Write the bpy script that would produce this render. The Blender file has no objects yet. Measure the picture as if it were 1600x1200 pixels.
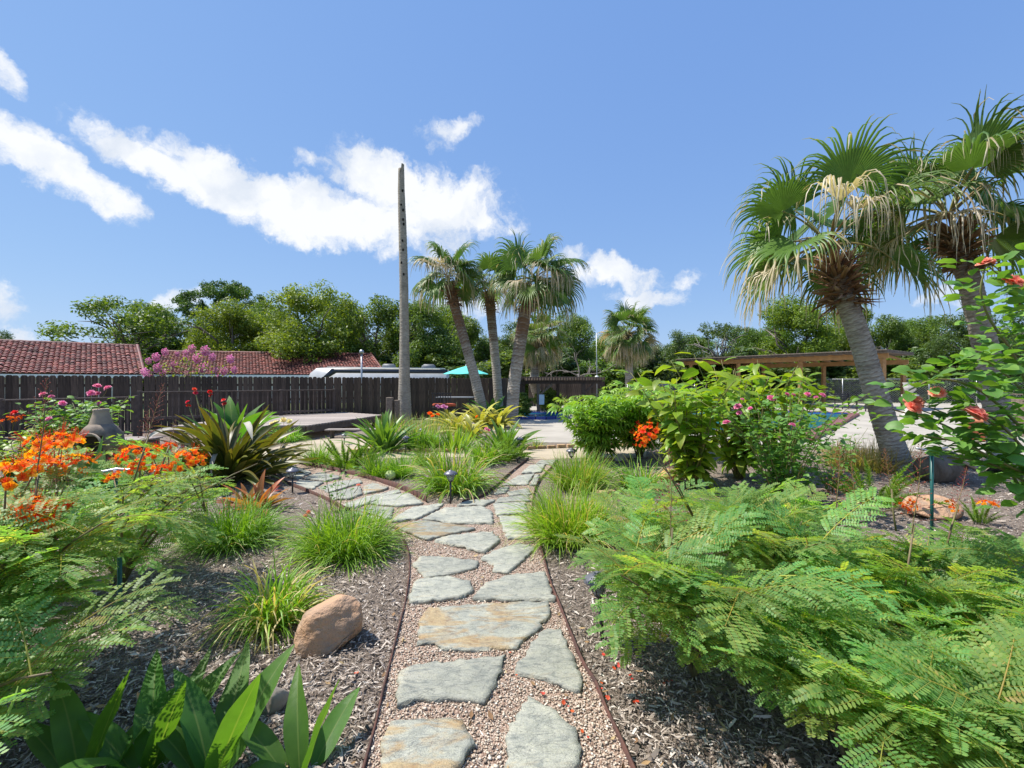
import bpy, bmesh, math, random
import numpy as np
from mathutils import Vector, Matrix, noise as mnoise

scene = bpy.context.scene
COL = scene.collection
FPX, EYE, HOR = 711.1, 1.6, 597.0           # focal length in photo pixels, eye height, horizon row

# ---------------------------------------------------------------- camera
cam_d = bpy.data.cameras.new('camera')
cam = bpy.data.objects.new('camera', cam_d)
COL.objects.link(cam)
cam_d.sensor_width = 36.0
cam_d.lens = 16.0
cam_d.clip_start = 0.05
cam_d.clip_end = 3000.0
cam_d.shift_y = -3.0 / 1600.0
cam.location = (0, 0, EYE)
cam.rotation_euler = (math.radians(90), 0, 0)
scene.camera = cam

# ---------------------------------------------------------------- sun, sky, exposure
SUN_EL = math.radians(60)
SUN_H = Vector((-0.97, 0.16, 0)).normalized()
SUN_DIR = Vector((SUN_H.x * math.cos(SUN_EL), SUN_H.y * math.cos(SUN_EL), math.sin(SUN_EL)))
sun_d = bpy.data.lights.new('sun', 'SUN')
sun_d.energy = 3.25
sun_d.angle = math.radians(0.55)
sun_d.color = (1.0, 0.95, 0.87)
sun = bpy.data.objects.new('sun', sun_d)
COL.objects.link(sun)
sun.rotation_euler = SUN_DIR.to_track_quat('Z', 'Y').to_euler()
sun.location = (-20, 10, 40)

scene.view_settings.view_transform = 'Standard'
scene.view_settings.look = 'None'
scene.view_settings.gamma = 1.0
scene.view_settings.use_curve_mapping = False
scene.view_settings.exposure = 1.12
SKY_STR = 0.12


def pdir(px, py):
    return Vector((px - 800.0, FPX, HOR - py)).normalized()


def make_world():
    w = bpy.data.worlds.new('World')
    scene.world = w
    w.use_nodes = True
    nt = w.node_tree
    nt.nodes.clear()
    N = nt.nodes.new
    L = nt.links.new
    out = N('ShaderNodeOutputWorld')
    bg = N('ShaderNodeBackground')
    bg.inputs['Strength'].default_value = SKY_STR
    sky = N('ShaderNodeTexSky')
    sky.sky_type = 'NISHITA'
    sky.sun_disc = False
    sky.sun_elevation = SUN_EL
    sky.sun_rotation = math.atan2(SUN_H.x, SUN_H.y)
    sky.altitude = 0
    sky.air_density = 1.0
    sky.dust_density = 0.15
    sky.ozone_density = 2.2
    tc = N('ShaderNodeTexCoord')

    def math_(op, a, b=None, clamp=False):
        n = N('ShaderNodeMath')
        n.operation = op
        n.use_clamp = clamp
        for i, v in enumerate((a, b)):
            if v is None:
                continue
            if isinstance(v, (int, float)):
                n.inputs[i].default_value = v
            else:
                L(v, n.inputs[i])
        return n.outputs[0]

    def dot(v, vec):
        n = N('ShaderNodeVectorMath')
        n.operation = 'DOT_PRODUCT'
        L(v, n.inputs[0])
        n.inputs[1].default_value = vec
        return n.outputs['Value']

    # direction, slightly warped so that cloud outlines are ragged
    wn = N('ShaderNodeTexNoise')
    wn.inputs['Scale'].default_value = 7.0
    wn.inputs['Detail'].default_value = 6.0
    wn.inputs['Roughness'].default_value = 0.62
    L(tc.outputs['Generated'], wn.inputs['Vector'])
    sub = N('ShaderNodeVectorMath'); sub.operation = 'SUBTRACT'
    L(wn.outputs['Color'], sub.inputs[0]); sub.inputs[1].default_value = (0.5, 0.5, 0.5)
    scl = N('ShaderNodeVectorMath'); scl.operation = 'SCALE'
    L(sub.outputs[0], scl.inputs[0]); scl.inputs['Scale'].default_value = 0.13
    addv = N('ShaderNodeVectorMath'); addv.operation = 'ADD'
    L(tc.outputs['Generated'], addv.inputs[0]); L(scl.outputs[0], addv.inputs[1])
    D = addv.outputs[0]
    # px, py, half length, half height, tilt in degrees (down to the right is negative), weight
    blobs = [
        (60, 245, 125, 62, -26, 1.1), (165, 310, 80, 40, -24, .9), (15, 215, 80, 52, -20, 1.0),
        (240, 250, 135, 42, -24, 1.05), (355, 285, 140, 64, -22, 1.15), (465, 322, 140, 68, -22, 1.2),
        (575, 355, 125, 52, -14, 1.0), (600, 278, 82, 66, -22, 1.15), (690, 322, 105, 66, 0, 1.05),
        (655, 365, 60, 34, 0, .65), (495, 248, 34, 16, -10, .5), (695, 198, 50, 26, 15, .5),
        (675, 222, 24, 14, 0, .5), (965, 434, 90, 27, -4, .9), (1015, 468, 65, 17, 0, .8), (1070, 436, 26, 18, 0, .6),
        (895, 402, 40, 20, 0, .55), (10, 475, 34, 34, 0, .75), (30, 523, 40, 14, 0, .7),
        (730, 478, 75, 26, 0, .7), (280, 475, 50, 22, 0, .6), (1480, 470, 50, 12, 10, .5),
        (-5, 95, 22, 40, 0, .7), (100, 215, 40, 16, -20, .5), (-260, 260, 160, 60, 10, 1.0),
        (2000, 330, 160, 50, 0, 1.0), (2500, 450, 200, 60, 0, .9)]
    field = None
    for (px, py, a, b, ang, wgt) in blobs:
        d = pdir(px, py)
        ca, sa = math.cos(math.radians(ang)), math.sin(math.radians(ang))
        e1 = pdir(px + a * ca, py - a * sa) - d
        e2 = pdir(px + b * sa, py + b * -ca) - d
        e1 = e1 - d * e1.dot(d)
        e2 = e2 - d * e2.dot(d)
        e2 = e2 - e1 * (e2.dot(e1) / e1.length_squared)
        c1 = dot(D, tuple(e1 / e1.length_squared))
        c2 = dot(D, tuple(e2 / e2.length_squared))
        r2 = math_('ADD', math_('MULTIPLY', c1, c1), math_('MULTIPLY', c2, c2))
        f = math_('SUBTRACT', 1.0, math_('MULTIPLY', r2, 0.62))
        f = math_('MULTIPLY', f, wgt)
        g_ = math_('GREATER_THAN', dot(D, tuple(d)), 0.2)
        f = math_('SUBTRACT', math_('MULTIPLY', f, g_), math_('MULTIPLY', math_('SUBTRACT', 1.0, g_), 1.3))
        f = math_('MAXIMUM', f, -1.3)
        field = f if field is None else math_('MAXIMUM', field, f)
    # scattered clouds in the half of the sky behind the viewer
    bn = N('ShaderNodeTexNoise')
    bn.inputs['Scale'].default_value = 3.0
    bn.inputs['Detail'].default_value = 3.0
    L(tc.outputs['Generated'], bn.inputs['Vector'])
    back = math_('MULTIPLY', math_('SUBTRACT', bn.outputs['Fac'], 0.56), 6.0)
    back = math_('MINIMUM', back, 0.8)
    sx = N('ShaderNodeSeparateXYZ'); L(tc.outputs['Generated'], sx.inputs[0])
    isback = math_('LESS_THAN', sx.outputs['Y'], 0.0)
    back = math_('SUBTRACT', math_('MULTIPLY', back, isback), math_('SUBTRACT', 1.0, isback))
    field = math_('MAXIMUM', field, back)
    fn = N('ShaderNodeTexNoise')
    fn.inputs['Scale'].default_value = 17.0
    fn.inputs['Detail'].default_value = 9.0
    fn.inputs['Roughness'].default_value = 0.62
    L(D, fn.inputs['Vector'])
    field = math_('ADD', field, math_('MULTIPLY', math_('SUBTRACT', fn.outputs['Fac'], 0.5), 2.0))
    mr = N('ShaderNodeMapRange')
    mr.interpolation_type = 'SMOOTHSTEP'
    mr.inputs['From Min'].default_value = 0.12
    mr.inputs['From Max'].default_value = 0.85
    L(field, mr.inputs['Value'])
    # cloud body colour: white with faintly bluish thick parts
    sn = N('ShaderNodeTexNoise')
    sn.inputs['Scale'].default_value = 8.0
    sn.inputs['Detail'].default_value = 5.0
    L(D, sn.inputs['Vector'])
    cr = N('ShaderNodeValToRGB')
    k = 1.0 / SKY_STR
    cr.color_ramp.elements[0].position = 0.34
    cr.color_ramp.elements[0].color = (0.33 * k, 0.365 * k, 0.42 * k, 1)
    cr.color_ramp.elements[1].position = 0.56
    cr.color_ramp.elements[1].color = (0.47 * k, 0.477 * k, 0.485 * k, 1)
    L(sn.outputs['Fac'], cr.inputs['Fac'])
    mix = N('ShaderNodeMix')
    mix.data_type = 'RGBA'
    L(math_('MULTIPLY', mr.outputs['Result'], 0.95), mix.inputs['Factor'])
    # soften the sky's range, channel by channel, to the even summer blue of the photograph
    sc_ = N('ShaderNodeSeparateColor')
    cc_ = N('ShaderNodeCombineColor')
    L(sky.outputs['Color'], sc_.inputs[0])
    for ch, (pw, gain) in enumerate(((0.53, 0.483), (0.42, 0.605), (0.22, 0.87))):
        v = math_('POWER', math_('MULTIPLY', sc_.outputs[ch], 0.1776), pw)
        L(math_('MULTIPLY', v, gain / (SKY_STR * 2 ** scene.view_settings.exposure)), cc_.inputs[ch])
    L(cc_.outputs[0], mix.inputs['A'])
    L(cr.outputs['Color'], mix.inputs['B'])
    L(mix.outputs['Result'], bg.inputs['Color'])
    L(bg.outputs['Background'], out.inputs['Surface'])


make_world()

# ---------------------------------------------------------------- helpers
RNG = np.random.default_rng(7)


def G(px, py, z=0.0):
    """ground point seen at a photo pixel"""
    d = FPX * (EYE - z) / (py - HOR)
    return ((px - 800.0) * d / FPX, d, z)


def A(px, py, d):
    """point at distance d seen at a photo pixel"""
    return ((px - 800.0) * d / FPX, d, EYE - (py - HOR) * d / FPX)


def mk_mesh(name, V, FL, mats=(), var=None, uv=None, smooth=False, midx=None):
    V = np.asarray(V, dtype=np.float32).reshape(-1, 3)
    FL = [np.asarray(f, dtype=np.int32) for f in FL if len(f)]
    me = bpy.data.meshes.new(name)
    me.vertices.add(len(V))
    me.vertices.foreach_set('co', V.ravel())
    idx = np.concatenate([f.ravel() for f in FL])
    cnt = np.concatenate([np.full(len(f), f.shape[1], dtype=np.int32) for f in FL])
    st = np.concatenate([[0], np.cumsum(cnt)[:-1]]).astype(np.int32)
    me.loops.add(len(idx))
    me.loops.foreach_set('vertex_index', idx)
    me.polygons.add(len(cnt))
    me.polygons.foreach_set('loop_start', st)
    if smooth:
        me.polygons.foreach_set('use_smooth', np.ones(len(cnt), dtype=bool))
    for m in mats:
        me.materials.append(m)
    if midx is not None:
        me.polygons.foreach_set('material_index', np.asarray(midx, dtype=np.int32))
    if var is not None:
        a = me.attributes.new('var', 'FLOAT', 'POINT')
        a.data.foreach_set('value', np.asarray(var, dtype=np.float32))
    if uv is not None:
        a = me.attributes.new('luv', 'FLOAT_VECTOR', 'POINT')
        a.data.foreach_set('vector', np.asarray(uv, dtype=np.float32).ravel())
    me.update(calc_edges=True)
    return me


class Acc:
    """collects shapes into one mesh"""

    def __init__(self):
        self.V, self.F, self.var, self.uv, self.mi = [], [], [], [], []
        self.n = 0

    def add(self, V, F, var=0.5, uv=None, mi=0):
        V = np.asarray(V, dtype=float).reshape(-1, 3)
        n = len(V)
        self.V.append(V)
        self.var.append(np.broadcast_to(np.asarray(var, dtype=float), (n,)))
        self.uv.append(np.zeros((n, 3)) if uv is None else np.asarray(uv, dtype=float))
        for f in (F if isinstance(F, list) else [F]):
            f = np.asarray(f, dtype=np.int64)
            if len(f):
                self.F.append(f + self.n)
                self.mi.append(np.full(len(f), mi))
        self.n += n
        return self

    def inst(self, T, R, P, var=None, mi=0):
        """T=(V,F,var,uv) template; R (N,3,3); P (N,3); var (N,) added to template var"""
        V, F, tv, uv = T
        N = len(P)
        if N == 0:
            return self
        VV = np.einsum('nij,vj->nvi', R, V) + P[:, None, :]
        nv = len(V)
        vv = np.tile(tv, (N, 1)) if var is None else tv[None, :] + np.asarray(var)[:, None]
        self.V.append(VV.reshape(-1, 3))
        self.var.append(vv.ravel())
        self.uv.append(np.tile(uv, (N, 1)))
        off = (np.arange(N) * nv)[:, None, None] + self.n
        for f in (F if isinstance(F, list) else [F]):
            ff = (f[None] + off).reshape(-1, f.shape[1])
            self.F.append(ff)
            self.mi.append(np.full(len(ff), mi))
        self.n += N * nv
        return self

    def mesh(self, name, mats, smooth=False):
        return mk_mesh(name, np.concatenate(self.V), self.F, mats, np.concatenate(self.var),
                       np.concatenate(self.uv), smooth, np.concatenate(self.mi))

    def obj(self, name, mats, parent=None, smooth=False):
        if not isinstance(mats, (list, tuple)):
            mats = [mats]
        return link(name, self.mesh(name, mats, smooth), parent)


def link(name, data, parent=None, loc=None, mat=None):
    o = bpy.data.objects.new(name, data)
    COL.objects.link(o)
    if parent is not None:
        o.parent = parent
    if mat is not None:
        o.matrix_basis = mat
    elif loc is not None:
        o.location = loc
    return o


def tag(o, label, cat, group=None):
    o['label'] = label
    o['category'] = cat
    if group:
        o['group'] = group
    return o


def thing(name, label, cat, loc=(0, 0, 0), rz=0.0, group=None):
    o = link(name, None, loc=loc)
    o.rotation_euler = (0, 0, rz)
    o.empty_display_size = 0.2
    return tag(o, label, cat, group)


def struct(o):
    o['kind'] = 'structure'
    return o


def stuff(o, label=None, cat=None):
    o['kind'] = 'stuff'
    if label:
        tag(o, label, cat)
    return o


def m4(R, p, s=1.0):
    M = Matrix.Identity(4)
    for i in range(3):
        for j in range(3):
            M[i][j] = float(R[i][j]) * s
        M[i][3] = float(p[i])
    return M


def nrm(v):
    v = np.asarray(v, dtype=float)
    return v / (np.linalg.norm(v, axis=-1, keepdims=True) + 1e-12)


def frames(D, roll=None, up=(0, 0, 1.0)):
    """D (N,3) directions -> (N,3,3), column Y along D, Z as near to up as can be"""
    D = nrm(np.atleast_2d(D))
    U = np.broadcast_to(np.asarray(up, float), D.shape).copy()
    bad = np.abs(np.sum(U * D, 1)) > 0.995
    U[bad] = (0, -1.0, 0.01)
    X = nrm(np.cross(D, U))
    Z = np.cross(X, D)
    if roll is not None:
        c, s = np.cos(roll)[:, None], np.sin(roll)[:, None]
        X, Z = X * c + Z * s, Z * c - X * s
    return np.stack([X, D, Z], axis=2)


def azel(az, el):
    az, el = np.asarray(az, float), np.asarray(el, float)
    return np.stack([np.cos(az) * np.cos(el), np.sin(az) * np.cos(el), np.sin(el)], -1)


def boxV(sx, sy, sz, c=(0, 0, 0), rz=0.0):
    V = np.array([(x, y, z) for z in (-.5, .5) for y in (-.5, .5) for x in (-.5, .5)]) * (sx, sy, sz)
    if rz:
        cs, sn = math.cos(rz), math.sin(rz)
        V = V @ np.array([[cs, sn, 0], [-sn, cs, 0], [0, 0, 1]])
    F = np.array([(0, 2, 3, 1), (4, 5, 7, 6), (0, 1, 5, 4), (1, 3, 7, 5), (3, 2, 6, 7), (2, 0, 4, 6)])
    return V + np.array(c), F


def bevel_box(sx, sy, sz, w=0.008, seg=1):
    bm = bmesh.new()
    bmesh.ops.create_cube(bm, size=1.0)
    bmesh.ops.scale(bm, vec=(sx, sy, sz), verts=bm.verts)
    bmesh.ops.bevel(bm, geom=list(bm.edges), offset=w, segments=seg, affect='EDGES')
    return bm


def bm_obj(name, bm, mats, parent=None, loc=None, mat=None, smooth=False):
    me = bpy.data.meshes.new(name)
    bm.to_mesh(me)
    bm.free()
    for m in (mats if isinstance(mats, (list, tuple)) else [mats]):
        me.materials.append(m)
    if smooth:
        for p in me.polygons:
            p.use_smooth = True
    return link(name, me, parent, loc, mat)


def beam(name, p0, p1, w, h, m, parent=None, bev=0.006):
    """squared timber from p0 to p1"""
    p0, p1 = np.array(p0, float), np.array(p1, float)
    d = p1 - p0
    R = frames(d)[0]
    return bm_obj(name, bevel_box(w, float(np.linalg.norm(d)), h, bev), m, parent, mat=m4(R, (p0 + p1) / 2))


def tube(pts, rad, sides=8, cap=True):
    pts = np.asarray(pts, float)
    n = len(pts)
    rad = np.broadcast_to(np.asarray(rad, float), (n,))
    T = nrm(np.gradient(pts, axis=0))
    ref = np.array([0.31, 0.95, 0.05]) if abs(T[0][2]) > 0.8 else np.array([0, 0, 1.0])
    V = []
    a = np.linspace(0, 2 * np.pi, sides, endpoint=False)
    for i in range(n):
        X = nrm(np.cross(T[i], ref))
        Y = np.cross(T[i], X)
        V.append(pts[i] + rad[i] * (np.cos(a)[:, None] * X + np.sin(a)[:, None] * Y))
    V = np.concatenate(V)
    i, j = np.meshgrid(np.arange(n - 1), np.arange(sides), indexing='ij')
    i, j = i.ravel(), j.ravel()
    k = (j + 1) % sides
    F = [np.stack([i * sides + j, i * sides + k, (i + 1) * sides + k, (i + 1) * sides + j], 1)]
    if cap:
        F.append(np.array([list(range(sides))[::-1], list(range((n - 1) * sides, n * sides))]))
    return V, F


def lathe(prof, sides=20):
    prof = np.asarray(prof, float)
    a = np.linspace(0, 2 * np.pi, sides, endpoint=False)
    V = np.concatenate([np.stack([r * np.cos(a), r * np.sin(a), np.full(sides, z)], 1) for r, z in prof])
    n = len(prof)
    i, j = np.meshgrid(np.arange(n - 1), np.arange(sides), indexing='ij')
    i, j = i.ravel(), j.ravel()
    k = (j + 1) % sides
    return V, [np.stack([i * sides + j, i * sides + k, (i + 1) * sides + k, (i + 1) * sides + j], 1)]


def inpoly(x, y, poly):
    poly = np.asarray(poly, float)[:, :2]
    ins = np.zeros(len(x), bool)
    j = len(poly) - 1
    for i in range(len(poly)):
        xi, yi = poly[i]
        xj, yj = poly[j]
        c = ((yi > y) != (yj > y)) & (x < (xj - xi) * (y - yi) / (yj - yi + 1e-12) + xi)
        ins ^= c
        j = i
    return ins


# ---------------------------------------------------------------- materials
MATS = {}
ALB = 1.22                                     # shadow fill put into the colours: all surfaces a little lighter


def br(c, k=None, cap=0.86):
    return tuple(min(cap, x * (k or ALB)) for x in c[:3])


def nodes_of(name):
    m = bpy.data.materials.new(name)
    m.use_nodes = True
    nt = m.node_tree
    b = nt.nodes['Principled BSDF']
    MATS[name] = m
    return m, nt, b


def ramp(nt, fac, stops):
    r = nt.nodes.new('ShaderNodeValToRGB')
    el = r.color_ramp.elements
    while len(el) < len(stops):
        el.new(0.5)
    for e, (p, c) in zip(el, stops):
        e.position = p
        e.color = (c[0], c[1], c[2], 1)
    nt.links.new(fac, r.inputs['Fac'])
    return r.outputs['Color']


def noise(nt, vec, scale, detail=4.0, rough=0.55, dist=0.0):
    n = nt.nodes.new('ShaderNodeTexNoise')
    n.inputs['Scale'].default_value = scale
    n.inputs['Detail'].default_value = detail
    n.inputs['Roughness'].default_value = rough
    n.inputs['Distortion'].default_value = dist
    if vec is not None:
        nt.links.new(vec, n.inputs['Vector'])
    return n.outputs['Fac']


def mapping(nt, out, scale=(1, 1, 1), rot=(0, 0, 0)):
    mp = nt.nodes.new('ShaderNodeMapping')
    mp.inputs['Scale'].default_value = scale
    mp.inputs['Rotation'].default_value = rot
    nt.links.new(out, mp.inputs['Vector'])
    return mp.outputs['Vector']


def mixc(nt, fac, a, b, mode='MIX'):
    n = nt.nodes.new('ShaderNodeMix')
    n.data_type = 'RGBA'
    n.blend_type = mode
    for sock, v in ((n.inputs['Factor'], fac), (n.inputs['A'], a), (n.inputs['B'], b)):
        if isinstance(v, (int, float)):
            sock.default_value = v
        elif isinstance(v, tuple):
            sock.default_value = (v[0], v[1], v[2], 1)
        else:
            nt.links.new(v, sock)
    return n.outputs['Result']


def mth(nt, op, a, b=0.0, clamp=False):
    n = nt.nodes.new('ShaderNodeMath')
    n.operation = op
    n.use_clamp = clamp
    for i, v in enumerate((a, b)):
        if isinstance(v, (int, float)):
            n.inputs[i].default_value = v
        else:
            nt.links.new(v, n.inputs[i])
    return n.outputs[0]


def bump(nt, b, h, strength=0.4, dist=0.02):
    bn = nt.nodes.new('ShaderNodeBump')
    bn.inputs['Strength'].default_value = strength
    bn.inputs['Distance'].default_value = dist
    nt.links.new(h, bn.inputs['Height'])
    nt.links.new(bn.outputs['Normal'], b.inputs['Normal'])


def coord(nt, kind='Object'):
    return nt.nodes.new('ShaderNodeTexCoord').outputs[kind]


def objrand(nt):
    return nt.nodes.new('ShaderNodeObjectInfo').outputs['Random']


def attr(nt, name, out='Fac'):
    a = nt.nodes.new('ShaderNodeAttribute')
    a.attribute_name = name
    return a.outputs[out]


def pmat(name, c1, c2=None, scale=6.0, rough=0.8, bstr=0.0, bscale=40.0, metal=0.0, spec=0.4, stretch=(1, 1, 1),
         rand=0.0, bdist=0.01, co='Object', detail=5.0, lo=0.35, hi=0.65):
    m, nt, b = nodes_of(name)
    b.inputs['Roughness'].default_value = rough
    b.inputs['Metallic'].default_value = metal
    b.inputs['Specular IOR Level'].default_value = spec
    v = mapping(nt, coord(nt, co), stretch)
    if c2 is None:
        c2 = tuple(x * 0.8 for x in c1)
    c1, c2 = br(c1), br(c2)
    c = ramp(nt, noise(nt, v, scale, detail), [(lo, c1), (hi, c2)])
    if rand:
        f = mth(nt, 'ADD', mth(nt, 'MULTIPLY', objrand(nt), 2 * rand), 1 - rand)
        hs = nt.nodes.new('ShaderNodeHueSaturation')
        nt.links.new(f, hs.inputs['Value'])
        nt.links.new(c, hs.inputs['Color'])
        c = hs.outputs['Color']
    nt.links.new(c, b.inputs['Base Color'])
    if bstr:
        bump(nt, b, noise(nt, v, bscale, 5.0, 0.6), bstr, bdist)
    return m


def leafmat(name, stops, transl=0.35, rough=0.42, rib=None, spec=0.45, rand=0.16, vein=0.0, hue=0.012, tint=(1.9, 1.75, 0.55)):
    """leaf: colour by the 'var' attribute, light midrib, some light passes through"""
    m, nt, b = nodes_of(name)
    v = attr(nt, 'var')
    c = ramp(nt, v, [(p_, br(c_)) for p_, c_ in stops])
    hs = nt.nodes.new('ShaderNodeHueSaturation')
    r = objrand(nt)
    nt.links.new(mth(nt, 'ADD', mth(nt, 'MULTIPLY', r, 2 * rand), 1 - rand), hs.inputs['Value'])
    r2 = mth(nt, 'FRACT', mth(nt, 'MULTIPLY', r, 7.31))
    nt.links.new(mth(nt, 'ADD', mth(nt, 'MULTIPLY', r2, 2 * hue), 0.5 - hue), hs.inputs['Hue'])
    nt.links.new(c, hs.inputs['Color'])
    c = hs.outputs['Color']
    bl = noise(nt, coord(nt, 'Object'), 14.0, 4.0)
    c = mixc(nt, 0.35, c, ramp(nt, bl, [(0.3, (0.55, 0.6, 0.5)), (0.7, (1.25, 1.2, 1.1))]), 'MULTIPLY')
    if rib is not None:
        luv = attr(nt, 'luv', 'Vector')
        sp = nt.nodes.new('ShaderNodeSeparateXYZ')
        nt.links.new(luv, sp.inputs[0])
        au = mth(nt, 'ABSOLUTE', sp.outputs['X'])
        mr = mth(nt, 'SUBTRACT', 1.0, mth(nt, 'MULTIPLY', au, 11.0), True)
        c = mixc(nt, mr, c, rib)
        if vein:
            w = nt.nodes.new('ShaderNodeTexWave')
            w.inputs['Scale'].default_value = vein
            w.inputs['Distortion'].default_value = 0.4
            w.bands_direction = 'Y'
            cm = nt.nodes.new('ShaderNodeCombineXYZ')
            nt.links.new(mth(nt, 'SUBTRACT', sp.outputs['Y'], mth(nt, 'MULTIPLY', au, 0.12)), cm.inputs['Y'])
            nt.links.new(cm.outputs[0], w.inputs['Vector'])
            bump(nt, b, w.outputs['Fac'], 0.25, 0.004)
    nt.links.new(c, b.inputs['Base Color'])
    b.inputs['Roughness'].default_value = rough
    b.inputs['Specular IOR Level'].default_value = spec
    tr = nt.nodes.new('ShaderNodeBsdfTranslucent')
    tc_ = mixc(nt, 1.0, c, tint, 'MULTIPLY')
    nt.links.new(tc_, tr.inputs['Color'])
    mx = nt.nodes.new('ShaderNodeMixShader')
    mx.inputs[0].default_value = transl
    nt.links.new(b.outputs[0], mx.inputs[1])
    nt.links.new(tr.outputs[0], mx.inputs[2])
    nt.links.new(mx.outputs[0], nt.nodes['Material Output'].inputs['Surface'])
    return m

# ground materials
def mat_mulch():
    m, nt, b = nodes_of('mulch')
    co = coord(nt)
    n1 = noise(nt, mapping(nt, co, (1, 3.5, 1), (0, 0, 0.6)), 26, 6, 0.7, 1.5)
    n2 = noise(nt, mapping(nt, co, (3.5, 1, 1), (0, 0, 0.3)), 24, 6, 0.7, 1.5)
    n3 = noise(nt, co, 1.2, 4)
    f = mth(nt, 'MAXIMUM', n1, n2)
    c = ramp(nt, f, [(0.38, (0.05, 0.039, 0.032)), (0.5, (0.16, 0.134, 0.115)), (0.6, (0.31, 0.275, 0.25)), (0.72, (0.50, 0.47, 0.44))])
    c = mixc(nt, 0.5, c, ramp(nt, n3, [(0.35, (0.75, 0.7, 0.66)), (0.65, (1.2, 1.15, 1.1))]), 'MULTIPLY')
    c = mixc(nt, 1.0, c, (1.12, 1.05, 0.95), 'MULTIPLY')
    nt.links.new(c, b.inputs['Base Color'])
    b.inputs['Roughness'].default_value = 0.9
    bump(nt, b, f, 0.9, 0.03)
    return m


def mat_gravel():
    m, nt, b = nodes_of('pea_gravel')
    co = coord(nt)
    vo = nt.nodes.new('ShaderNodeTexVoronoi')
    vo.inputs['Scale'].default_value = 95
    nt.links.new(co, vo.inputs['Vector'])
    sp = nt.nodes.new('ShaderNodeSeparateColor')
    nt.links.new(vo.outputs['Color'], sp.inputs[0])
    c = ramp(nt, sp.outputs[0], [(0.0, (0.24, 0.155, 0.115)), (0.35, (0.38, 0.27, 0.21)), (0.7, (0.47, 0.37, 0.30)), (1.0, (0.54, 0.47, 0.41))])
    dk = ramp(nt, vo.outputs['Distance'], [(0.3, (1, 1, 1)), (0.75, (0.35, 0.3, 0.28))])
    c = mixc(nt, 1.0, c, dk, 'MULTIPLY')
    c = mixc(nt, 1.0, c, (1.15, 1.13, 1.08), 'MULTIPLY')
    nt.links.new(c, b.inputs['Base Color'])
    b.inputs['Roughness'].default_value = 0.8
    bump(nt, b, mth(nt, 'SUBTRACT', 1.0, vo.outputs['Distance']), 0.7, 0.01)
    return m


def mat_flag(name, ochre):
    m, nt, b = nodes_of(name)
    co = coord(nt)
    gr = coord(nt, 'Object')
    n1 = noise(nt, co, 3.5, 6, 0.6, 0.6)
    n2 = noise(nt, mapping(nt, co, (1, 2.6, 1), (0, 0, 0.5)), 9, 7, 0.65, 1.2)
    c = ramp(nt, n1, [(0.3, (0.185, 0.19, 0.168)), (0.5, (0.27, 0.27, 0.232)), (0.68, (0.345, 0.335, 0.28))])
    c = mixc(nt, 0.8, c, ramp(nt, n2, [(0.36, (0.5, 0.54, 0.58)), (0.48, (1.0, 1.0, 1.0)), (0.66, (1.2, 1.18, 1.1))]), 'MULTIPLY')
    st = noise(nt, mapping(nt, co, (0.8, 2.0, 1), (0, 0, 0.35)), 3.0, 5, 0.6, 0.8)
    lo = 0.47 if ochre else 0.6
    sf = ramp(nt, st, [(lo, (0, 0, 0)), (lo + 0.1, (1, 1, 1))])
    c = mixc(nt, mth(nt, 'MULTIPLY', sf, 0.75 if ochre else 0.4), c, ramp(nt, n2, [(0.3, (0.24, 0.125, 0.04)), (0.7, (0.34, 0.25, 0.12))]))
    cr_ = mth(nt, 'ABSOLUTE', mth(nt, 'SUBTRACT', noise(nt, mapping(nt, co, (1, 1.8, 1), (0, 0, 1.1)), 4.5, 5, 0.6, 1.4), 0.5))
    c = mixc(nt, mth(nt, 'SUBTRACT', 0.75, mth(nt, 'MULTIPLY', cr_, 75.0), True), c, (0.09, 0.09, 0.085))
    gr_ = noise(nt, co, 170, 3, 0.7)
    c = mixc(nt, 0.5, c, ramp(nt, gr_, [(0.36, (0.6, 0.6, 0.6)), (0.5, (1, 1, 1)), (0.64, (1.3, 1.28, 1.22))]), 'MULTIPLY')
    dk = noise(nt, co, 4.2, 3, 0.5, 0.4)
    c = mixc(nt, mth(nt, 'MULTIPLY', ramp(nt, dk, [(0.6, (0, 0, 0)), (0.72, (1, 1, 1))]), 0.45), c, (0.12, 0.13, 0.14))
    hs = nt.nodes.new('ShaderNodeHueSaturation')
    nt.links.new(mth(nt, 'ADD', mth(nt, 'MULTIPLY', objrand(nt), 0.3), 0.85), hs.inputs['Value'])
    nt.links.new(c, hs.inputs['Color'])
    nt.links.new(mixc(nt, 1.0, hs.outputs['Color'], (1.27, 1.28, 1.26), 'MULTIPLY'), b.inputs['Base Color'])
    b.inputs['Roughness'].default_value = 0.72
    # layered, cleft surface: terraces of a stretched noise, hairline cracks, grit
    lay = noise(nt, mapping(nt, co, (1, 2.2, 1), (0, 0, 0.9)), 5.5, 6, 0.6, 0.8)
    ter = mth(nt, 'ADD', lay, mth(nt, 'MULTIPLY', mth(nt, 'FRACT', mth(nt, 'MULTIPLY', lay, 9.0)), -0.06))
    grit = noise(nt, co, 150, 3, 0.7)
    h = mth(nt, 'ADD', mth(nt, 'MULTIPLY', ter, 3.2), mth(nt, 'ADD', mth(nt, 'MULTIPLY', n2, 0.8), mth(nt, 'MULTIPLY', grit, 0.35)))
    bump(nt, b, h, 0.75, 0.016)
    return m


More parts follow.
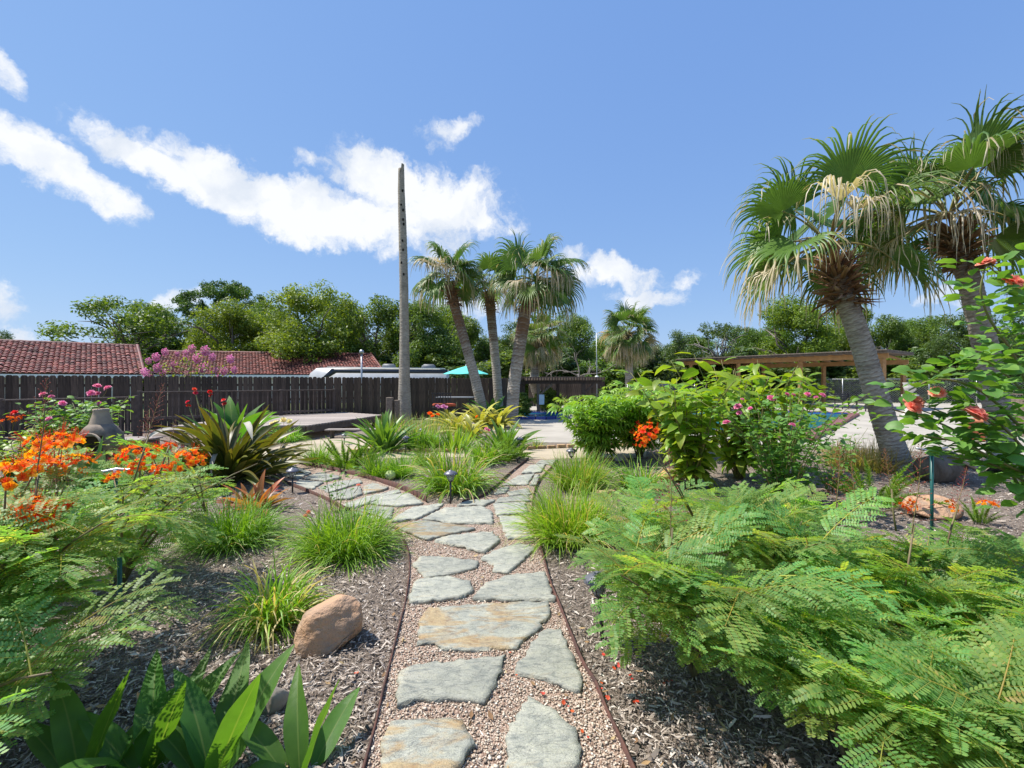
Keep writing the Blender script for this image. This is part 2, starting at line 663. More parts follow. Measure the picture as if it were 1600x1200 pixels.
M = {}
M['mulch'] = mat_mulch()
M['gravel'] = mat_gravel()
M['flag'] = mat_flag('grey_slate', False)
M['flag2'] = mat_flag('ochre_stained_slate', True)
M['grass_ground'] = pmat('lawn', (0.06, 0.09, 0.025), (0.12, 0.13, 0.05), 2.0, 0.95, 0.5, 30)
M['concrete'] = pmat('tan_concrete', (0.37, 0.31, 0.225), (0.30, 0.25, 0.18), 1.6, 0.85, 0.25, 90, bdist=0.004)
M['pooldeck'] = pmat('pale_pool_deck', (0.35, 0.32, 0.27), (0.27, 0.245, 0.205), 0.9, 0.85, 0.25, 60, bdist=0.004)
M['rust'] = pmat('rusty_steel', (0.11, 0.05, 0.037), (0.06, 0.035, 0.03), 12, 0.7, 0.3, 60, metal=0.3)
M['fence'] = pmat('dark_stained_wood', (0.095, 0.068, 0.050), (0.042, 0.030, 0.023), 5, 0.85, 0.5, 30, stretch=(6, 6, .6), rand=0.4)
M['rail'] = pmat('weathered_dark_wood', (0.105, 0.08, 0.066), (0.062, 0.047, 0.04), 7, 0.75, 0.4, 30, stretch=(1, 1, 1), rand=0.2)
M['deck'] = pmat('grey_deck_board', (0.33, 0.285, 0.25), (0.22, 0.185, 0.165), 5, 0.8, 0.4, 30, stretch=(8, 0.7, 1), rand=0.18)
M['darkwood'] = pmat('charred_dark_wood', (0.075, 0.055, 0.045), (0.045, 0.034, 0.028), 6, 0.8, 0.4, 30, rand=0.2)
M['oldwood'] = pmat('grey_brown_old_wood', (0.19, 0.15, 0.115), (0.11, 0.085, 0.065), 6, 0.85, 0.5, 30, stretch=(4, 4, .6), rand=0.15)
M['cedar'] = pmat('orange_cedar', (0.38, 0.215, 0.09), (0.29, 0.16, 0.065), 4, 0.65, 0.2, 30, stretch=(1, 1, 1), rand=0.12)
M['shingle'] = pmat('brown_roof_edge', (0.16, 0.13, 0.105), (0.095, 0.076, 0.062), 8, 0.85, 0.3, 40, rand=0.15)
M['tile'] = pmat('red_clay_tile', (0.155, 0.045, 0.036), (0.085, 0.028, 0.025), 2.2, 0.62, 0.3, 50, spec=0.5)
M['cream'] = pmat('cream_stucco', (0.62, 0.58, 0.5), (0.55, 0.51, 0.44), 3, 0.9, 0.2, 80)
M['white'] = pmat('white_paint', (0.78, 0.78, 0.76), (0.7, 0.7, 0.69), 3, 0.45)
M['whitegel'] = pmat('white_fibreglass', (0.50, 0.51, 0.52), (0.38, 0.39, 0.41), 1.2, 0.25, spec=0.5)
M['navy'] = pmat('dark_blue_stripe', (0.03, 0.036, 0.055), (0.045, 0.05, 0.07), 3, 0.3)
M['glass'] = pmat('dark_window_glass', (0.02, 0.025, 0.03), (0.03, 0.035, 0.04), 2, 0.08, spec=0.7)
M['grey'] = pmat('grey_plastic', (0.17, 0.18, 0.19), (0.13, 0.14, 0.15), 5, 0.45)
M['black'] = pmat('black_plastic', (0.025, 0.025, 0.028), (0.018, 0.018, 0.02), 8, 0.42, spec=0.5)
M['pewter'] = pmat('pewter_grey_cap', (0.15, 0.15, 0.175), (0.10, 0.10, 0.12), 14, 0.42, metal=0.35, spec=0.5)
M['steel'] = pmat('galvanised_steel', (0.42, 0.43, 0.44), (0.33, 0.34, 0.35), 14, 0.4, metal=0.75)
M['teal'] = pmat('turquoise_canvas', (0.10, 0.52, 0.47), (0.08, 0.45, 0.41), 3, 0.8)
M['screen'] = pmat('black_windscreen_cloth', (0.02, 0.028, 0.026), (0.03, 0.038, 0.035), 3, 0.85)
M['coping'] = pmat('maroon_coping', (0.20, 0.085, 0.08), (0.15, 0.065, 0.06), 6, 0.6, 0.2, 50, rand=0.1)
M['bluetile'] = pmat('cobalt_glazed_tile', (0.03, 0.06, 0.30), (0.02, 0.045, 0.21), 9, 0.25, rand=0.25, spec=0.6)
M['brick'] = pmat('buff_brick', (0.42, 0.30, 0.165), (0.30, 0.18, 0.10), 8, 0.85, 0.4, 60, rand=0.25)
M['clay'] = pmat('tan_fired_clay', (0.33, 0.26, 0.19), (0.20, 0.155, 0.115), 4, 0.7, 0.3, 30)
M['soot'] = pmat('sooty_dark_clay', (0.10, 0.08, 0.066), (0.24, 0.19, 0.14), 4, 0.8, 0.3, 30)
M['stone'] = pmat('white_cast_stone', (0.55, 0.53, 0.49), (0.42, 0.40, 0.36), 9, 0.85, 0.4, 50)
M['terra'] = pmat('terracotta', (0.42, 0.15, 0.08), (0.34, 0.12, 0.065), 6, 0.8)
M['greenpole'] = pmat('green_coated_stake', (0.012, 0.085, 0.075), (0.01, 0.065, 0.058), 9, 0.4)
M['palmbark'] = None


def mat_water():
    m, nt, b = nodes_of('pool_water')
    co = coord(nt)
    b.inputs['Base Color'].default_value = (0.03, 0.24, 0.29, 1)
    b.inputs['Roughness'].default_value = 0.06
    b.inputs['Specular IOR Level'].default_value = 0.6
    bump(nt, b, noise(nt, co, 3.0, 3, 0.5, 0.6), 0.25, 0.05)
    return m


def mat_lens():
    m, nt, b = nodes_of('clear_lens')
    b.inputs['Base Color'].default_value = (0.8, 0.85, 0.85, 1)
    b.inputs['Roughness'].default_value = 0.12
    b.inputs['Transmission Weight'].default_value = 0.85
    b.inputs['IOR'].default_value = 1.2
    return m


M['water'] = mat_water()
M['lens'] = mat_lens()

# ---------------------------------------------------------------- the setting
def sheet(name, poly, z, m):
    V = [(p[0], p[1], z) for p in poly]
    return struct(link(name, mk_mesh(name, V, [np.array([list(range(len(V)))])], [m])))


sheet('ground', [(-900, -300), (900, -300), (900, 1500), (-900, 1500)], -0.008, M['grass_ground'])
sheet('mulch_bed', [(-17, -2), (17, -2), (17, 17.5), (-17, 17.5)], 0.0, M['mulch'])
sheet('pool_deck', [(-1.2, 17), (.2, 12.1), (3, 11.9), (8, 11.2), (11, 9.6), (24, 10.5), (45, 20), (45, 35), (-3, 35), (-3, 20)], 0.004, M['pooldeck'])
walk = [G(*p) for p in ((330, 722), (395, 708), (470, 690), (545, 684), (600, 690), (640, 704), (760, 704), (832, 703), (905, 700), (1010, 698), (1010, 716), (900, 717), (830, 718),
                        (740, 715), (600, 717), (520, 722), (475, 726), (400, 732))]
sheet('walkway', walk, 0.010, M['concrete'])

PATH = [G(*p) for p in ((560, 1260), (588, 1134), (605, 1060), (625, 980), (636, 930), (640, 885), (634, 852), (620, 832), (600, 817),
                        (540, 797), (500, 777), (450, 757), (425, 742), (425, 727), (470, 727), (540, 741), (590, 754), (640, 772), (668, 788),
                        (720, 790), (755, 778), (776, 762), (800, 740), (826, 720), (872, 717), (868, 727), (845, 750), (834, 775), (831, 810), (842, 850),
                        (862, 920), (880, 965), (905, 1030), (930, 1075), (955, 1134), (1010, 1260))]
path = sheet('gravel_path', PATH, 0.016, M['gravel'])

FLAGS = [
    ([(620, 1102), (627, 1047), (650, 1038), (700, 1033), (790, 1022), (775, 1060), (755, 1096), (735, 1092), (700, 1089), (650, 1090)], 0),
    ([(653, 1003), (660, 962), (672, 948), (770, 942), (855, 939), (858, 958), (830, 988), (806, 1011), (770, 1008), (735, 1013), (690, 1010), (680, 1001)], 1),
    ([(805, 1047), (835, 1000), (848, 985), (876, 982), (890, 1015), (906, 1050), (905, 1078), (880, 1070), (840, 1055)], 0),
    ([(795, 1140), (825, 1088), (860, 1105), (900, 1137), (905, 1190), (850, 1225), (790, 1200)], 0),
    ([(600, 1150), (612, 1129), (660, 1124), (722, 1126), (740, 1160), (700, 1215), (600, 1220)], 1),
    ([(640, 940), (648, 910), (656, 905), (700, 900), (735, 908), (738, 922), (725, 930), (690, 936)], 0),
    ([(740, 934), (757, 912), (790, 899), (850, 893), (858, 915), (865, 936), (800, 936)], 0),
    ([(645, 880), (660, 868), (700, 870), (747, 875), (744, 885), (710, 894), (667, 901)], 0),
    ([(680, 844), (701, 837), (770, 832), (779, 845), (757, 862), (720, 853)], 0),
    ([(752, 871), (775, 859), (810, 848), (836, 855), (812, 878), (792, 893), (769, 890), (772, 880)], 0),
    ([(616, 820), (665, 813), (710, 819), (742, 825), (700, 834), (667, 842), (647, 835)], 1),
    ([(662, 810), (695, 794), (752, 791), (768, 800), (770, 816), (710, 816)], 0),
    ([(607, 815), (645, 792), (692, 786), (685, 794), (652, 809)], 0),
    ([(779, 806), (820, 807), (825, 820), (831, 839), (794, 840)], 0),
    ([(771, 787), (820, 784), (825, 800), (777, 804)], 0),
    ([(780, 778), (825, 773), (829, 782), (774, 785)], 0),
    ([(714, 789), (730, 781), (774, 781), (757, 789)], 0),
    ([(793, 768), (825, 762), (830, 771), (796, 773)], 0),
    ([(786, 757), (810, 743), (834, 740), (824, 756)], 0),
    ([(772, 771), (780, 762), (796, 759), (790, 769)], 0),
    ([(815, 739), (828, 727), (852, 725), (845, 737)], 0),
    ([(838, 724), (846, 719), (870, 718), (864, 725)], 0),
    ([(828, 757), (836, 742), (844, 742), (838, 757)], 0),
    ([(535, 788), (575, 775), (622, 765), (626, 769), (590, 780), (552, 793)], 0),
    ([(580, 786), (607, 772), (640, 771), (661, 786), (620, 790)], 0),
    ([(553, 799), (582, 789), (615, 792), (611, 808), (590, 812)], 0),
    ([(570, 770), (568, 760), (582, 754), (607, 761), (597, 766)], 1),
    ([(498, 761), (530, 752), (560, 748), (566, 753), (535, 762), (515, 768)], 0),
    ([(520, 779), (515, 771), (538, 765), (562, 760), (566, 771), (545, 779)], 0),
    ([(474, 747), (500, 738), (533, 745), (510, 751)], 0),
    ([(460, 757), (468, 750), (505, 753), (488, 763)], 0),
    ([(432, 733), (440, 727), (462, 728), (486, 738), (463, 747), (440, 742)], 0),
]


def flagstone(pix, ochre, seed):
    rg = np.random.default_rng(seed)
    P = np.array([G(p[0], p[1], 0.04)[:2] for p in pix])
    c = P.mean(0)
    P = c + (P - c) * 1.02
    # ragged split edges
    out = []
    n = len(P)
    for i in range(n):
        a, b = P[i], P[(i + 1) % n]
        ln = np.linalg.norm(b - a)
        k = max(2, min(14, int(ln / 0.032)))
        d = np.array([-(b - a)[1], (b - a)[0]]) / (ln + 1e-9)
        for t in range(k):
            f = t / k
            j = rg.normal(0, min(0.008, ln * 0.035)) if t else 0
            out.append(a + (b - a) * f + d * j)
    O = np.array(out) - c
    m = len(O)
    hgt = 0.038 + rg.uniform(-0.006, 0.006)
    def ring(s, z, jit=0.0):
        dirn = nrm(O)
        Q = O - dirn * s + rg.normal(0, jit + 1e-9, (m, 2))
        return np.column_stack([Q, np.full(m, z) + rg.normal(0, 0.0015, m)])
    V = np.concatenate([ring(0.004, 0.0), ring(0.0, hgt * 0.5, 0.004), ring(-0.001, hgt * 0.55, 0.003), ring(0.0025, hgt, .0025), ring(0.03, hgt + 0.0005), [[0, 0, hgt + .002]]])
    idx = np.arange(m)
    nx = (idx + 1) % m
    quads = np.concatenate([np.stack([r * m + idx, r * m + nx, (r + 1) * m + nx, (r + 1) * m + idx], 1) for r in range(4)])
    tris = np.stack([4 * m + idx, 4 * m + nx, np.full(m, 5 * m)], 1)
    # keep every face turned upwards or outwards
    area = 0.5 * np.sum(O[:, 0] * np.roll(O[:, 1], -1) - np.roll(O[:, 0], -1) * O[:, 1])
    if area < 0:
        quads, tris = quads[:, ::-1], tris[:, ::-1]
    o = link('flagstone', mk_mesh('flagstone', V, [quads, tris], [M['flag2'] if ochre else M['flag']]), path, loc=(c[0], c[1], 0.004))
    o.rotation_euler = (rg.normal(0, .006), rg.normal(0, .006), 0)
    return o


for i, (pix, oc) in enumerate(FLAGS):
    flagstone(pix, oc, 100 + i)


# steel edging
def edging(pix, label, h=0.05, m=None):
    P = np.array([G(*p)[:2] for p in pix])
    # smooth the line
    t = np.linspace(0, len(P) - 1, len(P) * 5)
    k = np.clip(t.astype(int), 0, len(P) - 2)
    f = (t - k)[:, None]
    p0, p1, p2, p3 = P[np.clip(k - 1, 0, None)], P[k], P[k + 1], P[np.clip(k + 2, None, len(P) - 1)]
    Q = 0.5 * ((2 * p1) + (-p0 + p2) * f + (2 * p0 - 5 * p1 + 4 * p2 - p3) * f ** 2 + (-p0 + 3 * p1 - 3 * p2 + p3) * f ** 3)
    tn = nrm(np.gradient(Q, axis=0))
    nn = np.stack([-tn[:, 1], tn[:, 0]], 1) * 0.005
    zt = h + 0.006 * np.sin(np.arange(len(Q)) * 0.9)
    n = len(Q)
    V = np.concatenate([np.column_stack([Q + nn, np.full(n, -.02)]), np.column_stack([Q + nn, zt]), np.column_stack([Q - nn, zt]), np.column_stack([Q - nn, np.full(n, -.02)])])
    i = np.arange(n - 1)
    F = np.concatenate([np.stack([r * n + i, r * n + i + 1, (r + 1) * n + i + 1, (r + 1) * n + i], 1) for r in range(3)])
    o = link('garden_edging', mk_mesh('garden_edging', V, [F], [m or M['rust']]))
    tag(o, label, 'edging', 'steel edging along the flagstone path')


edging([(555, 1262), (588, 1134), (605, 1060), (625, 980), (636, 930), (640, 885), (634, 852), (618, 830), (598, 816)], 'thin dark steel edging left of the near flagstone path', 0.035)
edging([(598, 815), (540, 797), (500, 777), (450, 757), (425, 742)], 'steel edging on the near side of the left path branch', 0.05)
edging([(470, 727), (540, 741), (590, 754), (640, 772), (666, 786)], 'curved reddish steel edging in front of the wedge bed, left branch', 0.09)
edging([(722, 790), (755, 778), (776, 762), (800, 740), (826, 719)], 'steel edging of the wedge bed beside the right path branch', 0.06)
edging([(868, 727), (845, 750), (834, 775), (831, 810), (842, 850), (862, 920), (880, 965), (905, 1030), (930, 1075), (955, 1134), (1012, 1262)], 'rusty red steel edging right of the near flagstone path', 0.045)


# brick edging behind the walkway
def brick_row(pix, label):
    root = thing('brick_edging', label, 'edging', G(*pix[0]))
    r0 = np.array(G(*pix[0]))
    me = None
    for a, b in zip(pix[:-1], pix[1:]):
        a, b = np.array(G(*a)), np.array(G(*b))
        ln = np.linalg.norm(b - a)
        n = max(1, int(ln / 0.22))
        for i in range(n):
            p = a + (b - a) * (i + .5) / n - r0
            R = frames(b - a)[0]
            if me is None:
                o = bm_obj('brick', bevel_box(0.10, 0.205, 0.09, 0.008), M['brick'], root)
                me = o.data
            else:
                o = link('brick', me, root)
            o.matrix_basis = m4(R, (p[0], p[1], 0.035 + random.uniform(-.008, .008)))


random.seed(4)
brick_row([(545, 707), (640, 707), (745, 706)], 'row of mossy buff bricks below the agapanthus beyond the concrete walk')
brick_row([(822, 702), (900, 699), (985, 697)], 'row of rusty buff bricks where the walk meets the pool terrace')

# ---------------------------------------------------------------- loose ground cover
_rg = np.random.default_rng(11)


def chips():
    N = 190000
    d = np.exp(_rg.uniform(np.log(1.35), np.log(9.5), N))
    x = _rg.uniform(-1.35, 1.35, N) * d
    ins = inpoly(x, d, PATH)
    keep = ~ins | (_rg.random(N) < 0.10)
    keep &= ~inpoly(x, d, walk)
    x, d, ins = x[keep], d[keep], ins[keep]
    N = len(x)
    L = _rg.gamma(2.6, 0.0080, N) + 0.004
    L = np.where(ins, L * .55, L)
    W = L * _rg.uniform(0.09, 0.27, N)
    t = np.array([[-.5, -.35, 0], [-.5, .45, 0], [0, -.5, .0], [0, .5, .0], [.5, -.3, 0], [.5, .25, 0]])
    bend = np.array([0, 0, 1, 1, 0, 0.0])
    az = _rg.uniform(0, 2 * np.pi, N)
    el = _rg.normal(0, 0.22, N)
    R = frames(azel(az, el), _rg.normal(0, .55, N))
    V = np.zeros((N, 6, 3))
    V[:, :, 1] = t[None, :, 0] * L[:, None]
    V[:, :, 0] = t[None, :, 1] * W[:, None]
    V[:, :, 2] = bend[None] * (L * _rg.normal(0.05, .1, N))[:, None]
    z = np.where(ins, 0.024, 0.006 + np.abs(_rg.normal(0, 0.010, N)))
    V = np.einsum('nij,nvj->nvi', R, V) + np.stack([x, d, z], 1)[:, None]
    f = np.array([(0, 2, 3, 1), (2, 4, 5, 3)])
    F = (f[None] + (np.arange(N) * 6)[:, None, None]).reshape(-1, 4)
    pale = np.clip(_rg.beta(1.25, 1.75, N) + 0.0, 0, 1)
    m, nt, b = nodes_of('wood_chip')
    c = ramp(nt, attr(nt, 'var'), [(0, (0.05, 0.038, 0.03)), (.2, (0.15, 0.12, 0.10)), (.5, (0.32, 0.28, 0.25)), (0.8, (0.50, 0.46, 0.425)), (1, (0.66, 0.63, 0.60))])
    c = mixc(nt, 1.0, c, (1.12, 1.06, 0.98), 'MULTIPLY')
    nt.links.new(c, b.inputs['Base Color'])
    b.inputs['Roughness'].default_value = 0.8
    o = link('wood_chips', mk_mesh('wood_chips', V.reshape(-1, 3), [F], [m], np.repeat(pale, 6)))
    stuff(o, 'grey brown shredded wood chips covering the planting beds', 'mulch')


def pebbles():
    N = 62000
    d = np.exp(_rg.uniform(np.log(1.5), np.log(7.0), N))
    x = _rg.uniform(-.5, .5, N) * 2.2
    x = np.where(d > 4.6, _rg.uniform(-4.5, 1.5, N), x)
    k = inpoly(x, d, PATH)
    x, d = x[k], d[k]
    N = len(x)
    u = np.array([[0, 0, -1], [1, 0, 0], [0, 1, 0], [-1, 0, 0], [0, -1, 0], [0, 0, 1], [.75, .75, .3], [-.75, .75, .3], [-.75, -.75, .3], [.75, -.75, .3]], float)
    u = nrm(u)
    f = np.array([(5, 9, 6), (5, 6, 7), (5, 7, 8), (5, 8, 9), (9, 1, 6), (6, 2, 7), (7, 3, 8), (8, 4, 9), (1, 0, 2), (2, 0, 3), (3, 0, 4), (4, 0, 1), (1, 2, 6), (2, 3, 7), (3, 4, 8), (4, 1, 9)])
    s = _rg.gamma(4.5, 0.00066, N) + 0.0012
    sc = np.stack([s * _rg.uniform(.8, 1.5, N), s * _rg.uniform(.8, 1.3, N), s * _rg.uniform(.6, 1, N)], 1)
    az = _rg.uniform(0, 6.28, N)
    V = u[None] * sc[:, None] * _rg.uniform(.85, 1.15, (N, 10, 1))
    R = frames(azel(az, _rg.normal(0, .3, N)))
    V = np.einsum('nij,nvj->nvi', R, V) + np.stack([x, d, 0.017 + s * .55], 1)[:, None]
    F = (f[None] + (np.arange(N) * 10)[:, None, None]).reshape(-1, 3)
    m, nt, b = nodes_of('pea_pebble')
    c = ramp(nt, attr(nt, 'var'), [(0, (0.17, 0.12, 0.09)), (.25, (0.35, 0.265, 0.205)), (.6, (0.48, 0.39, 0.31)), (.85, (0.55, 0.48, 0.40)), (1, (0.66, 0.62, 0.56))])
    c = mixc(nt, 1.0, c, (1.15, 1.13, 1.08), 'MULTIPLY')
    nt.links.new(c, b.inputs['Base Color'])
    b.inputs['Roughness'].default_value = 0.65
    o = link('pebbles', mk_mesh('pebbles', V.reshape(-1, 3), [F], [m], np.repeat(_rg.random(N), 10), smooth=True))
    stuff(o, 'pinkish tan pea gravel between the flagstones', 'gravel')


def petals():
    P = [G(*p) for p in ((552, 1061), (460, 1088), (795, 1026), (853, 1098), (875, 1107), (808, 1060), (895, 1120), (940, 1080), (955, 1095), (990, 1112), (945, 1032), (978, 1065),
                         (1045, 1078), (197, 955), (500, 1150), (880, 1150), (920, 1160), (700, 1140), (965, 1050), (1010, 1095))]
    acc = Acc()
    t = np.array([[0, -.5, 0], [.5, -.2, .15], [.4, .4, .1], [0, .55, .3], [-.4, .35, .12], [-.5, -.2, .2], [0, 0, -.05]])
    f = np.array([(0, 1, 6), (1, 2, 6), (2, 3, 6), (3, 4, 6), (4, 5, 6), (5, 0, 6)])
    for p in P:
        for k in range(random.choice((1, 2, 3))):
            R = frames(azel([random.uniform(0, 6.28)], [random.uniform(-.5, .5)]))[0]
            q = np.array(p) + (random.uniform(-.03, .03), random.uniform(-.03, .03), 0.032)
            acc.add((t * random.uniform(.010, .022)) @ R.T + q, f, random.random())
    m, nt, b = nodes_of('fallen_petal')
    nt.links.new(ramp(nt, attr(nt, 'var'), [(0, (0.45, 0.02, 0.015)), (1, (0.5, 0.09, 0.02))]), b.inputs['Base Color'])
    o = acc.obj('fallen_petals', m)
    stuff(o, 'scattered red petals fallen on the gravel and mulch', 'petals')


def dry_leaves():
    t = leaf = None
    n = 420
    d = np.exp(_rg.uniform(np.log(1.5), np.log(8.0), n))
    x = _rg.uniform(-1.2, 1.2, n) * d
    k = ~inpoly(x, d, walk)
    x, d = x[k], d[k]
    n = len(x)
    u = np.array([(0, -.5, 0), (.16, -.2, .05), (.2, .1, .08), (0, .5, .16), (-.2, .1, .06), (-.15, -.2, .03), (0, 0, -.03)])
    f = np.array([(0, 1, 6), (1, 2, 6), (2, 3, 6), (3, 4, 6), (4, 5, 6), (5, 0, 6)])
    R = frames(azel(_rg.uniform(0, 6.28, n), _rg.normal(0, .3, n)), _rg.normal(0, .5, n)) * _rg.uniform(.02, .055, n)[:, None, None]
    T = (u, [f], np.zeros(7), np.zeros((7, 3)))
    acc = Acc().inst(T, R, np.stack([x, d, np.full(n, .03)], 1), _rg.random(n))
    m, nt, b = nodes_of('dry_leaf_litter')
    nt.links.new(ramp(nt, attr(nt, 'var'), [(0, (0.16, 0.08, 0.035)), (.5, (0.33, 0.2, 0.09)), (1, (0.5, 0.4, 0.2))]), b.inputs['Base Color'])
    b.inputs['Roughness'].default_value = .8
    stuff(acc.obj('leaf_litter', m), 'scattered dry brown leaves lying on mulch and gravel', 'litter')


chips()
dry_leaves()
pebbles()
petals()

# ---------------------------------------------------------------- picket fence
def fence_pt(px, z=0):
    r = (px - 800) / FPX
    y = (13 + 14.6 * .671) / (1 - .671 * r)
    return np.array([r * y, y, z])


def picket_fence():
    a, b = fence_pt(-110), fence_pt(822)
    root = thing('picket_fence', 'long dark brown dog-eared picket fence behind the deck and dead trunk', 'fence', tuple(a))
    d = b - a
    ln = np.linalg.norm(d)
    u = d / ln
    R = frames(u)[0]
    nn = np.array([u[1], -u[0], 0])            # towards the viewer
    mes = []
    for w in (0.148, 0.140, 0.152):
        h = 1.78
        bm = bmesh.new()
        pr = [(-w / 2, 0), (w / 2, 0), (w / 2, h - .04), (w / 2 - .035, h), (-w / 2 + .035, h), (-w / 2, h - .04)]
        fv = [bm.verts.new((0.009, y, z)) for y, z in pr]
        bv = [bm.verts.new((-0.009, y, z)) for y, z in pr]
        bm.faces.new(fv); bm.faces.new(bv[::-1])
        for i in range(6):
            j = (i + 1) % 6
            bm.faces.new((fv[j], fv[i], bv[i], bv[j]))
        bmesh.ops.recalc_face_normals(bm, faces=bm.faces)
        me = bpy.data.meshes.new('picket')
        bm.to_mesh(me); bm.free()
        me.materials.append(M['fence'])
        mes.append(me)
    rg = random.Random(3)
    pitch = 0.155
    n = int(ln / pitch)
    for i in range(n):
        p = u * (i + .5) * pitch
        rr = Matrix.Rotation(rg.gauss(0, .006), 3, 'X')
        Rm = np.array(Matrix(R.tolist()) @ rr)
        o = link('picket', mes[rg.randrange(3)], root, mat=m4(Rm, p + nn * (.012 + .006 * rg.random()) + np.array([0, 0, 0.02 + rg.gauss(0, .008)])))
    for z in (0.35, 0.95, 1.5):
        beam('rail', -nn * .025 + np.array([0, 0, z]), d - nn * .025 + np.array([0, 0, z]), .038, .088, M['fence'], root)
    for i in range(int(ln / 2.4) + 1):
        p = u * min(i * 2.4, ln - .05) - nn * .09
        beam('post', p + (0, 0, 0), p + (0, 0, 1.72), .09, .09, M['fence'], root)
    # return section at the right, behind the pergola
    return b


fence_end = picket_fence()


def back_fence():
    a, b = np.array(A(826, 640, 30)), np.array(A(945, 640, 34))
    a[2] = b[2] = 0
    root = thing('board_fence', 'dark solid board fence standing behind the low pergola', 'fence', tuple(a))
    d = b - a
    ln = np.linalg.norm(d)
    R = frames(d / ln)[0]
    me = None
    n = int(ln / .2)
    for i in range(n):
        if me is None:
            o = bm_obj('board', bevel_box(.02, .19, 1.66, .004), M['fence'], root)
            me = o.data
        else:
            o = link('board', me, root)
        o.matrix_basis = m4(np.array([[R[0][0], R[0][1], 0], [R[1][0], R[1][1], 0], [0, 0, 1]]), d * (i + .5) / n + np.array([0, 0, .83]))
    for z in (.4, 1.3):
        beam('rail', (0, .04, z), d + (0, .04, z), .04, .09, M['fence'], root)


back_fence()


# ---------------------------------------------------------------- deck and railings
def deck():
    z = 0.40
    root = thing('wooden_deck', 'low grey plank deck beside the walkway in front of the fence', 'deck', (-7.0, 14.0, 0))
    o = np.array((-7.0, 14.0, 0))
    A0, B0 = np.array((-9.3, 12.5)), np.array((-5.7, 12.6))
    C0, D0, E0 = np.array((-4.75, 16.7)), np.array((-6.8, 18.2)), np.array((-9.4, 15.4))
    poly = [A0, B0, C0, D0, E0]
    # planks run left to right, cut to the deck outline
    y = 12.5
    w = 0.14
    while y < 18.2:
        ym = y + w / 2
        xs = []
        for i in range(5):
            p, q = poly[i], poly[(i + 1) % 5]
            if (p[1] > ym) != (q[1] > ym):
                xs.append(p[0] + (q[0] - p[0]) * (ym - p[1]) / (q[1] - p[1]))
        if len(xs) >= 2 and max(xs) - min(xs) > .2:
            x0, x1 = min(xs), max(xs)
            ob = bm_obj('plank', bevel_box(w - .008, x1 - x0, .035, .004), M['deck'], root,
                        mat=m4(np.array([[0, 1, 0], [-1, 0, 0], [0, 0, 1]], float), ((x0 + x1) / 2 - o[0], ym - o[1], z - .0175 + random.uniform(-.002, .002))))
        y += w
    for p, q in ((A0, B0), (B0, C0), (C0, D0)):
        dd = nrm(np.append(q - p, 0)) * 0.02
        beam('fascia', (*(p - o[:2] + dd[:2]), z - .13), (*(q - o[:2] - dd[:2]), z - .13), .035, .19, M['rail'], root)
    for p in (A0 + (.2, .15), (A0 + B0) / 2 + (0, .15), B0 + (-.2, .2), C0 + (-.3, -.1), (B0 + C0) / 2 + (-.2, 0)):
        beam('post', (*(p - o[:2]), 0), (*(p - o[:2]), z - .04), .09, .09, M['rail'], root)
    # step
    st = thing('deck_step', 'low wooden step bench standing in front of the deck corner', 'step', (-4.55, 13.0, 0))
    for i in range(2):
        beam('tread', (-.75, -.08 + i * .16, .24), (.75, .05 + i * .16, .24), .15, .04, M['deck'], st)
    for x in (-.6, .6):
        beam('leg', (x, .03, 0), (x, .03, .22), .06, .2, M['rail'], st)


def railing(p0, p1, zb, zt, label, posts):
    root = thing('railing', label, 'railing', (p0[0], p0[1], zb))
    a, b = np.zeros(3), np.array((p1[0] - p0[0], p1[1] - p0[1], 0))
    H = zt - zb
    ln = np.linalg.norm(b)
    beam('top_rail', a + (0, 0, H), b + (0, 0, H), .12, .035, M['rail'], root)
    beam('lower_rail', a + (0, 0, .09), b + (0, 0, .09), .035, .08, M['rail'], root)
    n = int(ln / .16)
    me = None
    for i in range(1, n):
        p = a + (b - a) * i / n
        if me is None:
            o = bm_obj('baluster', bevel_box(.035, .035, H - .03, .004), M['rail'], root)
            me = o.data
        else:
            o = link('baluster', me, root)
        o.location = p + np.array((0, -.02, H / 2 + .0))
    for i in range(posts):
        p = a + (b - a) * i / (posts - 1)
        beam('post', p + (0, 0, -zb), p + (0, 0, H + .04), .1, .1, M['rail'], root)


deck()
railing((-11.0, 13.45), (-6.95, 17.8), 0.42, 1.30, 'brown baluster railing along the back edge of the deck', 4)
railing((-11.8, 10.5), (-10.55, 12.75), 0.12, 1.18, 'lower brown railing left of the deck behind the pink roses', 3)


def boxes():
    t = thing('step_block', 'grey wooden step block right of the clay chiminea', 'step', (*A(213, 680, 10.2)[:2], 0))
    for k in range(3):
        beam('plank', (-.38, -.2 + k * .2, .33), (.38, -.2 + k * .2, .33), .19, .035, M['deck'], t)
    for x in (-.32, .32):
        beam('side', (x, -.25, .155), (x, .25, .155), .04, .3, M['rail'], t)
    beam('riser', (-.33, -.28, .16), (.33, -.28, .16), .03, .28, M['rail'], t)


boxes()


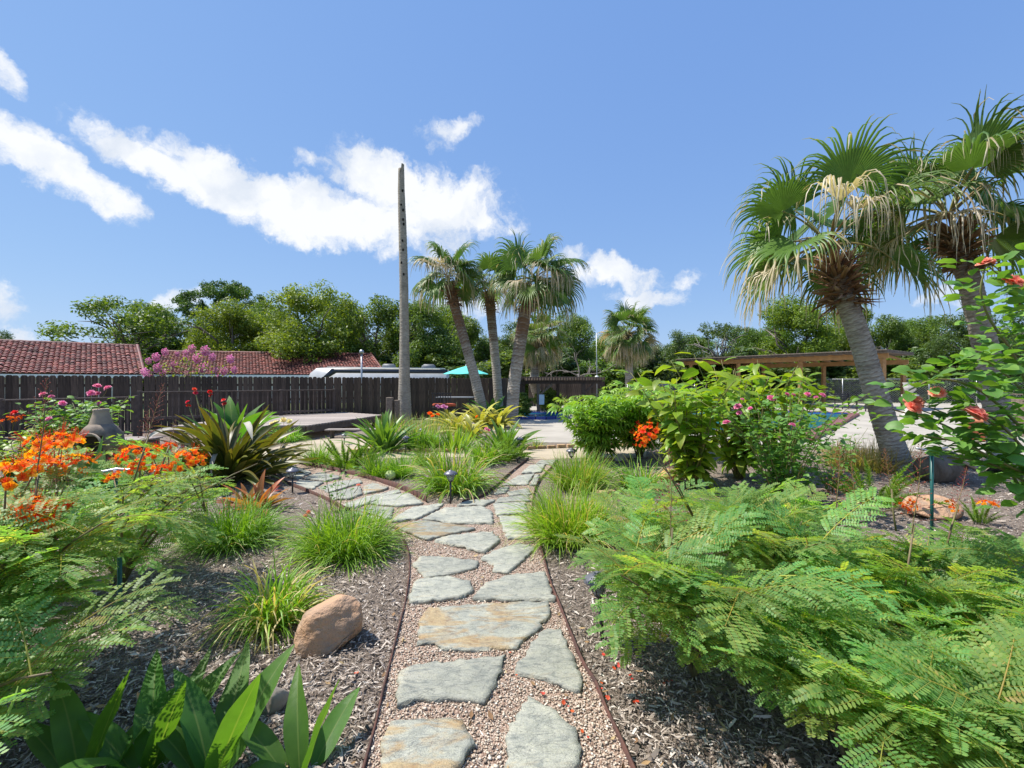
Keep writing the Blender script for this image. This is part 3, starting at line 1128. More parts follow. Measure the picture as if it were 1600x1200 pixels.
# ---------------------------------------------------------------- neighbouring houses
def tiled_roof(parent, e0, e1, r0, r1, name='roof', tw=0.235, course=0.30):
    """barrel tiles laid on the slope eave e0-e1, ridge r0-r1"""
    e0, e1, r0, r1 = (np.array(v, float) for v in (e0, e1, r0, r1))
    sl = np.linalg.norm((r0 + r1) / 2 - (e0 + e1) / 2)
    nc = int(sl / course)
    acc = Acc()
    a = np.linspace(0, np.pi, 6)
    for c in range(nc):
        f0, f1 = c / nc, min(1.0, (c + 1.12) / nc)
        A0, B0 = e0 + (r0 - e0) * f0, e1 + (r1 - e1) * f0
        A1, B1 = e0 + (r0 - e0) * f1, e1 + (r1 - e1) * f1
        ln = np.linalg.norm(B0 - A0)
        n = max(1, int(round(ln / tw)))
        up = nrm(np.cross(B0 - A0, A1 - A0))
        for i in range(n):
            g0, g1 = i / n, (i + 1) / n
            jit = RNG.normal(0, .011)
            V = []
            for (P, Q, lift) in ((A0, B0, .05), (A1, B1, 0.005)):
                p, q = P + (Q - P) * g0, P + (Q - P) * g1
                mid, hw = (p + q) / 2, (q - p) / 2
                for an in a:
                    V.append(mid - hw * np.cos(an) * .98 + up * (lift + jit + .085 * np.sin(an) ** 1.3 * (1 if an else 0)))
            V = np.array(V)
            k = np.arange(5)
            F = np.stack([k, k + 1, k + 7, k + 6], 1)
            F2 = np.array([[0, 1, 2, 3, 4, 5]])
            acc.add(V, [F, F2], RNG.random())
    m = bpy.data.materials.get('red_clay_tile')
    o = acc.obj(name, m, parent)
    stuff(o)
    return o


def tile_material():
    m = M['tile']
    nt = m.node_tree
    b = nt.nodes['Principled BSDF']
    c = b.inputs['Base Color'].links[0].from_socket
    v = ramp(nt, attr(nt, 'var'), [(0, (0.45, 0.45, 0.5)), (.5, (1, 1, 1)), (.85, (1.35, 1.3, 1.25)), (1, (2.0, 2.2, 2.2))])
    nt.links.new(mixc(nt, 1.0, c, v, 'MULTIPLY'), b.inputs['Base Color'])


tile_material()


def house(label, eL, eR, rL, rR, hip, gable_right):
    """eave and ridge ends in world coordinates, house body below"""
    root = thing('house', label, 'house', (0, 0, 0))
    eL, eR, rL, rR = (np.array(v, float) for v in (eL, eR, rL, rR))
    tiled_roof(root, eL, eR, rL, rR, 'roof_tiles')
    ridge = np.linspace(rL, rR, 30)
    ridge[:, 2] += .03 * np.sin(np.arange(30) * 2.1) * .3
    V, F = tube(ridge, .12, 8)
    Acc().add(V, F).obj('ridge_cap', M['tile'], root, True)
    V, F = tube(np.linspace(eR, rR, 16) + (0, 0, .06), .10, 8)
    Acc().add(V, F).obj('verge_cap', M['tile'], root, True)
    dn = np.array((0, 0, -1.0))
    beam('fascia', eL + dn * .1 + (0, .02, 0), eR + dn * .1 + (0, .02, 0), .04, .2, M['white'], root)
    # body: front wall, right end wall, rear slope
    dv = 2 * (rL - eL) * (1, 1, 0)
    dep = np.linalg.norm(dv)
    dv = dv / dep
    ev = eL[2] - .05
    acc = Acc()
    ev_ = nrm((eR - eL) * (1, 1, 0)) * .3
    f0, f1 = eL + ev_ + dv * .4, eR - ev_ + dv * .4
    b0, b1 = f0 + dv * (dep - .8), f1 + dv * (dep - .8)
    pts = [(*f0[:2], 0), (*f1[:2], 0), (*b1[:2], 0), (*b0[:2], 0), (*f0[:2], ev), (*f1[:2], ev), (*b1[:2], ev), (*b0[:2], ev)]
    acc.add(pts, np.array([(0, 1, 5, 4), (1, 2, 6, 5), (2, 3, 7, 6), (3, 0, 4, 7)]))
    if not hip:
        acc.add([(*f1[:2], ev), (*b1[:2], ev), (*((f1 + b1) / 2)[:2], rR[2] - .15)], np.array([(0, 1, 2)]))
    acc.obj('wall', M['cream'], root)
    # rear roof slope
    rb0, rb1 = eL + dv * dep, eR + dv * dep
    F = [np.array([(0, 1, 2, 3)])]
    acc = Acc().add([rL, rR, rb1, rb0], F, .5)
    if hip:
        acc.add([eR, rb1, rR], np.array([(0, 1, 2)]), .5)
    acc.obj('rear_roof', M['tile'], root)
    return root


house('long house with red barrel-tile roof at the far left behind the fence',
      (-30.2, 21.3, 2.03), (-22.2, 27.5, 2.03), (-34.1, 25.5, 4.1), (-26.1, 31.7, 4.1), False, True)
house('house with red tile roof behind the trailer and purple crepe myrtle',
      (-26.0, 33.0, 2.15), (-10.1, 36.5, 2.15), (-28.6, 37.4, 4.1), (-12.7, 40.9, 4.1), False, False)


# ---------------------------------------------------------------- trailer, vent pipe, parasol behind the fence
def trailer():
    a = np.array(A(481, 590, 25.5)); a[2] = 0
    b = np.array(A(702, 590, 27.5)); b[2] = 0
    root = thing('travel_trailer', 'white travel trailer with dark stripe, only its roof above the fence', 'trailer', tuple(a))
    d = b - a
    L = np.linalg.norm(d)
    rz = math.atan2(d[1], d[0])
    root.rotation_euler = (0, 0, rz)
    H = 2.42
    prof = [(0.0, .5), (0.0, 1.75), (.12, 2.1), (.45, 2.38), (1.0, H), (L - .3, H - .02), (L, H - .12), (L, .5)]
    W = 2.4
    def ext(pr, y0, y1):
        n = len(pr)
        V = [(x, y0, z) for x, z in pr] + [(x, y1, z) for x, z in pr]
        i = np.arange(n)
        j = (i + 1) % n
        return np.array(V), [np.array([list(range(n)), list(range(2 * n - 1, n - 1, -1))]), np.stack([j, i, i + n, j + n], 1)]
    V, F = ext(prof, 0, W)
    Acc().add(V, F).obj('body', M['whitegel'], root)
    st = [(.75, 1.85), (1.0, 2.1), (1.25, 2.36), (L - .1, 2.36), (L - .1, 2.12), (1.5, 2.12), (1.15, 1.9)]
    V, F = ext(st, -.02, -.004)
    Acc().add(V, F).obj('stripe', M['navy'], root)
    for (x0, x1) in ((2.0, 3.0), (4.2, 5.4), (6.3, 7.0)):
        V, F = ext([(x0, 1.1), (x1, 1.1), (x1, 1.85), (x0, 1.85)], -.025, -.004)
        Acc().add(V, F).obj('window', M['glass'], root)
    V, F = ext([(1.0, H), (1.02, H + .04), (L - .25, H + .02), (L - .25, H - .02)], -.04, W + .04)
    Acc().add(V, F).obj('roof_edge', M['white'], root)
    for px in (607, 673):
        x = (np.array(A(px, 590, 26.5)) - a)[:2] @ (d[:2] / L)
        pr = [(x - .42, H), (x - .36, H + .22), (x - .25, H + .28), (x + .28, H + .28), (x + .4, H + .2), (x + .44, H)]
        V, F = ext(pr, .8, 1.55)
        Acc().add(V, F).obj('air_conditioner', M['grey'], root)
    for x in (L * .62, L * .72):
        V, F = lathe([(0, -.06), (.34, -.06), (.36, 0), (.34, .16), (0, .16)], 18)
        V = np.column_stack([V[:, 0] + x, V[:, 2], V[:, 1] + .36])
        Acc().add(V, F).obj('wheel', M['black'], root)


trailer()


def vent_pipe():
    p = A(565, 590, 23.5)
    root = thing('vent_pipe', 'thin grey metal pipe with cap rising above the fence', 'pipe', (p[0], p[1], 0))
    V, F = tube([(0, 0, 0), (0, 0, 3.1)], .045, 10)
    Acc().add(V, F).obj('pipe', M['steel'], root, True)
    V, F = lathe([(0, 3.28), (.1, 3.24), (.13, 3.1), (.05, 3.08)], 12)
    Acc().add(V, F).obj('cap', M['steel'], root, True)


vent_pipe()


def parasol():
    p = A(728, 590, 25.5)
    root = thing('parasol', 'turquoise garden parasol open behind the fence', 'umbrella', (p[0], p[1], 0))
    top, rim, R = 2.50, 2.06, 1.27
    V, F = tube([(0, 0, 0), (0, 0, top)], .025, 8)
    Acc().add(V, F).obj('pole', M['steel'], root, True)
    n = 8
    acc = Acc()
    for k in range(n):
        a0, a1 = 2 * np.pi * k / n + .2, 2 * np.pi * (k + 1) / n + .2
        ok = []
        for t in (0, .35, .7, 1.0):
            for f in (0, .5, 1):
                an = a0 + (a1 - a0) * f
                rr = R * t * (1 if f != .5 else .95)
                ok.append((rr * np.cos(an), rr * np.sin(an), top - (top - rim) * t ** 1.15 - (.03 * t if f == .5 else 0)))
        Fq = [(i * 3 + j, i * 3 + j + 1, i * 3 + j + 4, i * 3 + j + 3) for i in range(3) for j in range(2)]
        acc.add(ok, np.array(Fq))
    acc.obj('canopy', M['teal'], root)
    for k in range(n):
        an = 2 * np.pi * k / n + .2
        V, F = tube([(0, 0, top - .05), (R * np.cos(an), R * np.sin(an), rim - .01)], .008, 5)
        Acc().add(V, F).obj('rib', M['steel'], root)
    V, F = lathe([(0, top + .1), (.025, top + .06), (.03, top)], 8)
    Acc().add(V, F).obj('finial', M['white'], root)


parasol()


# ---------------------------------------------------------------- low pergola, spa, pool, pavilion
def pergola():
    p = np.array((.35, 23.0, 0))
    root = thing('pergola', 'dark low wooden pergola with slatted roof beside the spa', 'pergola', tuple(p))
    z = 1.70
    W = 4.0
    for y in (0, 2.6):
        beam('beam', (-.2, y, z - .1), (W + .2, y, z - .1), .09, .17, M['darkwood'], root)
    for (x, y, m) in ((.98, 0, 'oldwood'), (2.05, .9, 'darkwood'), (3.25, 0, 'darkwood'), (.1, 2.6, 'darkwood'), (3.7, 2.6, 'darkwood')):
        beam('post', (x, y, 0), (x, y, z - .18), .15, .15, M[m], root)
    beam('brace', (1.05, -.01, z - .75), (1.68, -.01, z - .2), .1, .1, M['oldwood'], root)
    beam('brace', (3.3, -.01, z - .65), (3.8, -.01, z - .2), .1, .1, M['darkwood'], root)
    me = None
    for i in range(34):
        x = -.25 + i * (W + .5) / 33
        if me is None:
            o = bm_obj('rafter', bevel_box(.05, 3.4, .14, .004), M['darkwood'], root)
            me = o.data
        else:
            o = link('rafter', me, root)
        o.location = (x, 1.3, z + .06)
    for i in range(3):
        beam('batten', (-.3, -.25 + i * 1.5, z + .15), (W + .3, -.25 + i * 1.5, z + .15), .1, .03, M['rail'], root)
    # pool rules board on the front post
    s = tag(link('notice_board', None, loc=(p[0] + 1.14, p[1] - .13, .72)), 'small pale blue notice board fixed to the pergola post', 'sign')
    bm_obj('board', bevel_box(.26, .02, .5, .004), pmat('pale_blue_sign', (0.45, 0.6, 0.72), (0.42, 0.56, 0.68), 3, .5), s)
    ink = pmat('white_print', (0.8, 0.82, 0.84), None, 3, .5)
    for i, w in enumerate((.18, .2, .16, .2, .19, .13)):
        bm_obj('text_line', bevel_box(w, .003, .022, .001), ink, s, loc=(-.02 + .01 * (i % 2), -.0125, .18 - i * .065))
    # side mast
    t = thing('mast', 'thin white mast at the right end of the pergola', 'pole', (p[0] + W + .12, p[1] + 1.0, 0))
    V, F = tube([(0, 0, 0), (0, 0, 2.2), (-.02, 0, 4.2)], [.03, .025, .01], 8)
    Acc().add(V, F).obj('pole', M['steel'], t, True)
    V, F = lathe([(0, 1.95), (.09, 1.92), (.1, 1.8), (.03, 1.76)], 12)
    Acc().add(V, F).obj('lamp_head', M['white'], t, True)


pergola()


def spa():
    c = np.array((1.0, 20.9, 0))
    root = thing('spa', 'low cobalt blue tiled spa rim in front of the pergola', 'spa', tuple(c))
    R = 1.5
    n = 22
    me = None
    for k in range(n):
        an = 2 * np.pi * k / n
        if me is None:
            o = bm_obj('tile', bevel_box(.2, 2 * np.pi * R / n - .01, .13, .01), M['bluetile'], root)
            me = o.data
        else:
            o = link('tile', me, root)
        o.location = (R * np.cos(an), R * np.sin(an), .065)
        o.rotation_euler = (0, 0, an)
    V, F = lathe([(0, .08), (R - .1, .08)], n)
    Acc().add(V, F).obj('water', M['water'], root)


spa()


def pool():
    P = [np.array(p) for p in ((16.4, 22.0), (8.0, 12.6), (3.6, 16.6), (11.6, 25.8))]
    root = thing('swimming_pool', 'swimming pool with maroon coping, half hidden by the rose shrub', 'pool', (P[0][0], P[0][1], 0))
    o = P[0]
    c = sum(P) / 4
    V = [(*(p - o), .05) for p in P]
    mk = link('water', mk_mesh('water', V, [np.array([(3, 2, 1, 0)])], [M['water']]), root)
    me = None
    for i in range(4):
        a, b = P[i], P[(i + 1) % 4]
        ln = np.linalg.norm(b - a)
        n = int(ln / .62)
        R = frames(np.append(b - a, 0))[0]
        out = R[:, 0] * .12 * (1 if (R[:2, 0] @ ((a + b) / 2 - c)) > 0 else -1)
        for k in range(n):
            q = np.append(a + (b - a) * (k + .5) / n - o, .06) + out
            if me is None:
                ob = bm_obj('coping_stone', bevel_box(.42, .61, .12, .02, 2), M['coping'], root)
                me = ob.data
            else:
                ob = link('coping_stone', me, root)
            ob.matrix_basis = m4(R, q)
    # blue waterline tile band inside the far edge
    a, b = P[3], P[0]
    beam('tile_band', (*(a - o + (0.1, -.12)), .075), (*(b - o + (-.1, -.12)), .075), .03, .06, M['bluetile'], root)


pool()


def pavilion():
    a, b = np.array((20.9, 26.0, 0)), np.array((13.8, 36.0, 0))       # front edge
    root = thing('pavilion', 'open cedar post pavilion with flat sloping roof beyond the pool', 'pavilion', tuple(a))
    d = b - a
    ln = np.linalg.norm(d)
    u = d / ln
    nn = np.array((u[1], -u[0], 0))
    if nn[0] < 0:
        nn = -nn
    zf = 3.12
    dep = 3.6
    for f in (-.02, .33, .66, .97):
        p = d * f
        for k in (0, dep):
            beam('post', p + nn * k, p + nn * k + (0, 0, zf - .18 - (.25 if k else 0)), .2, .2, M['cedar'], root)
    beam('front_beam', d * -.04 + (0, 0, zf - .04), d * 1.02 + (0, 0, zf - .04), .1, .28, M['cedar'], root)
    beam('rear_beam', d * -.04 + nn * dep + (0, 0, zf - .3), d * 1.02 + nn * dep + (0, 0, zf - .3), .1, .28, M['cedar'], root)
    for i in range(17):
        p = d * (i / 16)
        beam('rafter', p - nn * .5 + (0, 0, zf + .17), p + nn * (dep + .5) + (0, 0, zf - .12), .05, .14, M['cedar'], root)
    for k in range(3):
        beam('roof_layer', d * -.05 + nn * (dep / 2 - .06 * k) + (0, 0, zf + .15 + .06 * k), d * 1.04 + nn * (dep / 2 - .06 * k) + (0, 0, zf + .15 + .06 * k), dep + 1.25, .055, M['shingle'], root)
    sh = bpy.data.objects


pavilion()


def chainlink(a, b, h, label, screen):
    a, b = np.array(a), np.array(b)
    root = thing('chain_link_fence', label, 'fence', (a[0], a[1], 0))
    d = np.append(b - a, 0)
    ln = np.linalg.norm(d)
    n = max(2, int(ln / 2.6))
    for i in range(n + 1):
        V, F = tube([d * i / n, d * i / n + (0, 0, h + .04)], .03, 8)
        Acc().add(V, F).obj('post', M['steel'], root, True)
    V, F = tube([(0, 0, h), d + (0, 0, h)], .022, 8)
    Acc().add(V, F).obj('top_rail', M['steel'], root, True)
    if screen:
        V = [(0, 0, .05), d + (0, 0, .05), d + (0, 0, h - .05), (0, 0, h - .05)]
        V = np.array(V) + nrm(np.array((-d[1], d[0], 0))) * .04
        V2 = V + nrm(np.array((-d[1], d[0], 0))) * .004
        F = np.array([(0, 1, 2, 3), (7, 6, 5, 4), (0, 4, 5, 1), (1, 5, 6, 2), (2, 6, 7, 3), (3, 7, 4, 0)])
        Acc().add(np.concatenate([V, V2]), F).obj('windscreen', M['screen'], root)
    # wires
    sp = .16
    acc = Acc()
    k = int(ln / sp)
    u = d / ln
    for s in (1, -1):
        for i in range(-int(h / sp), k + int(h / sp)):
            x0, x1 = i * sp, i * sp + s * h
            z0, z1 = 0.03, h
            lo, hi = min(x0, x1), max(x0, x1)
            if hi < 0 or lo > ln:
                continue
            def zz(x):
                return z0 + (x - x0) / (x1 - x0) * (z1 - z0)
            xa, xb = np.clip(x0, 0, ln), np.clip(x1, 0, ln)
            pa, pb = u * xa + (0, 0, zz(xa)), u * xb + (0, 0, zz(xb))
            w = np.array((0, 0, .006))
            acc.add([pa - w, pb - w, pb + w, pa + w], np.array([(0, 1, 2, 3)]))
    o = acc.obj('wire_mesh', M['steel'], root)
    stuff(o)


chainlink((6.6, 26.0), (15.6, 36.5), 1.42, 'chain-link fence with black windscreen left of the pavilion', True)
chainlink((18.5, 38.5), (40.0, 29.0), 1.83, 'grey chain-link fence behind the pavilion under the trees', False)


def urn():
    p = A(1422, 640, 21)
    root = thing('stone_urn', 'white stone urn on a fluted pedestal beside the pavilion post', 'urn', (p[0], p[1], 0))
    a = np.linspace(0, 2 * np.pi, 24, endpoint=False)
    V, F = lathe([(.3, 0), (.3, .1), (.24, .14), (.2, .18), (.19, .8), (.2, .86), (.3, .92), (.32, 1.0), (.3, 1.02), (0, 1.02)], 24)
    r = np.hypot(V[:, 0], V[:, 1])
    fl = (V[:, 2] > .17) & (V[:, 2] < .85)
    V[fl, :2] *= (1 - .06 * (np.arange(len(V))[fl] % 2))[:, None]
    Acc().add(V, F).obj('pedestal', M['stone'], root)
    V, F = lathe([(.12, 1.0), (.1, 1.05), (.08, 1.1), (.14, 1.16), (.22, 1.26), (.25, 1.4), (.24, 1.5), (.27, 1.54), (.28, 1.57), (.24, 1.57), (.2, 1.45), (0, 1.4)], 24)
    Acc().add(V, F).obj('bowl', M['stone'], root, True)


urn()


def bench(px, py, d, label):
    p = A(px, py, d)
    root = thing('garden_bench', label, 'bench', (p[0], p[1], 0), .3)
    for k in range(4):
        beam('slat', (-.6, -.2 + k * .13, .44), (.6, -.2 + k * .13, .44), .1, .03, M['black'], root)
    for k in range(3):
        beam('back_slat', (-.6, .28, .58 + k * .14), (.6, .28, .58 + k * .14), .025, .1, M['black'], root)
    for x in (-.55, .55):
        for y in (-.2, .26):
            beam('leg', (x, y, 0), (x, y, .43 if y < 0 else .92), .05, .05, M['black'], root)


bench(1322, 640, 27, 'black slatted bench under the pavilion, left of the leaning palm trunk')
bench(1358, 640, 25, 'black slatted bench hard against the leaning palm trunk')


def patio_set():
    p = A(708, 640, 18.6)
    t = thing('patio_table', 'dark metal patio table by the fence behind the bromeliads', 'table', (p[0], p[1], 0))
    bm_obj('tabletop', bevel_box(1.5, .8, .04, .01), M['grey'], t, loc=(0.1, 0, .98))
    for x in (-.5, .7):
        for y in (-.32, .32):
            beam('leg', (x, y, 0), (x, y, .97), .04, .04, M['black'], t)
    red = pmat('orange_red_cushion', (0.42, 0.10, 0.05), (0.36, 0.08, 0.04), 4, .8)
    for i, (px, lab) in enumerate(((688, 'dark patio chair with orange seat pad, left one at the table'), (700, 'dark patio chair with orange seat pad, right one at the table'))):
        q = A(px, 640, 17.6)
        c = thing('patio_chair', lab, 'chair', (q[0], q[1], 0), .5, 'chairs at the patio table')
        bm_obj('seat', bevel_box(.5, .5, .05, .015), M['black'], c, loc=(0, 0, .62))
        bm_obj('cushion', bevel_box(.5, .5, .1, .03, 2), red, c, loc=(0, 0, .72))
        for k in range(5):
            beam('back_slat', (-.2 + k * .1, .24, .66), (-.22 + k * .11, .3, 1.15), .03, .02, M['black'], c)
        beam('back_rail', (-.26, .3, 1.16), (.26, .3, 1.16), .03, .04, M['black'], c)
        for x in (-.22, .22):
            for y in (-.22, .22):
                beam('leg', (x, y, 0), (x, y, .6), .03, .03, M['black'], c)


patio_set()


def stump_post():
    p = A(609, 640, 16.4)
    t = thing('wooden_post', 'short square weathered post left of the dead trunk base', 'post', (p[0], p[1], 0))
    beam('shaft', (0, 0, 0), (0, 0, 1.05), .22, .22, M['oldwood'], t, .015)
    beam('shaft', (.25, .05, 0), (.25, .05, .95), .16, .2, M['oldwood'], t, .015)


stump_post()


def chiminea():
    p = A(158, 690, 7.3)
    root = thing('chiminea', 'clay chiminea with sooty round belly opening beside the pink roses', 'chiminea', (p[0], p[1], .27), -1.45)
    root.scale = (.82, .82, .8)
    a = 24
    prof = [(.12, .12), (.2, .14), (.31, .27), (.36, .45), (.34, .62), (.25, .76), (.17, .84)]
    V, F = lathe(prof, 28)
    # leave the fire mouth open (facing +X in its own frame)
    keep = []
    for q in F[0]:
        c = V[q].mean(0)
        an = math.atan2(c[1], c[0])
        if abs(an) < .72 and .27 < c[2] < .66:
            continue
        keep.append(q)
    body = Acc().add(V, [np.array(keep)]).obj('belly', M['soot'], root, True)
    md = body.modifiers.new('thick', 'SOLIDIFY'); md.thickness = .03
    th = np.linspace(0, 2 * np.pi, 22)
    rim = np.stack([np.full(22, .345) - .035 * np.cos(th) ** 2, .24 * np.sin(th), .46 + .2 * np.cos(th)], 1)
    V, F = tube(rim, .022, 7, False)
    Acc().add(V, F).obj('mouth_rim', M['clay'], root, True)
    V, F = lathe([(.19, .80), (.17, .88), (.14, .98), (.12, 1.08), (.135, 1.12), (.11, 1.13), (.09, 1.02), (.1, .9)], 24)
    Acc().add(V, F).obj('chimney', M['clay'], root, True)
    V, F = lathe([(.0, -.41), (.30, -.41), (.30, -.37), (.16, -.2), (.15, -.05), (.22, .08), (.2, .14), (.1, .15)], 20)
    Acc().add(V, F).obj('stand', M['soot'], root, True)


chiminea()

# ================================================================ plants
M['leaf_palm'] = leafmat('fan_palm_leaf', [(0, (0.055, 0.115, 0.022)), (.35, (0.10, 0.175, 0.035)), (.55, (0.19, 0.21, 0.06)), (.72, (0.33, 0.26, 0.14)), (1, (0.48, 0.42, 0.33))], .38, .42, spec=.5, tint=(1.45, 1.4, 0.75))
M['petiole'] = leafmat('palm_petiole', [(0, (0.10, 0.14, 0.03)), (1, (0.24, 0.15, 0.06))], .05, .5)
M['boot'] = leafmat('old_leaf_base', [(0, (0.10, 0.055, 0.03)), (.5, (0.20, 0.12, 0.07)), (1, (0.32, 0.24, 0.17))], .03, .85, spec=.2)
M['canna'] = leafmat('broad_green_leaf', [(0, (0.045, 0.13, 0.02)), (1, (0.085, 0.20, 0.03))], .45, .46, rib=(0.16, 0.25, 0.06), vein=34)
M['strapdark'] = leafmat('olive_bronze_strap_leaf', [(0, (0.05, 0.065, 0.013)), (.5, (0.085, 0.095, 0.018)), (1, (0.16, 0.115, 0.025))], .26, .42, rand=.35, hue=.03)
M['strapgreen'] = leafmat('green_strap_leaf', [(0, (0.065, 0.155, 0.028)), (1, (0.125, 0.24, 0.04))], .32, .40, rib=(0.13, 0.22, 0.06))
M['brom'] = leafmat('yellow_bromeliad_leaf', [(0, (0.16, 0.20, 0.03)), (.6, (0.36, 0.36, 0.09)), (1, (0.58, 0.52, 0.28))], .28, .40, rand=.3)
M['croton'] = leafmat('orange_bronze_leaf', [(0, (0.10, 0.06, 0.02)), (.5, (0.26, 0.12, 0.03)), (1, (0.48, 0.14, 0.04))], .32, .4, rib=(0.4, 0.2, 0.08), rand=.35, hue=.04)
M['drystrap'] = leafmat('dry_grey_leaf', [(0, (0.30, 0.28, 0.24)), (1, (0.42, 0.40, 0.36))], .15, .7)
M['grass'] = leafmat('grass_blade', [(0, (0.07, 0.14, 0.014)), (.4, (0.13, 0.265, 0.022)), (.7, (0.20, 0.34, 0.04)), (.85, (0.33, 0.32, 0.09)), (1, (0.46, 0.37, 0.19))], .36, .42)
M['frond'] = leafmat('feathery_leaflet', [(0, (0.105, 0.21, 0.07)), (.45, (0.15, 0.29, 0.085)), (.8, (0.25, 0.36, 0.092)), (1, (0.42, 0.36, 0.12))], .52, .48, rand=.25, hue=.028)
M['frondstem'] = pmat('olive_brown_stem', (0.15, 0.14, 0.05), (0.13, 0.085, 0.05), 20, .6)
M['redstem'] = leafmat('red_flower_stalk', [(0, (0.30, 0.055, 0.04)), (.5, (0.24, 0.05, 0.035)), (1, (0.16, 0.13, 0.05))], .05, .55)
M['flame'] = leafmat('flame_petal', [(0, (0.70, 0.04, 0.012)), (.3, (0.70, 0.11, 0.012)), (.65, (0.70, 0.24, 0.012)), (1, (0.71, 0.40, 0.015))], .5, .6, rand=.06, spec=.2, tint=(1.35, 1.3, 1.0))
M['pod'] = leafmat('green_seed_pod', [(0, (0.17, 0.26, 0.07)), (1, (0.22, 0.30, 0.09))], .15, .5)
M['foxtail'] = leafmat('foxtail_needle', [(0, (0.08, 0.17, 0.02)), (1, (0.22, 0.36, 0.04))], .35, .5)
M['roseleaf'] = leafmat('rose_leaf', [(0, (0.055, 0.14, 0.025)), (.6, (0.115, 0.24, 0.045)), (1, (0.19, 0.30, 0.06))], .36, .5, rib=(0.13, 0.21, 0.06), rand=.25)
M['bigleaf'] = leafmat('yellow_green_broad_leaf', [(0, (0.10, 0.20, 0.02)), (.55, (0.20, 0.31, 0.03)), (1, (0.38, 0.41, 0.06))], .40, .42, rib=(0.24, 0.32, 0.09), rand=.28, hue=.025)
M['cassava'] = leafmat('drooping_green_leaflet', [(0, (0.13, 0.26, 0.03)), (1, (0.24, 0.40, 0.055))], .36, .36, rand=.22)
M['coral'] = leafmat('coral_rose_petal', [(0, (0.70, 0.15, 0.12)), (.5, (0.71, 0.27, 0.21)), (1, (0.71, 0.42, 0.33))], .4, .5, rand=.06, tint=(1.35, 1.3, 1.25))
M['pinkp'] = leafmat('pink_petal', [(0, (0.60, 0.08, 0.24)), (.6, (0.74, 0.22, 0.38)), (1, (0.82, 0.5, 0.55))], .35, .5, rand=.1, tint=(1.15, 1.05, 1.05))
M['redp'] = leafmat('scarlet_petal', [(0, (0.62, 0.015, 0.02)), (1, (0.72, 0.05, 0.04))], .3, .5, tint=(1.15, 1.05, 1.05))
M['myrtle'] = leafmat('lilac_pink_petal', [(0, (0.50, 0.15, 0.36)), (1, (0.66, 0.32, 0.54))], .35, .6, tint=(1.15, 1.05, 1.05))
M['palef'] = leafmat('pale_yellow_petal', [(0, (0.75, 0.62, 0.2)), (1, (0.85, 0.80, 0.5))], .35, .6, tint=(1.15, 1.05, 1.05))
M['green_cane'] = pmat('green_rose_cane', (0.13, 0.16, 0.04), (0.17, 0.12, 0.05), 9, .55)
M['oakleaf'] = leafmat('tree_leaf', [(0, (0.045, 0.085, 0.016)), (.5, (0.10, 0.17, 0.03)), (1, (0.17, 0.25, 0.042))], .36, .5, rand=.05)
M['limeleaf'] = leafmat('light_tree_leaf', [(0, (0.07, 0.12, 0.016)), (.5, (0.15, 0.215, 0.028)), (1, (0.25, 0.31, 0.045))], .38, .5, rand=.05)
M['darkleaf'] = leafmat('dark_tree_leaf', [(0, (0.034, 0.062, 0.018)), (.5, (0.066, 0.115, 0.03)), (1, (0.11, 0.165, 0.042))], .32, .5, rand=.05)
M['needle'] = leafmat('pine_needle', [(0, (0.034, 0.07, 0.016)), (.5, (0.065, 0.12, 0.024)), (1, (0.11, 0.17, 0.035))], .28, .55, rand=.05)
M['bark'] = pmat('grey_brown_bark', (0.085, 0.07, 0.055), (0.16, 0.14, 0.115), 6, .95, .7, 20, stretch=(1, 1, .3), bdist=.03)
M['deadbark'] = pmat('bare_grey_branch', (0.22, 0.20, 0.18), (0.14, 0.12, 0.105), 6, .9, .4, 20)


def mat_trunk(name, stops, b2=1.0):
    m, nt, b = nodes_of(name)
    co = coord(nt)
    c = ramp(nt, attr(nt, 'var'), stops)
    n1 = noise(nt, mapping(nt, co, (1, 1, 5)), 9, 6, .7)
    n2 = noise(nt, co, 2.5, 4)
    c = mixc(nt, .75, c, ramp(nt, n1, [(.3, (.45, .43, .42)), (.5, (1, 1, 1)), (.7, (1.45, 1.42, 1.4))]), 'MULTIPLY')
    c = mixc(nt, .5, c, ramp(nt, n2, [(.35, (.7, .7, .68)), (.65, (1.2, 1.2, 1.2))]), 'MULTIPLY')
    c = mixc(nt, 1.0, c, (1.15, 1.13, 1.1), 'MULTIPLY')
    nt.links.new(c, b.inputs['Base Color'])
    b.inputs['Roughness'].default_value = .9
    b.inputs['Specular IOR Level'].default_value = .2
    bump(nt, b, n1, .8, .03)
    return m


M['palmbark'] = mat_trunk('ringed_palm_bark', [(0, (0.42, 0.385, 0.335)), (.3, (0.34, 0.305, 0.26)), (.55, (0.24, 0.205, 0.17)), (.8, (0.17, 0.12, 0.09)), (1, (0.17, 0.095, 0.055))])
M['deadpalm'] = mat_trunk('weathered_dead_trunk', [(0, (0.25, 0.23, 0.195)), (.35, (0.31, 0.285, 0.24)), (1, (0.2, 0.17, 0.14))])


# ---------------------------------------------------------------- leaf templates
def prof(shape, t):
    if shape == 'lance':
        return np.sin(np.pi * np.clip(t, 0, 1) ** .72) ** .85
    if shape == 'oval':
        return np.sin(np.pi * np.clip(t, 0, 1) ** .85) ** .62
    if shape == 'ovate':
        return np.sin(np.pi * np.clip(t, 0, 1) ** .62) ** .8
    if shape == 'strap':
        return np.minimum(1, .45 + 1.5 * t) * np.clip((1 - t) / .38, 0, 1) ** .7
    if shape == 'blade':
        return np.minimum(1, .7 + t) * (1 - t) ** .55
    return np.ones_like(t)


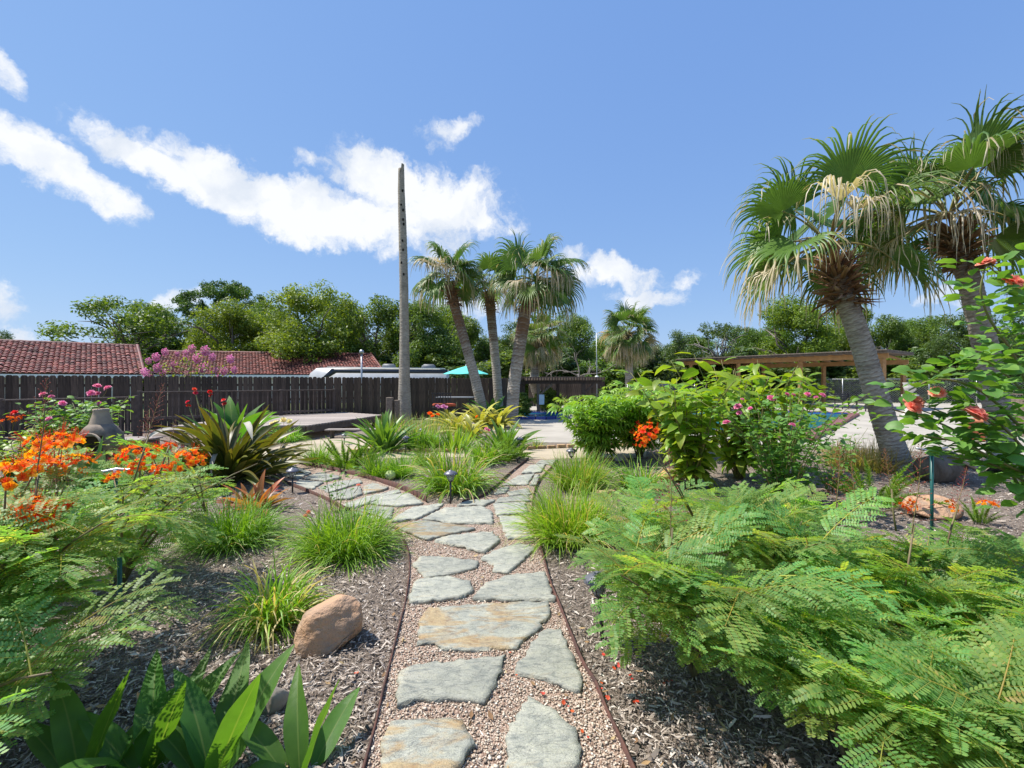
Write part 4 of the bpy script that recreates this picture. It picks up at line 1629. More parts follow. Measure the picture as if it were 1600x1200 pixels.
def leaf_tpl(L, W, droop=.8, fold=.25, n=7, shape='lance', wave=0.0, twist=0.0, seed=0, var0=0., var1=1., stalk=0.0):
    """leaf along +Y, face up +Z, bending down towards the tip"""
    rg = np.random.default_rng(seed)
    t = np.linspace(0, 1, n + 1)
    pit = -droop * t ** 1.4
    dy, dz = np.cos(pit), np.sin(pit)
    st = L / n
    y = np.concatenate([[0], np.cumsum(.5 * (dy[1:] + dy[:-1]) * st)])
    z = np.concatenate([[0], np.cumsum(.5 * (dz[1:] + dz[:-1]) * st)])
    sb = 0.0
    if stalk:
        y = y + stalk
    w = W * .5 * np.maximum(prof(shape, t), .02)
    ph = rg.uniform(0, 6)
    V, U = [], []
    for i in range(n + 1):
        tw = twist * t[i]
        for u in (-1, 0, 1):
            x = u * w[i]
            h = abs(u) * w[i] * fold + wave * w[i] * math.sin(t[i] * 14 + ph + u * 1.3) * abs(u)
            ny, nz = -math.sin(pit[i]), math.cos(pit[i])
            xx = x * math.cos(tw) - h * math.sin(tw)
            hh = x * math.sin(tw) + h * math.cos(tw)
            V.append((xx, y[i] + ny * hh, z[i] + nz * hh))
            U.append((u, t[i], 0))
    F = []
    for i in range(n):
        for k in range(2):
            a = i * 3 + k
            F.append((a, a + 1, a + 4, a + 3))
    U = np.array(U, float)
    V = np.array(V)
    if stalk:
        nv = len(V)
        s = W * .02 + .0015
        V = np.concatenate([V, [(-s, 0, 0), (s, 0, 0), (s, stalk, 0), (-s, stalk, 0), (0, 0, -s), (0, stalk, -s)]])
        F += [(nv, nv + 1, nv + 2, nv + 3), (nv, nv + 4, nv + 5, nv + 3), (nv + 4, nv + 1, nv + 2, nv + 5)]
        U = np.concatenate([U, [(.5, 0, 0)] * 6])
    var = var0 + (var1 - var0) * np.clip(U[:, 1] * .5 + np.abs(U[:, 0]) * .25 + .1, 0, 1)
    return V, np.array(F), var, U


def merge_tpl(parts):
    """parts: list of (T, R(3,3), p, scale, dvar)"""
    V, F, var, uv, n = [], [], [], [], 0
    for (T, R, p, s, dv) in parts:
        V.append((T[0] * s) @ np.asarray(R).T + np.asarray(p))
        for f in (T[1] if isinstance(T[1], list) else [T[1]]):
            F.append(f + n)
        var.append(T[2] + dv)
        uv.append(T[3])
        n += len(T[0])
    sizes = {}
    for f in F:
        sizes.setdefault(f.shape[1], []).append(f)
    return np.concatenate(V), [np.concatenate(v) for v in sizes.values()], np.concatenate(var), np.concatenate(uv)


def plain(V, F, var=.5):
    V = np.asarray(V, float)
    return V, F, np.broadcast_to(np.asarray(var, float), (len(V),)).copy(), np.tile((.5, .5, 0.), (len(V), 1))


class Kind:
    """a leaf, frond or flower template with its mesh data, shared by all copies"""

    def __init__(self, name, T, mats, smooth=True, midx=None):
        self.T = T
        fl = T[1] if isinstance(T[1], list) else [T[1]]
        self.mats = mats if isinstance(mats, (list, tuple)) else [mats]
        self.me = mk_mesh(name, T[0], fl, self.mats, np.clip(T[2], 0, 1), T[3], smooth, midx)


def place(parent, name, kinds, R, P, S=None, org=(0, 0, 0), maxn=300, var=None):
    """every copy is an object of its own (the nearest maxn), the rest one joined part"""
    R, P = np.asarray(R), np.asarray(P)
    N = len(P)
    S = np.ones(N) if S is None else np.broadcast_to(S, (N,))
    kid = np.arange(N) % len(kinds)
    dist = np.linalg.norm(P + np.asarray(org) - (0, 0, EYE), axis=1)
    order = np.argsort(dist)
    for i in order[:maxn]:
        link(name, kinds[kid[i]].me, parent, mat=m4(R[i], P[i], float(S[i])))
    rest = order[maxn:]
    if len(rest):
        acc = Acc()
        for k, kd in enumerate(kinds):
            sel = rest[kid[rest] == k]
            if len(sel):
                acc.inst(kd.T, R[sel] * S[sel][:, None, None], P[sel], RNG.normal(0, .12, len(sel)))
        o = acc.obj('foliage', kinds[0].mats, parent, True)
        stuff(o)


ISO = None


def ball(r, sub=1):
    bm = bmesh.new()
    bmesh.ops.create_icosphere(bm, subdivisions=sub, radius=r)
    V = np.array([v.co[:] for v in bm.verts])
    F = np.array([[v.index for v in f.verts] for f in bm.faces])
    bm.free()
    return V, F


def rose_tpl(R, seed, layers=4, var0=.1):
    rg = np.random.default_rng(seed)
    parts = []
    for l in range(layers):
        n = 4 + l
        for k in range(n):
            f = (l + .6) / layers
            pet = leaf_tpl(R * (.75 + .45 * f), R * (.9 + .35 * f), -.5 + 1.4 * f, -.3, 4, 'oval', .12, seed=seed + k, var0=.0, var1=.9)
            az = 2 * np.pi * (k + .5 * l) / n + rg.normal(0, .15)
            el = 1.25 - 1.1 * f + rg.normal(0, .1)
            Rm = frames(azel([az], [el]))[0]
            parts.append((pet, Rm, azel([az], [0])[0] * R * .12 * f, 1.0, rg.normal(0, .12)))
    return merge_tpl(parts)


# ---------------------------------------------------------------- tufts of narrow blades (each tuft is one mesh)
def blade_arrays(rg, n, h, spread, w, droop, el_lo=.7, el_hi=1.45, tan=.08, seg=6, base=.3):
    az = rg.uniform(0, 2 * np.pi, n)
    L = h * rg.uniform(.65, 1.2, n)
    el = rg.uniform(el_lo, el_hi, n)
    r0 = spread * base * np.sqrt(rg.random(n))
    a0 = az + rg.normal(0, .9, n)
    P = np.stack([r0 * np.cos(a0), r0 * np.sin(a0), np.zeros(n)], 1)
    t = np.linspace(0, 1, seg + 1)
    D = azel(az, el)
    side = np.stack([-np.sin(az), np.cos(az), np.zeros(n)], 1)
    dr = droop * rg.uniform(.5, 1.5, n)
    pts = [P]
    dirs = [D]
    cur, d = P, D
    for i in range(seg):
        d = nrm(d + np.array((0, 0, -1.0)) * (dr / seg * (t[i + 1] ** 1.0) * 2)[:, None])
        cur = cur + d * (L / seg)[:, None]
        cur[:, 2] = np.maximum(cur[:, 2], .012)
        pts.append(cur)
        dirs.append(d)
    W = w * rg.uniform(.7, 1.25, n)
    V = np.zeros((n, (seg + 1) * 3, 3))
    uv = np.zeros((n, (seg + 1) * 3, 3))
    tw = rg.normal(0, .5, n)
    for i in range(seg + 1):
        ww = W * .5 * prof('blade', np.array([t[i]]))[0]
        up = np.cross(side, dirs[i])
        s2 = side * np.cos(tw)[:, None] + up * np.sin(tw)[:, None]
        for k, u in enumerate((-1, 0, 1)):
            V[:, i * 3 + k] = pts[i] + s2 * (u * ww)[:, None] - (up * (.5 * ww)[:, None] if u == 0 else 0)
            uv[:, i * 3 + k] = (u, t[i], 0)
    f = []
    for i in range(seg):
        for k in range(2):
            a = i * 3 + k
            f.append((a, a + 1, a + 4, a + 3))
    nv = (seg + 1) * 3
    F = (np.array(f)[None] + (np.arange(n) * nv)[:, None, None]).reshape(-1, 4)
    bv = np.clip(rg.normal(.42, .12, n), 0, .75)
    dead = rg.random(n) < tan
    bv = np.where(dead, rg.uniform(.8, 1, n), bv)
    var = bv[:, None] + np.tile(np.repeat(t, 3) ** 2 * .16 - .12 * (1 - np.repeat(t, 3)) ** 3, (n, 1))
    return V.reshape(-1, 3), F, np.clip(var.ravel(), 0, 1), uv.reshape(-1, 3)


def tuft(name, label, px, py, n, h, spread, w, droop, cat='grass', tan=.08, el=(.6, 1.5), seed=0, base=.3, m=None, seg=6, extra=None):
    rg = np.random.default_rng(seed + int(px) * 7 + int(py))
    p = G(px, py)
    V, F, var, uv = blade_arrays(rg, n, h, spread, w, droop, el[0], el[1], tan, seg, base)
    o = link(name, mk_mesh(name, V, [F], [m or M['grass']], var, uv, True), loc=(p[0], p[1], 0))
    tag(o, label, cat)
    return o


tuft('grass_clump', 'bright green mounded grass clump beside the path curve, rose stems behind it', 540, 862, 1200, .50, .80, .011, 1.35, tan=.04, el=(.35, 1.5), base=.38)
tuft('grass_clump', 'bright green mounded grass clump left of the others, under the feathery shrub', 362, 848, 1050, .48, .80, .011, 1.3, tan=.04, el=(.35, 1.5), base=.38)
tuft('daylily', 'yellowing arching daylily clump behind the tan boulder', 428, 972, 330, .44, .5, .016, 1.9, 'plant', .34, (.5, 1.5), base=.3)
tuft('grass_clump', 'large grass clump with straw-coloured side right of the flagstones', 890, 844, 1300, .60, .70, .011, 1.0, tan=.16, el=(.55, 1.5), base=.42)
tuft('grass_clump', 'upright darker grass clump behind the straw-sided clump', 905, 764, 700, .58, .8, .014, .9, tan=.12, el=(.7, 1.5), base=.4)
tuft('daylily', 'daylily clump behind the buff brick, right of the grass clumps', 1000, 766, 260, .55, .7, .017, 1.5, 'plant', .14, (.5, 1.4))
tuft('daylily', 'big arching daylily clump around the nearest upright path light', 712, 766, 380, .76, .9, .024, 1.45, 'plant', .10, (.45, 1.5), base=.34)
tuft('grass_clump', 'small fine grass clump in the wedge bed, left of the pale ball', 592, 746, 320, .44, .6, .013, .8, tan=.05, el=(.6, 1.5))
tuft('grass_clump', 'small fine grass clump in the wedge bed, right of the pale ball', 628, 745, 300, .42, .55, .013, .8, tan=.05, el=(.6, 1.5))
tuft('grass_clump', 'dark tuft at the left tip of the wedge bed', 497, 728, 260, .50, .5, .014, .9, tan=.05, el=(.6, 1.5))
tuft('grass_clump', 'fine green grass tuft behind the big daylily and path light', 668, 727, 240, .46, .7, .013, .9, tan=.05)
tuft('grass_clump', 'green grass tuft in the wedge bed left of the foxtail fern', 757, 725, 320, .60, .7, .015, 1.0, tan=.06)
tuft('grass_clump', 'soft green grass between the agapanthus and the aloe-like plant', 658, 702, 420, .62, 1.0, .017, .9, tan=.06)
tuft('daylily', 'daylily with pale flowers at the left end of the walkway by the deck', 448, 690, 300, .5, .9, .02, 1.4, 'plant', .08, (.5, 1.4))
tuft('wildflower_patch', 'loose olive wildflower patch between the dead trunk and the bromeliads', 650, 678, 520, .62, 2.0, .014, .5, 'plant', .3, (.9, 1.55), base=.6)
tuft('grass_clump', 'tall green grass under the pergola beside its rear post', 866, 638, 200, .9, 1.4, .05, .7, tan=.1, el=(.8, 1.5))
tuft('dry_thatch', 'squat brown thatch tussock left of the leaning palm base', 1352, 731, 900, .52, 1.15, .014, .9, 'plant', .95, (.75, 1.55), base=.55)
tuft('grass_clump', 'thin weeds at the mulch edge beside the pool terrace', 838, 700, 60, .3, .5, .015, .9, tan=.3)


# ---------------------------------------------------------------- rosettes of large leaves (every leaf an object)
def rosette(name, label, cat, loc, n, kinds, L, elr, base=.06, scale=(.75, 1.15), seed=0, golden=True, group=None, z0=0.0, azr=None, rollj=.25, root=None):
    rg = np.random.default_rng(seed)
    if root is None:
        root = thing(name, label, cat, loc, group=group)
    k = np.arange(n)
    az = k * 2.39996 + rg.normal(0, .25, n) if azr is None else rg.uniform(azr[0], azr[1], n)
    f = (k + .5) / n
    el = elr[1] + (elr[0] - elr[1]) * f + rg.normal(0, .1, n)
    D = azel(az, el)
    P = np.stack([base * f * np.cos(az), base * f * np.sin(az), np.full(n, z0)], 1)
    R = frames(D, rg.normal(0, rollj, n))
    place(root, 'leaf', kinds, R, P, rg.uniform(scale[0], scale[1], n), loc)
    return root


def kinds_of(name, m, n, L, W, shape, droop=(.4, 1.2), fold=.25, wave=.05, twist=.3, seg=8, seed=0, stalk=0.0, v=(0., 1.)):
    rg = np.random.default_rng(seed)
    out = []
    for i in range(n):
        out.append(Kind(name, leaf_tpl(L * rg.uniform(.9, 1.1), W * rg.uniform(.85, 1.15), rg.uniform(*droop), fold * rg.uniform(.6, 1.3), seg, shape, wave,
                                       rg.uniform(-twist, twist), seed + i, v[0], v[1], stalk), m))
    return out


K_canna = kinds_of('canna_leaf', M['canna'], 6, .50, .125, 'lance', (.1, .95), .36, .10, .6, 12)
K_dark = kinds_of('dark_strap_leaf', M['strapdark'], 6, 1.2, .105, 'strap', (.3, 1.4), .3, .04, .9, 10, seed=5)
K_dry = kinds_of('dry_strap_leaf', M['drystrap'], 2, .6, .08, 'strap', (1.2, 2.2), .5, .1, 1.2, 8, seed=6)
K_agap = kinds_of('agapanthus_leaf', M['strapgreen'], 5, 1.0, .11, 'strap', (.3, 1.0), .3, .02, .4, 8, seed=8)
K_brom = kinds_of('bromeliad_leaf', M['brom'], 5, .66, .12, 'strap', (.5, 1.3), .35, .02, .3, 7, seed=10)
K_aloe = kinds_of('fleshy_leaf', M['foxtail'], 4, .66, .085, 'blade', (-.4, .3), .5, .0, .2, 6, seed=12, v=(.2, 1.))
K_croton = kinds_of('croton_leaf', M['croton'], 6, .42, .085, 'lance', (.2, .9), .3, .06, .4, 7, seed=14)
K_lily = kinds_of('dark_lance_leaf', M['strapgreen'], 5, .55, .09, 'lance', (.3, 1.0), .3, .03, .3, 7, seed=16)

# the near cannas at the bottom edge
for i, (px, py, h, n, lab) in enumerate((
        (232, 1215, .50, 8, 'broad-leaved canna at the bottom edge, left of the pair below the mulch'),
        (330, 1225, .50, 8, 'broad-leaved canna at the bottom edge with the tallest upright leaf'),
        (470, 1222, .40, 6, 'small broad-leaved canna nearest the path at the bottom edge'),
        (128, 1235, .46, 6, 'broad-leaved canna in the bottom left corner under the feathery fronds'))):
    p = G(px, py)
    rosette('canna', lab, 'plant', (p[0], p[1], 0), n, K_canna, .5, (.45, 1.35), .10, (h / .5 * .8, h / .5 * 1.1), 40 + i)

p = G(355, 752)
r = rosette('strap_leaf_lily', 'large bronze-olive strap-leaved lily in front of the deck', 'plant', (p[0], p[1], 0), 165, K_dark, 1.2, (.35, 1.5), .34, (.7, 1.15), 51)
place(r, 'dry_leaf', K_dry, frames(azel([-1.9, -1.2, -2.6, -.8], [.3, .1, .4, .2])), np.array([(-.25, -.3, .62), (.1, -.35, .52), (-.5, -.2, .82), (.38, -.2, .95)]), None, p)
p = G(452, 740)
rosette('strap_leaf_lily', 'smaller olive strap-leaved lily at the right of the large bronze one', 'plant', (p[0] - .35, p[1] + .2, 0), 20, K_dark, 1.0, (.3, 1.2), .15, (.5, .85), 52)
p = G(405, 797)
rosette('croton', 'small orange and bronze leaved plant beside the path light', 'plant', (p[0], p[1], 0), 26, K_croton, .42, (.3, 1.4), .08, (.7, 1.2), 53)
p = G(350, 800)
rosette('croton', 'low bronze-leaved plant at the foot of the big strap-leaved lily', 'plant', (p[0] + .1, p[1] + .3, 0), 16, K_croton, .42, (.2, 1.2), .1, (.6, 1.0), 54)
p = G(600, 706)
rosette('agapanthus', 'tall green agapanthus at the corner of the walkway', 'plant', (p[0], p[1], 0), 74, K_agap, .95, (.5, 1.42), .2, (.75, 1.1), 55)
p = G(712, 705)
rosette('aloe', 'bright green clump of upright fleshy leaves behind the walkway', 'plant', (p[0], p[1], 0), 60, K_aloe, .6, (.55, 1.45), .30, (.7, 1.1), 56)
p = G(682, 704)
rosette('aloe', 'dull green narrow-leaved clump left of the bright fleshy one', 'plant', (p[0], p[1], 0), 36, K_lily, .5, (.5, 1.45), .25, (.6, 1.0), 57)
for i, (px, py, n, s, lab) in enumerate(((715, 675, 30, 1.0, 'yellow bromeliad in sun, left of the bromeliad bed'), (752, 668, 34, 1.15, 'tall yellow-green bromeliad in the middle of its bed'),
                                         (780, 668, 30, 1.1, 'yellow-green bromeliad nearest the thick palm trunk'), (735, 684, 26, .9, 'bromeliad with shaded brown leaves in front of its bed'),
                                         (700, 664, 26, .9, 'pale bromeliad at the left edge beside the pink flowers'))):
    p = G(px, py)
    rosette('bromeliad', lab, 'plant', (p[0], p[1], 0), n, K_brom, .6, (.2, 1.4), .1, (1.0 * s, 1.6 * s), 60 + i)
p = G(788, 700)
rosette('dark_lily', 'dark green lance-leaved plant at the foot of the thick palm', 'plant', (p[0], p[1], 0), 46, K_lily, .5, (.5, 1.4), .4, (.9, 1.5), 70)
p = G(768, 655)
rosette('broad_leaf_plant', 'large drooping broad-leaved plant among the three palm trunks', 'plant', (p[0], p[1], 0), 14, K_canna, .5, (.3, 1.4), .2, (1.8, 3.0), 71)
for i, (px, py, lab) in enumerate(((150, 790, 'green canna behind the orange blossoms, left one'), (192, 785, 'green canna behind the orange blossoms, right one'))):
    p = G(px, py)
    rosette('canna', lab, 'plant', (p[0], p[1], 0), 13, K_canna, .5, (.6, 1.45), .12, (1.0, 1.7), 72 + i, z0=.15)
p = A(1590, 900, 3.4)
rosette('canna', 'single broad green leaf rising at the right edge by the flat rocks', 'plant', (p[0] + .3, p[1], 0), 7, K_canna, .5, (.3, 1.2), .1, (.8, 1.2), 78)


# canna with red blooms behind the bronze lily
def red_canna():
    p = G(338, 735)
    loc = (p[0], p[1] + .5, 0)
    root = rosette('flowering_canna', 'light green canna with scarlet blooms behind the bronze lily', 'plant', loc, 18, K_canna, .5, (.7, 1.45), .2, (1.6, 2.3), 80, z0=.35)
    rt = Kind('red_bloom', rose_tpl(.05, 4, 3), M['redp'])
    acc = Acc()
    P = []
    for (px, py) in ((304, 608), (328, 612), (349, 625), (293, 628)):
        q = np.array(A(px, py, loc[1])) - np.array(loc)
        V, F = tube([(q[0] * .4, 0, .2), (q[0] * .8, 0, q[2] * .6), q], [.015, .012, .008], 6)
        acc.add(V, F)
        P.append(q)
        P.append(q + (.02, 0, -.07))
    acc.obj('stem', M['green_cane'], root, True)
    place(root, 'bloom', [rt], frames(azel(RNG.uniform(0, 6, 8), RNG.uniform(.3, 1, 8))), np.array(P), .8, loc)


red_canna()


# ---------------------------------------------------------------- foxtail ferns
def foxtail_tpl(L, r, seed):
    rg = np.random.default_rng(seed)
    n = int(380 * L / .45)
    t = rg.random(n) ** .9
    pit = .25 - .6 * t
    y = L * t
    z = L * (.18 * t - .35 * t ** 2)
    w = r * np.clip(np.sin(np.pi * np.clip(t, .02, 1) ** .6), .1, 1)
    a = rg.uniform(0, 2 * np.pi, n)
    d = nrm(np.stack([np.cos(a), np.full(n, .9), np.sin(a)], 1))
    s = nrm(np.cross(d, rg.normal(0, 1, (n, 3)))) * .0032
    P0 = np.stack([np.zeros(n), y, z], 1)
    P1 = P0 + d * (w * 1.25)[:, None]
    V = np.stack([P0 - s, P0 + s, P1 + s * .2, P1 - s * .2], 1).reshape(-1, 3)
    F = np.arange(n * 4).reshape(n, 4)
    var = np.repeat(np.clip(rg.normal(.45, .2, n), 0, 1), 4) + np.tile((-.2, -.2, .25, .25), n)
    stem = tube([(0, 0, 0), (0, L * .5, L * .003), (0, L, -L * .17)], [.004, .003, .002], 5)
    T = (V, [F], var, np.tile((.5, .5, 0), (len(V), 1)))
    return T


K_fox = [Kind('foxtail_plume', foxtail_tpl(.46, .042, 90 + i), M['foxtail'], False) for i in range(4)]


def foxtail(px, py, n, s, label, seed, el=(.4, 1.4), d=None):
    rg = np.random.default_rng(seed)
    p = G(px, py)
    root = thing('foxtail_fern', label, 'plant', (p[0], p[1], 0), group='foxtail ferns')
    az = np.arange(n) * 2.4 + rg.normal(0, .3, n)
    e = np.linspace(el[1], el[0], n) + rg.normal(0, .1, n)
    P = np.stack([.08 * np.cos(az), .08 * np.sin(az), np.zeros(n)], 1) * s
    place(root, 'plume', K_fox, frames(azel(az, e)), P, rg.uniform(.75, 1.15, n) * s, p)


foxtail(540, 733, 24, 1.35, 'light green foxtail fern at the left of the wedge bed', 1)
foxtail(568, 729, 16, 1.2, 'foxtail fern right beside the one at the left of the wedge bed', 2)
foxtail(785, 722, 22, 1.35, 'pale green foxtail fern behind the black spotlight', 3)
foxtail(805, 717, 12, 1.15, 'smaller pale foxtail fern right behind the black spotlight', 7)
foxtail(1366, 790, 16, 1.35, 'foxtail fern with long plumes in front of the leaning palm', 4)
foxtail(1530, 818, 12, .62, 'small foxtail fern with scarlet blossom on the right mulch', 5, (.8, 1.5))
foxtail(1578, 890, 10, .7, 'foxtail tuft at the right edge by the flat rocks', 6)


# ---------------------------------------------------------------- feathery flame-flower shrubs
def bipinnate(seed, L=.44, pairs=9, pl=.135, lpairs=10, ll=.021):
    rg = np.random.default_rng(seed)
    parts = []
    # leaflet: six-sided oval
    w = ll * .22
    lf = np.array([(0, 0, 0), (w, ll * .22, .0), (w * 1.05, ll * .7, .0005), (0, ll, .001), (-w * 1.05, ll * .7, .0005), (-w, ll * .22, .0)])
    lfF = np.array([(0, 1, 2, 3), (0, 3, 4, 5)])
    acc = Acc()
    t = np.linspace(0, 1, 12)
    droop = rg.uniform(.3, 1.0)
    pit = .15 - droop * t ** 1.3
    yy = np.concatenate([[0], np.cumsum(np.cos(pit[1:]) * L / 11)])
    zz = np.concatenate([[0], np.cumsum(np.sin(pit[1:]) * L / 11)])
    V, F = tube(np.stack([0 * yy, yy, zz], 1), np.linspace(.0032, .0012, 12), 4, False)
    acc.add(V, F, .95, mi=0)
    Rs, Ps, vs = [], [], []
    for i in range(pairs):
        f = .2 + .8 * i / (pairs - 1)
        y, z, pt = np.interp(f, t, yy), np.interp(f, t, zz), np.interp(f, t, pit)
        sz = pl * (.72 + .45 * math.sin(math.pi * min(1, (i + 1.2) / (pairs + .6)))) * rg.uniform(.92, 1.06)
        for sgn in (-1, 1):
            an = math.radians(62 - 22 * f + rg.normal(0, 4))
            base = np.array((0, y, z))
            fw = np.array((0, math.cos(pt), math.sin(pt)))
            up = np.array((0, -math.sin(pt), math.cos(pt)))
            sd = np.array((sgn, 0, 0.0))
            lift = rg.normal(.06, .13)
            age = .45 if rg.random() < .05 else rg.normal(0, .07)
            pd = nrm(fw * math.cos(an) + sd * math.sin(an) + up * lift)
            m = lpairs
            pts = []
            cur = base.copy()
            d = pd.copy()
            for k in range(m + 1):
                pts.append(cur.copy())
                d = nrm(d + np.array((0, 0, -1)) * .035)
                cur = cur + d * sz / m
            pts = np.array(pts)
            V, F = tube(pts[::2] if len(pts) % 2 else pts, .0009, 3, False)
            acc.add(V, F, .9)
            for k in range(1, m + 1):
                dd = nrm(pts[k] - pts[k - 1])
                ss = nrm(np.cross(dd, up))
                uu = np.cross(ss, dd)
                ls = .75 + .4 * math.sin(math.pi * k / (m + 1))
                for s2 in (-1, 1):
                    if rg.random() < .05:
                        continue
                    ld = nrm(dd * .42 + ss * s2 * .9 + uu * rg.normal(.12, .12))
                    x = nrm(np.cross(ld, uu))
                    nn = np.cross(x, ld)
                    Rs.append(np.stack([x, ld, nn], 1) * ls)
                    Ps.append(pts[k])
                    vs.append(rg.normal(.0, .13) + (i / pairs) * .12 + age)
    T = (lf, [lfF], np.full(6, .42), np.tile((.5, .5, 0.), (6, 1)))
    acc.inst(T, np.array(Rs), np.array(Ps), np.array(vs))
    return (np.concatenate(acc.V), [f for f in acc.F], np.concatenate(acc.var), np.concatenate(acc.uv))


K_fr = [Kind('feathery_frond', bipinnate(200 + i, .40 + .02 * (i % 5), 7 + i % 4, .12 + .012 * (i % 3), 9 + i % 3), M['frond'], False) for i in range(12)]


def blossom_tpl(seed, n=13, R=.11):
    """flame flower head: crinkled florets with long red stamens, buds above"""
    rg = np.random.default_rng(seed)
    parts = []
    for k in range(n):
        az = k * 2.4 + rg.normal(0, .2)
        rr = R * math.sqrt((k + .5) / n)
        c = np.array((rr * math.cos(az), rr * math.sin(az), .05 * (1 - rr / R) + rg.normal(0, .012)))
        ax = nrm(np.array((math.cos(az) * rr / R * .9, math.sin(az) * rr / R * .9, .8)) + rg.normal(0, .15, 3))
        Rf = frames([ax], np.array([rg.uniform(0, 6)]))[0]
        for j in range(5):
            pet = leaf_tpl(.034, .032, .7, .35, 3, 'oval', .5, seed=seed * 9 + j + k, var0=.1, var1=.8)
            a2 = 2 * np.pi * j / 5
            dl = nrm(Rf[:, 0] * math.cos(a2) + Rf[:, 2] * math.sin(a2) + Rf[:, 1] * .55)
            parts.append((pet, frames([dl], up=tuple(ax))[0], c, rg.uniform(.85, 1.2), rg.normal(.0, .15) + (.3 if k > n * .55 else -.05) * (1 if seed % 2 else .6)))
        for j in range(5):
            dl = nrm(ax + rg.normal(0, .28, 3))
            V, F = tube([c, c + dl * .03, c + dl * .065 + (0, 0, .006)], .0008, 3, False)
            parts.append((plain(V, F, 0.0), np.eye(3), (0, 0, 0), 1.0, 0))
    return merge_tpl(parts)


K_bl = [Kind('flame_blossom', blossom_tpl(300 + i), M['flame'], False) for i in range(4)]


def raceme_tpl(seed, H=.55):
    """tall spike after flowering: thin red pedicels with buds, tapering to a bud tip"""
    rg = np.random.default_rng(seed)
    acc = Acc()
    V, F = tube([(0, 0, 0), (.01, 0, H * .5), (0, 0.01, H)], [.0035, .0025, .0012], 6, False)
    acc.add(V, F, 1)
    b, bf = ball(.005, 1)
    for k in range(46):
        t = .12 + .86 * k / 46
        az = k * 2.4
        L = .10 * (1 - t) ** .7 + .012
        el = .25 + t * .8
        d = azel([az], [el])[0]
        p = np.array((0, 0, t * H))
        V, F = tube([p, p + d * L * .5 + (0, 0, .004), p + d * L], .0009, 3, False)
        acc.add(V, F, .1)
        acc.add(b * rg.uniform(.7, 1.2) * (1.2 - .5 * t) + p + d * L, bf, .5)
    fs = {}
    for f in acc.F:
        fs.setdefault(f.shape[1], []).append(f)
    return np.concatenate(acc.V), [np.concatenate(v) for v in fs.values()], np.concatenate(acc.var), np.concatenate(acc.uv)


K_rac = [Kind('seed_spike', raceme_tpl(320 + i), M['redstem'], False) for i in range(2)]
K_pod = [Kind('seed_pod', leaf_tpl(.115, .022, .15, .15, 6, 'strap', 0, .2, 330 + i), M['pod']) for i in range(2)]


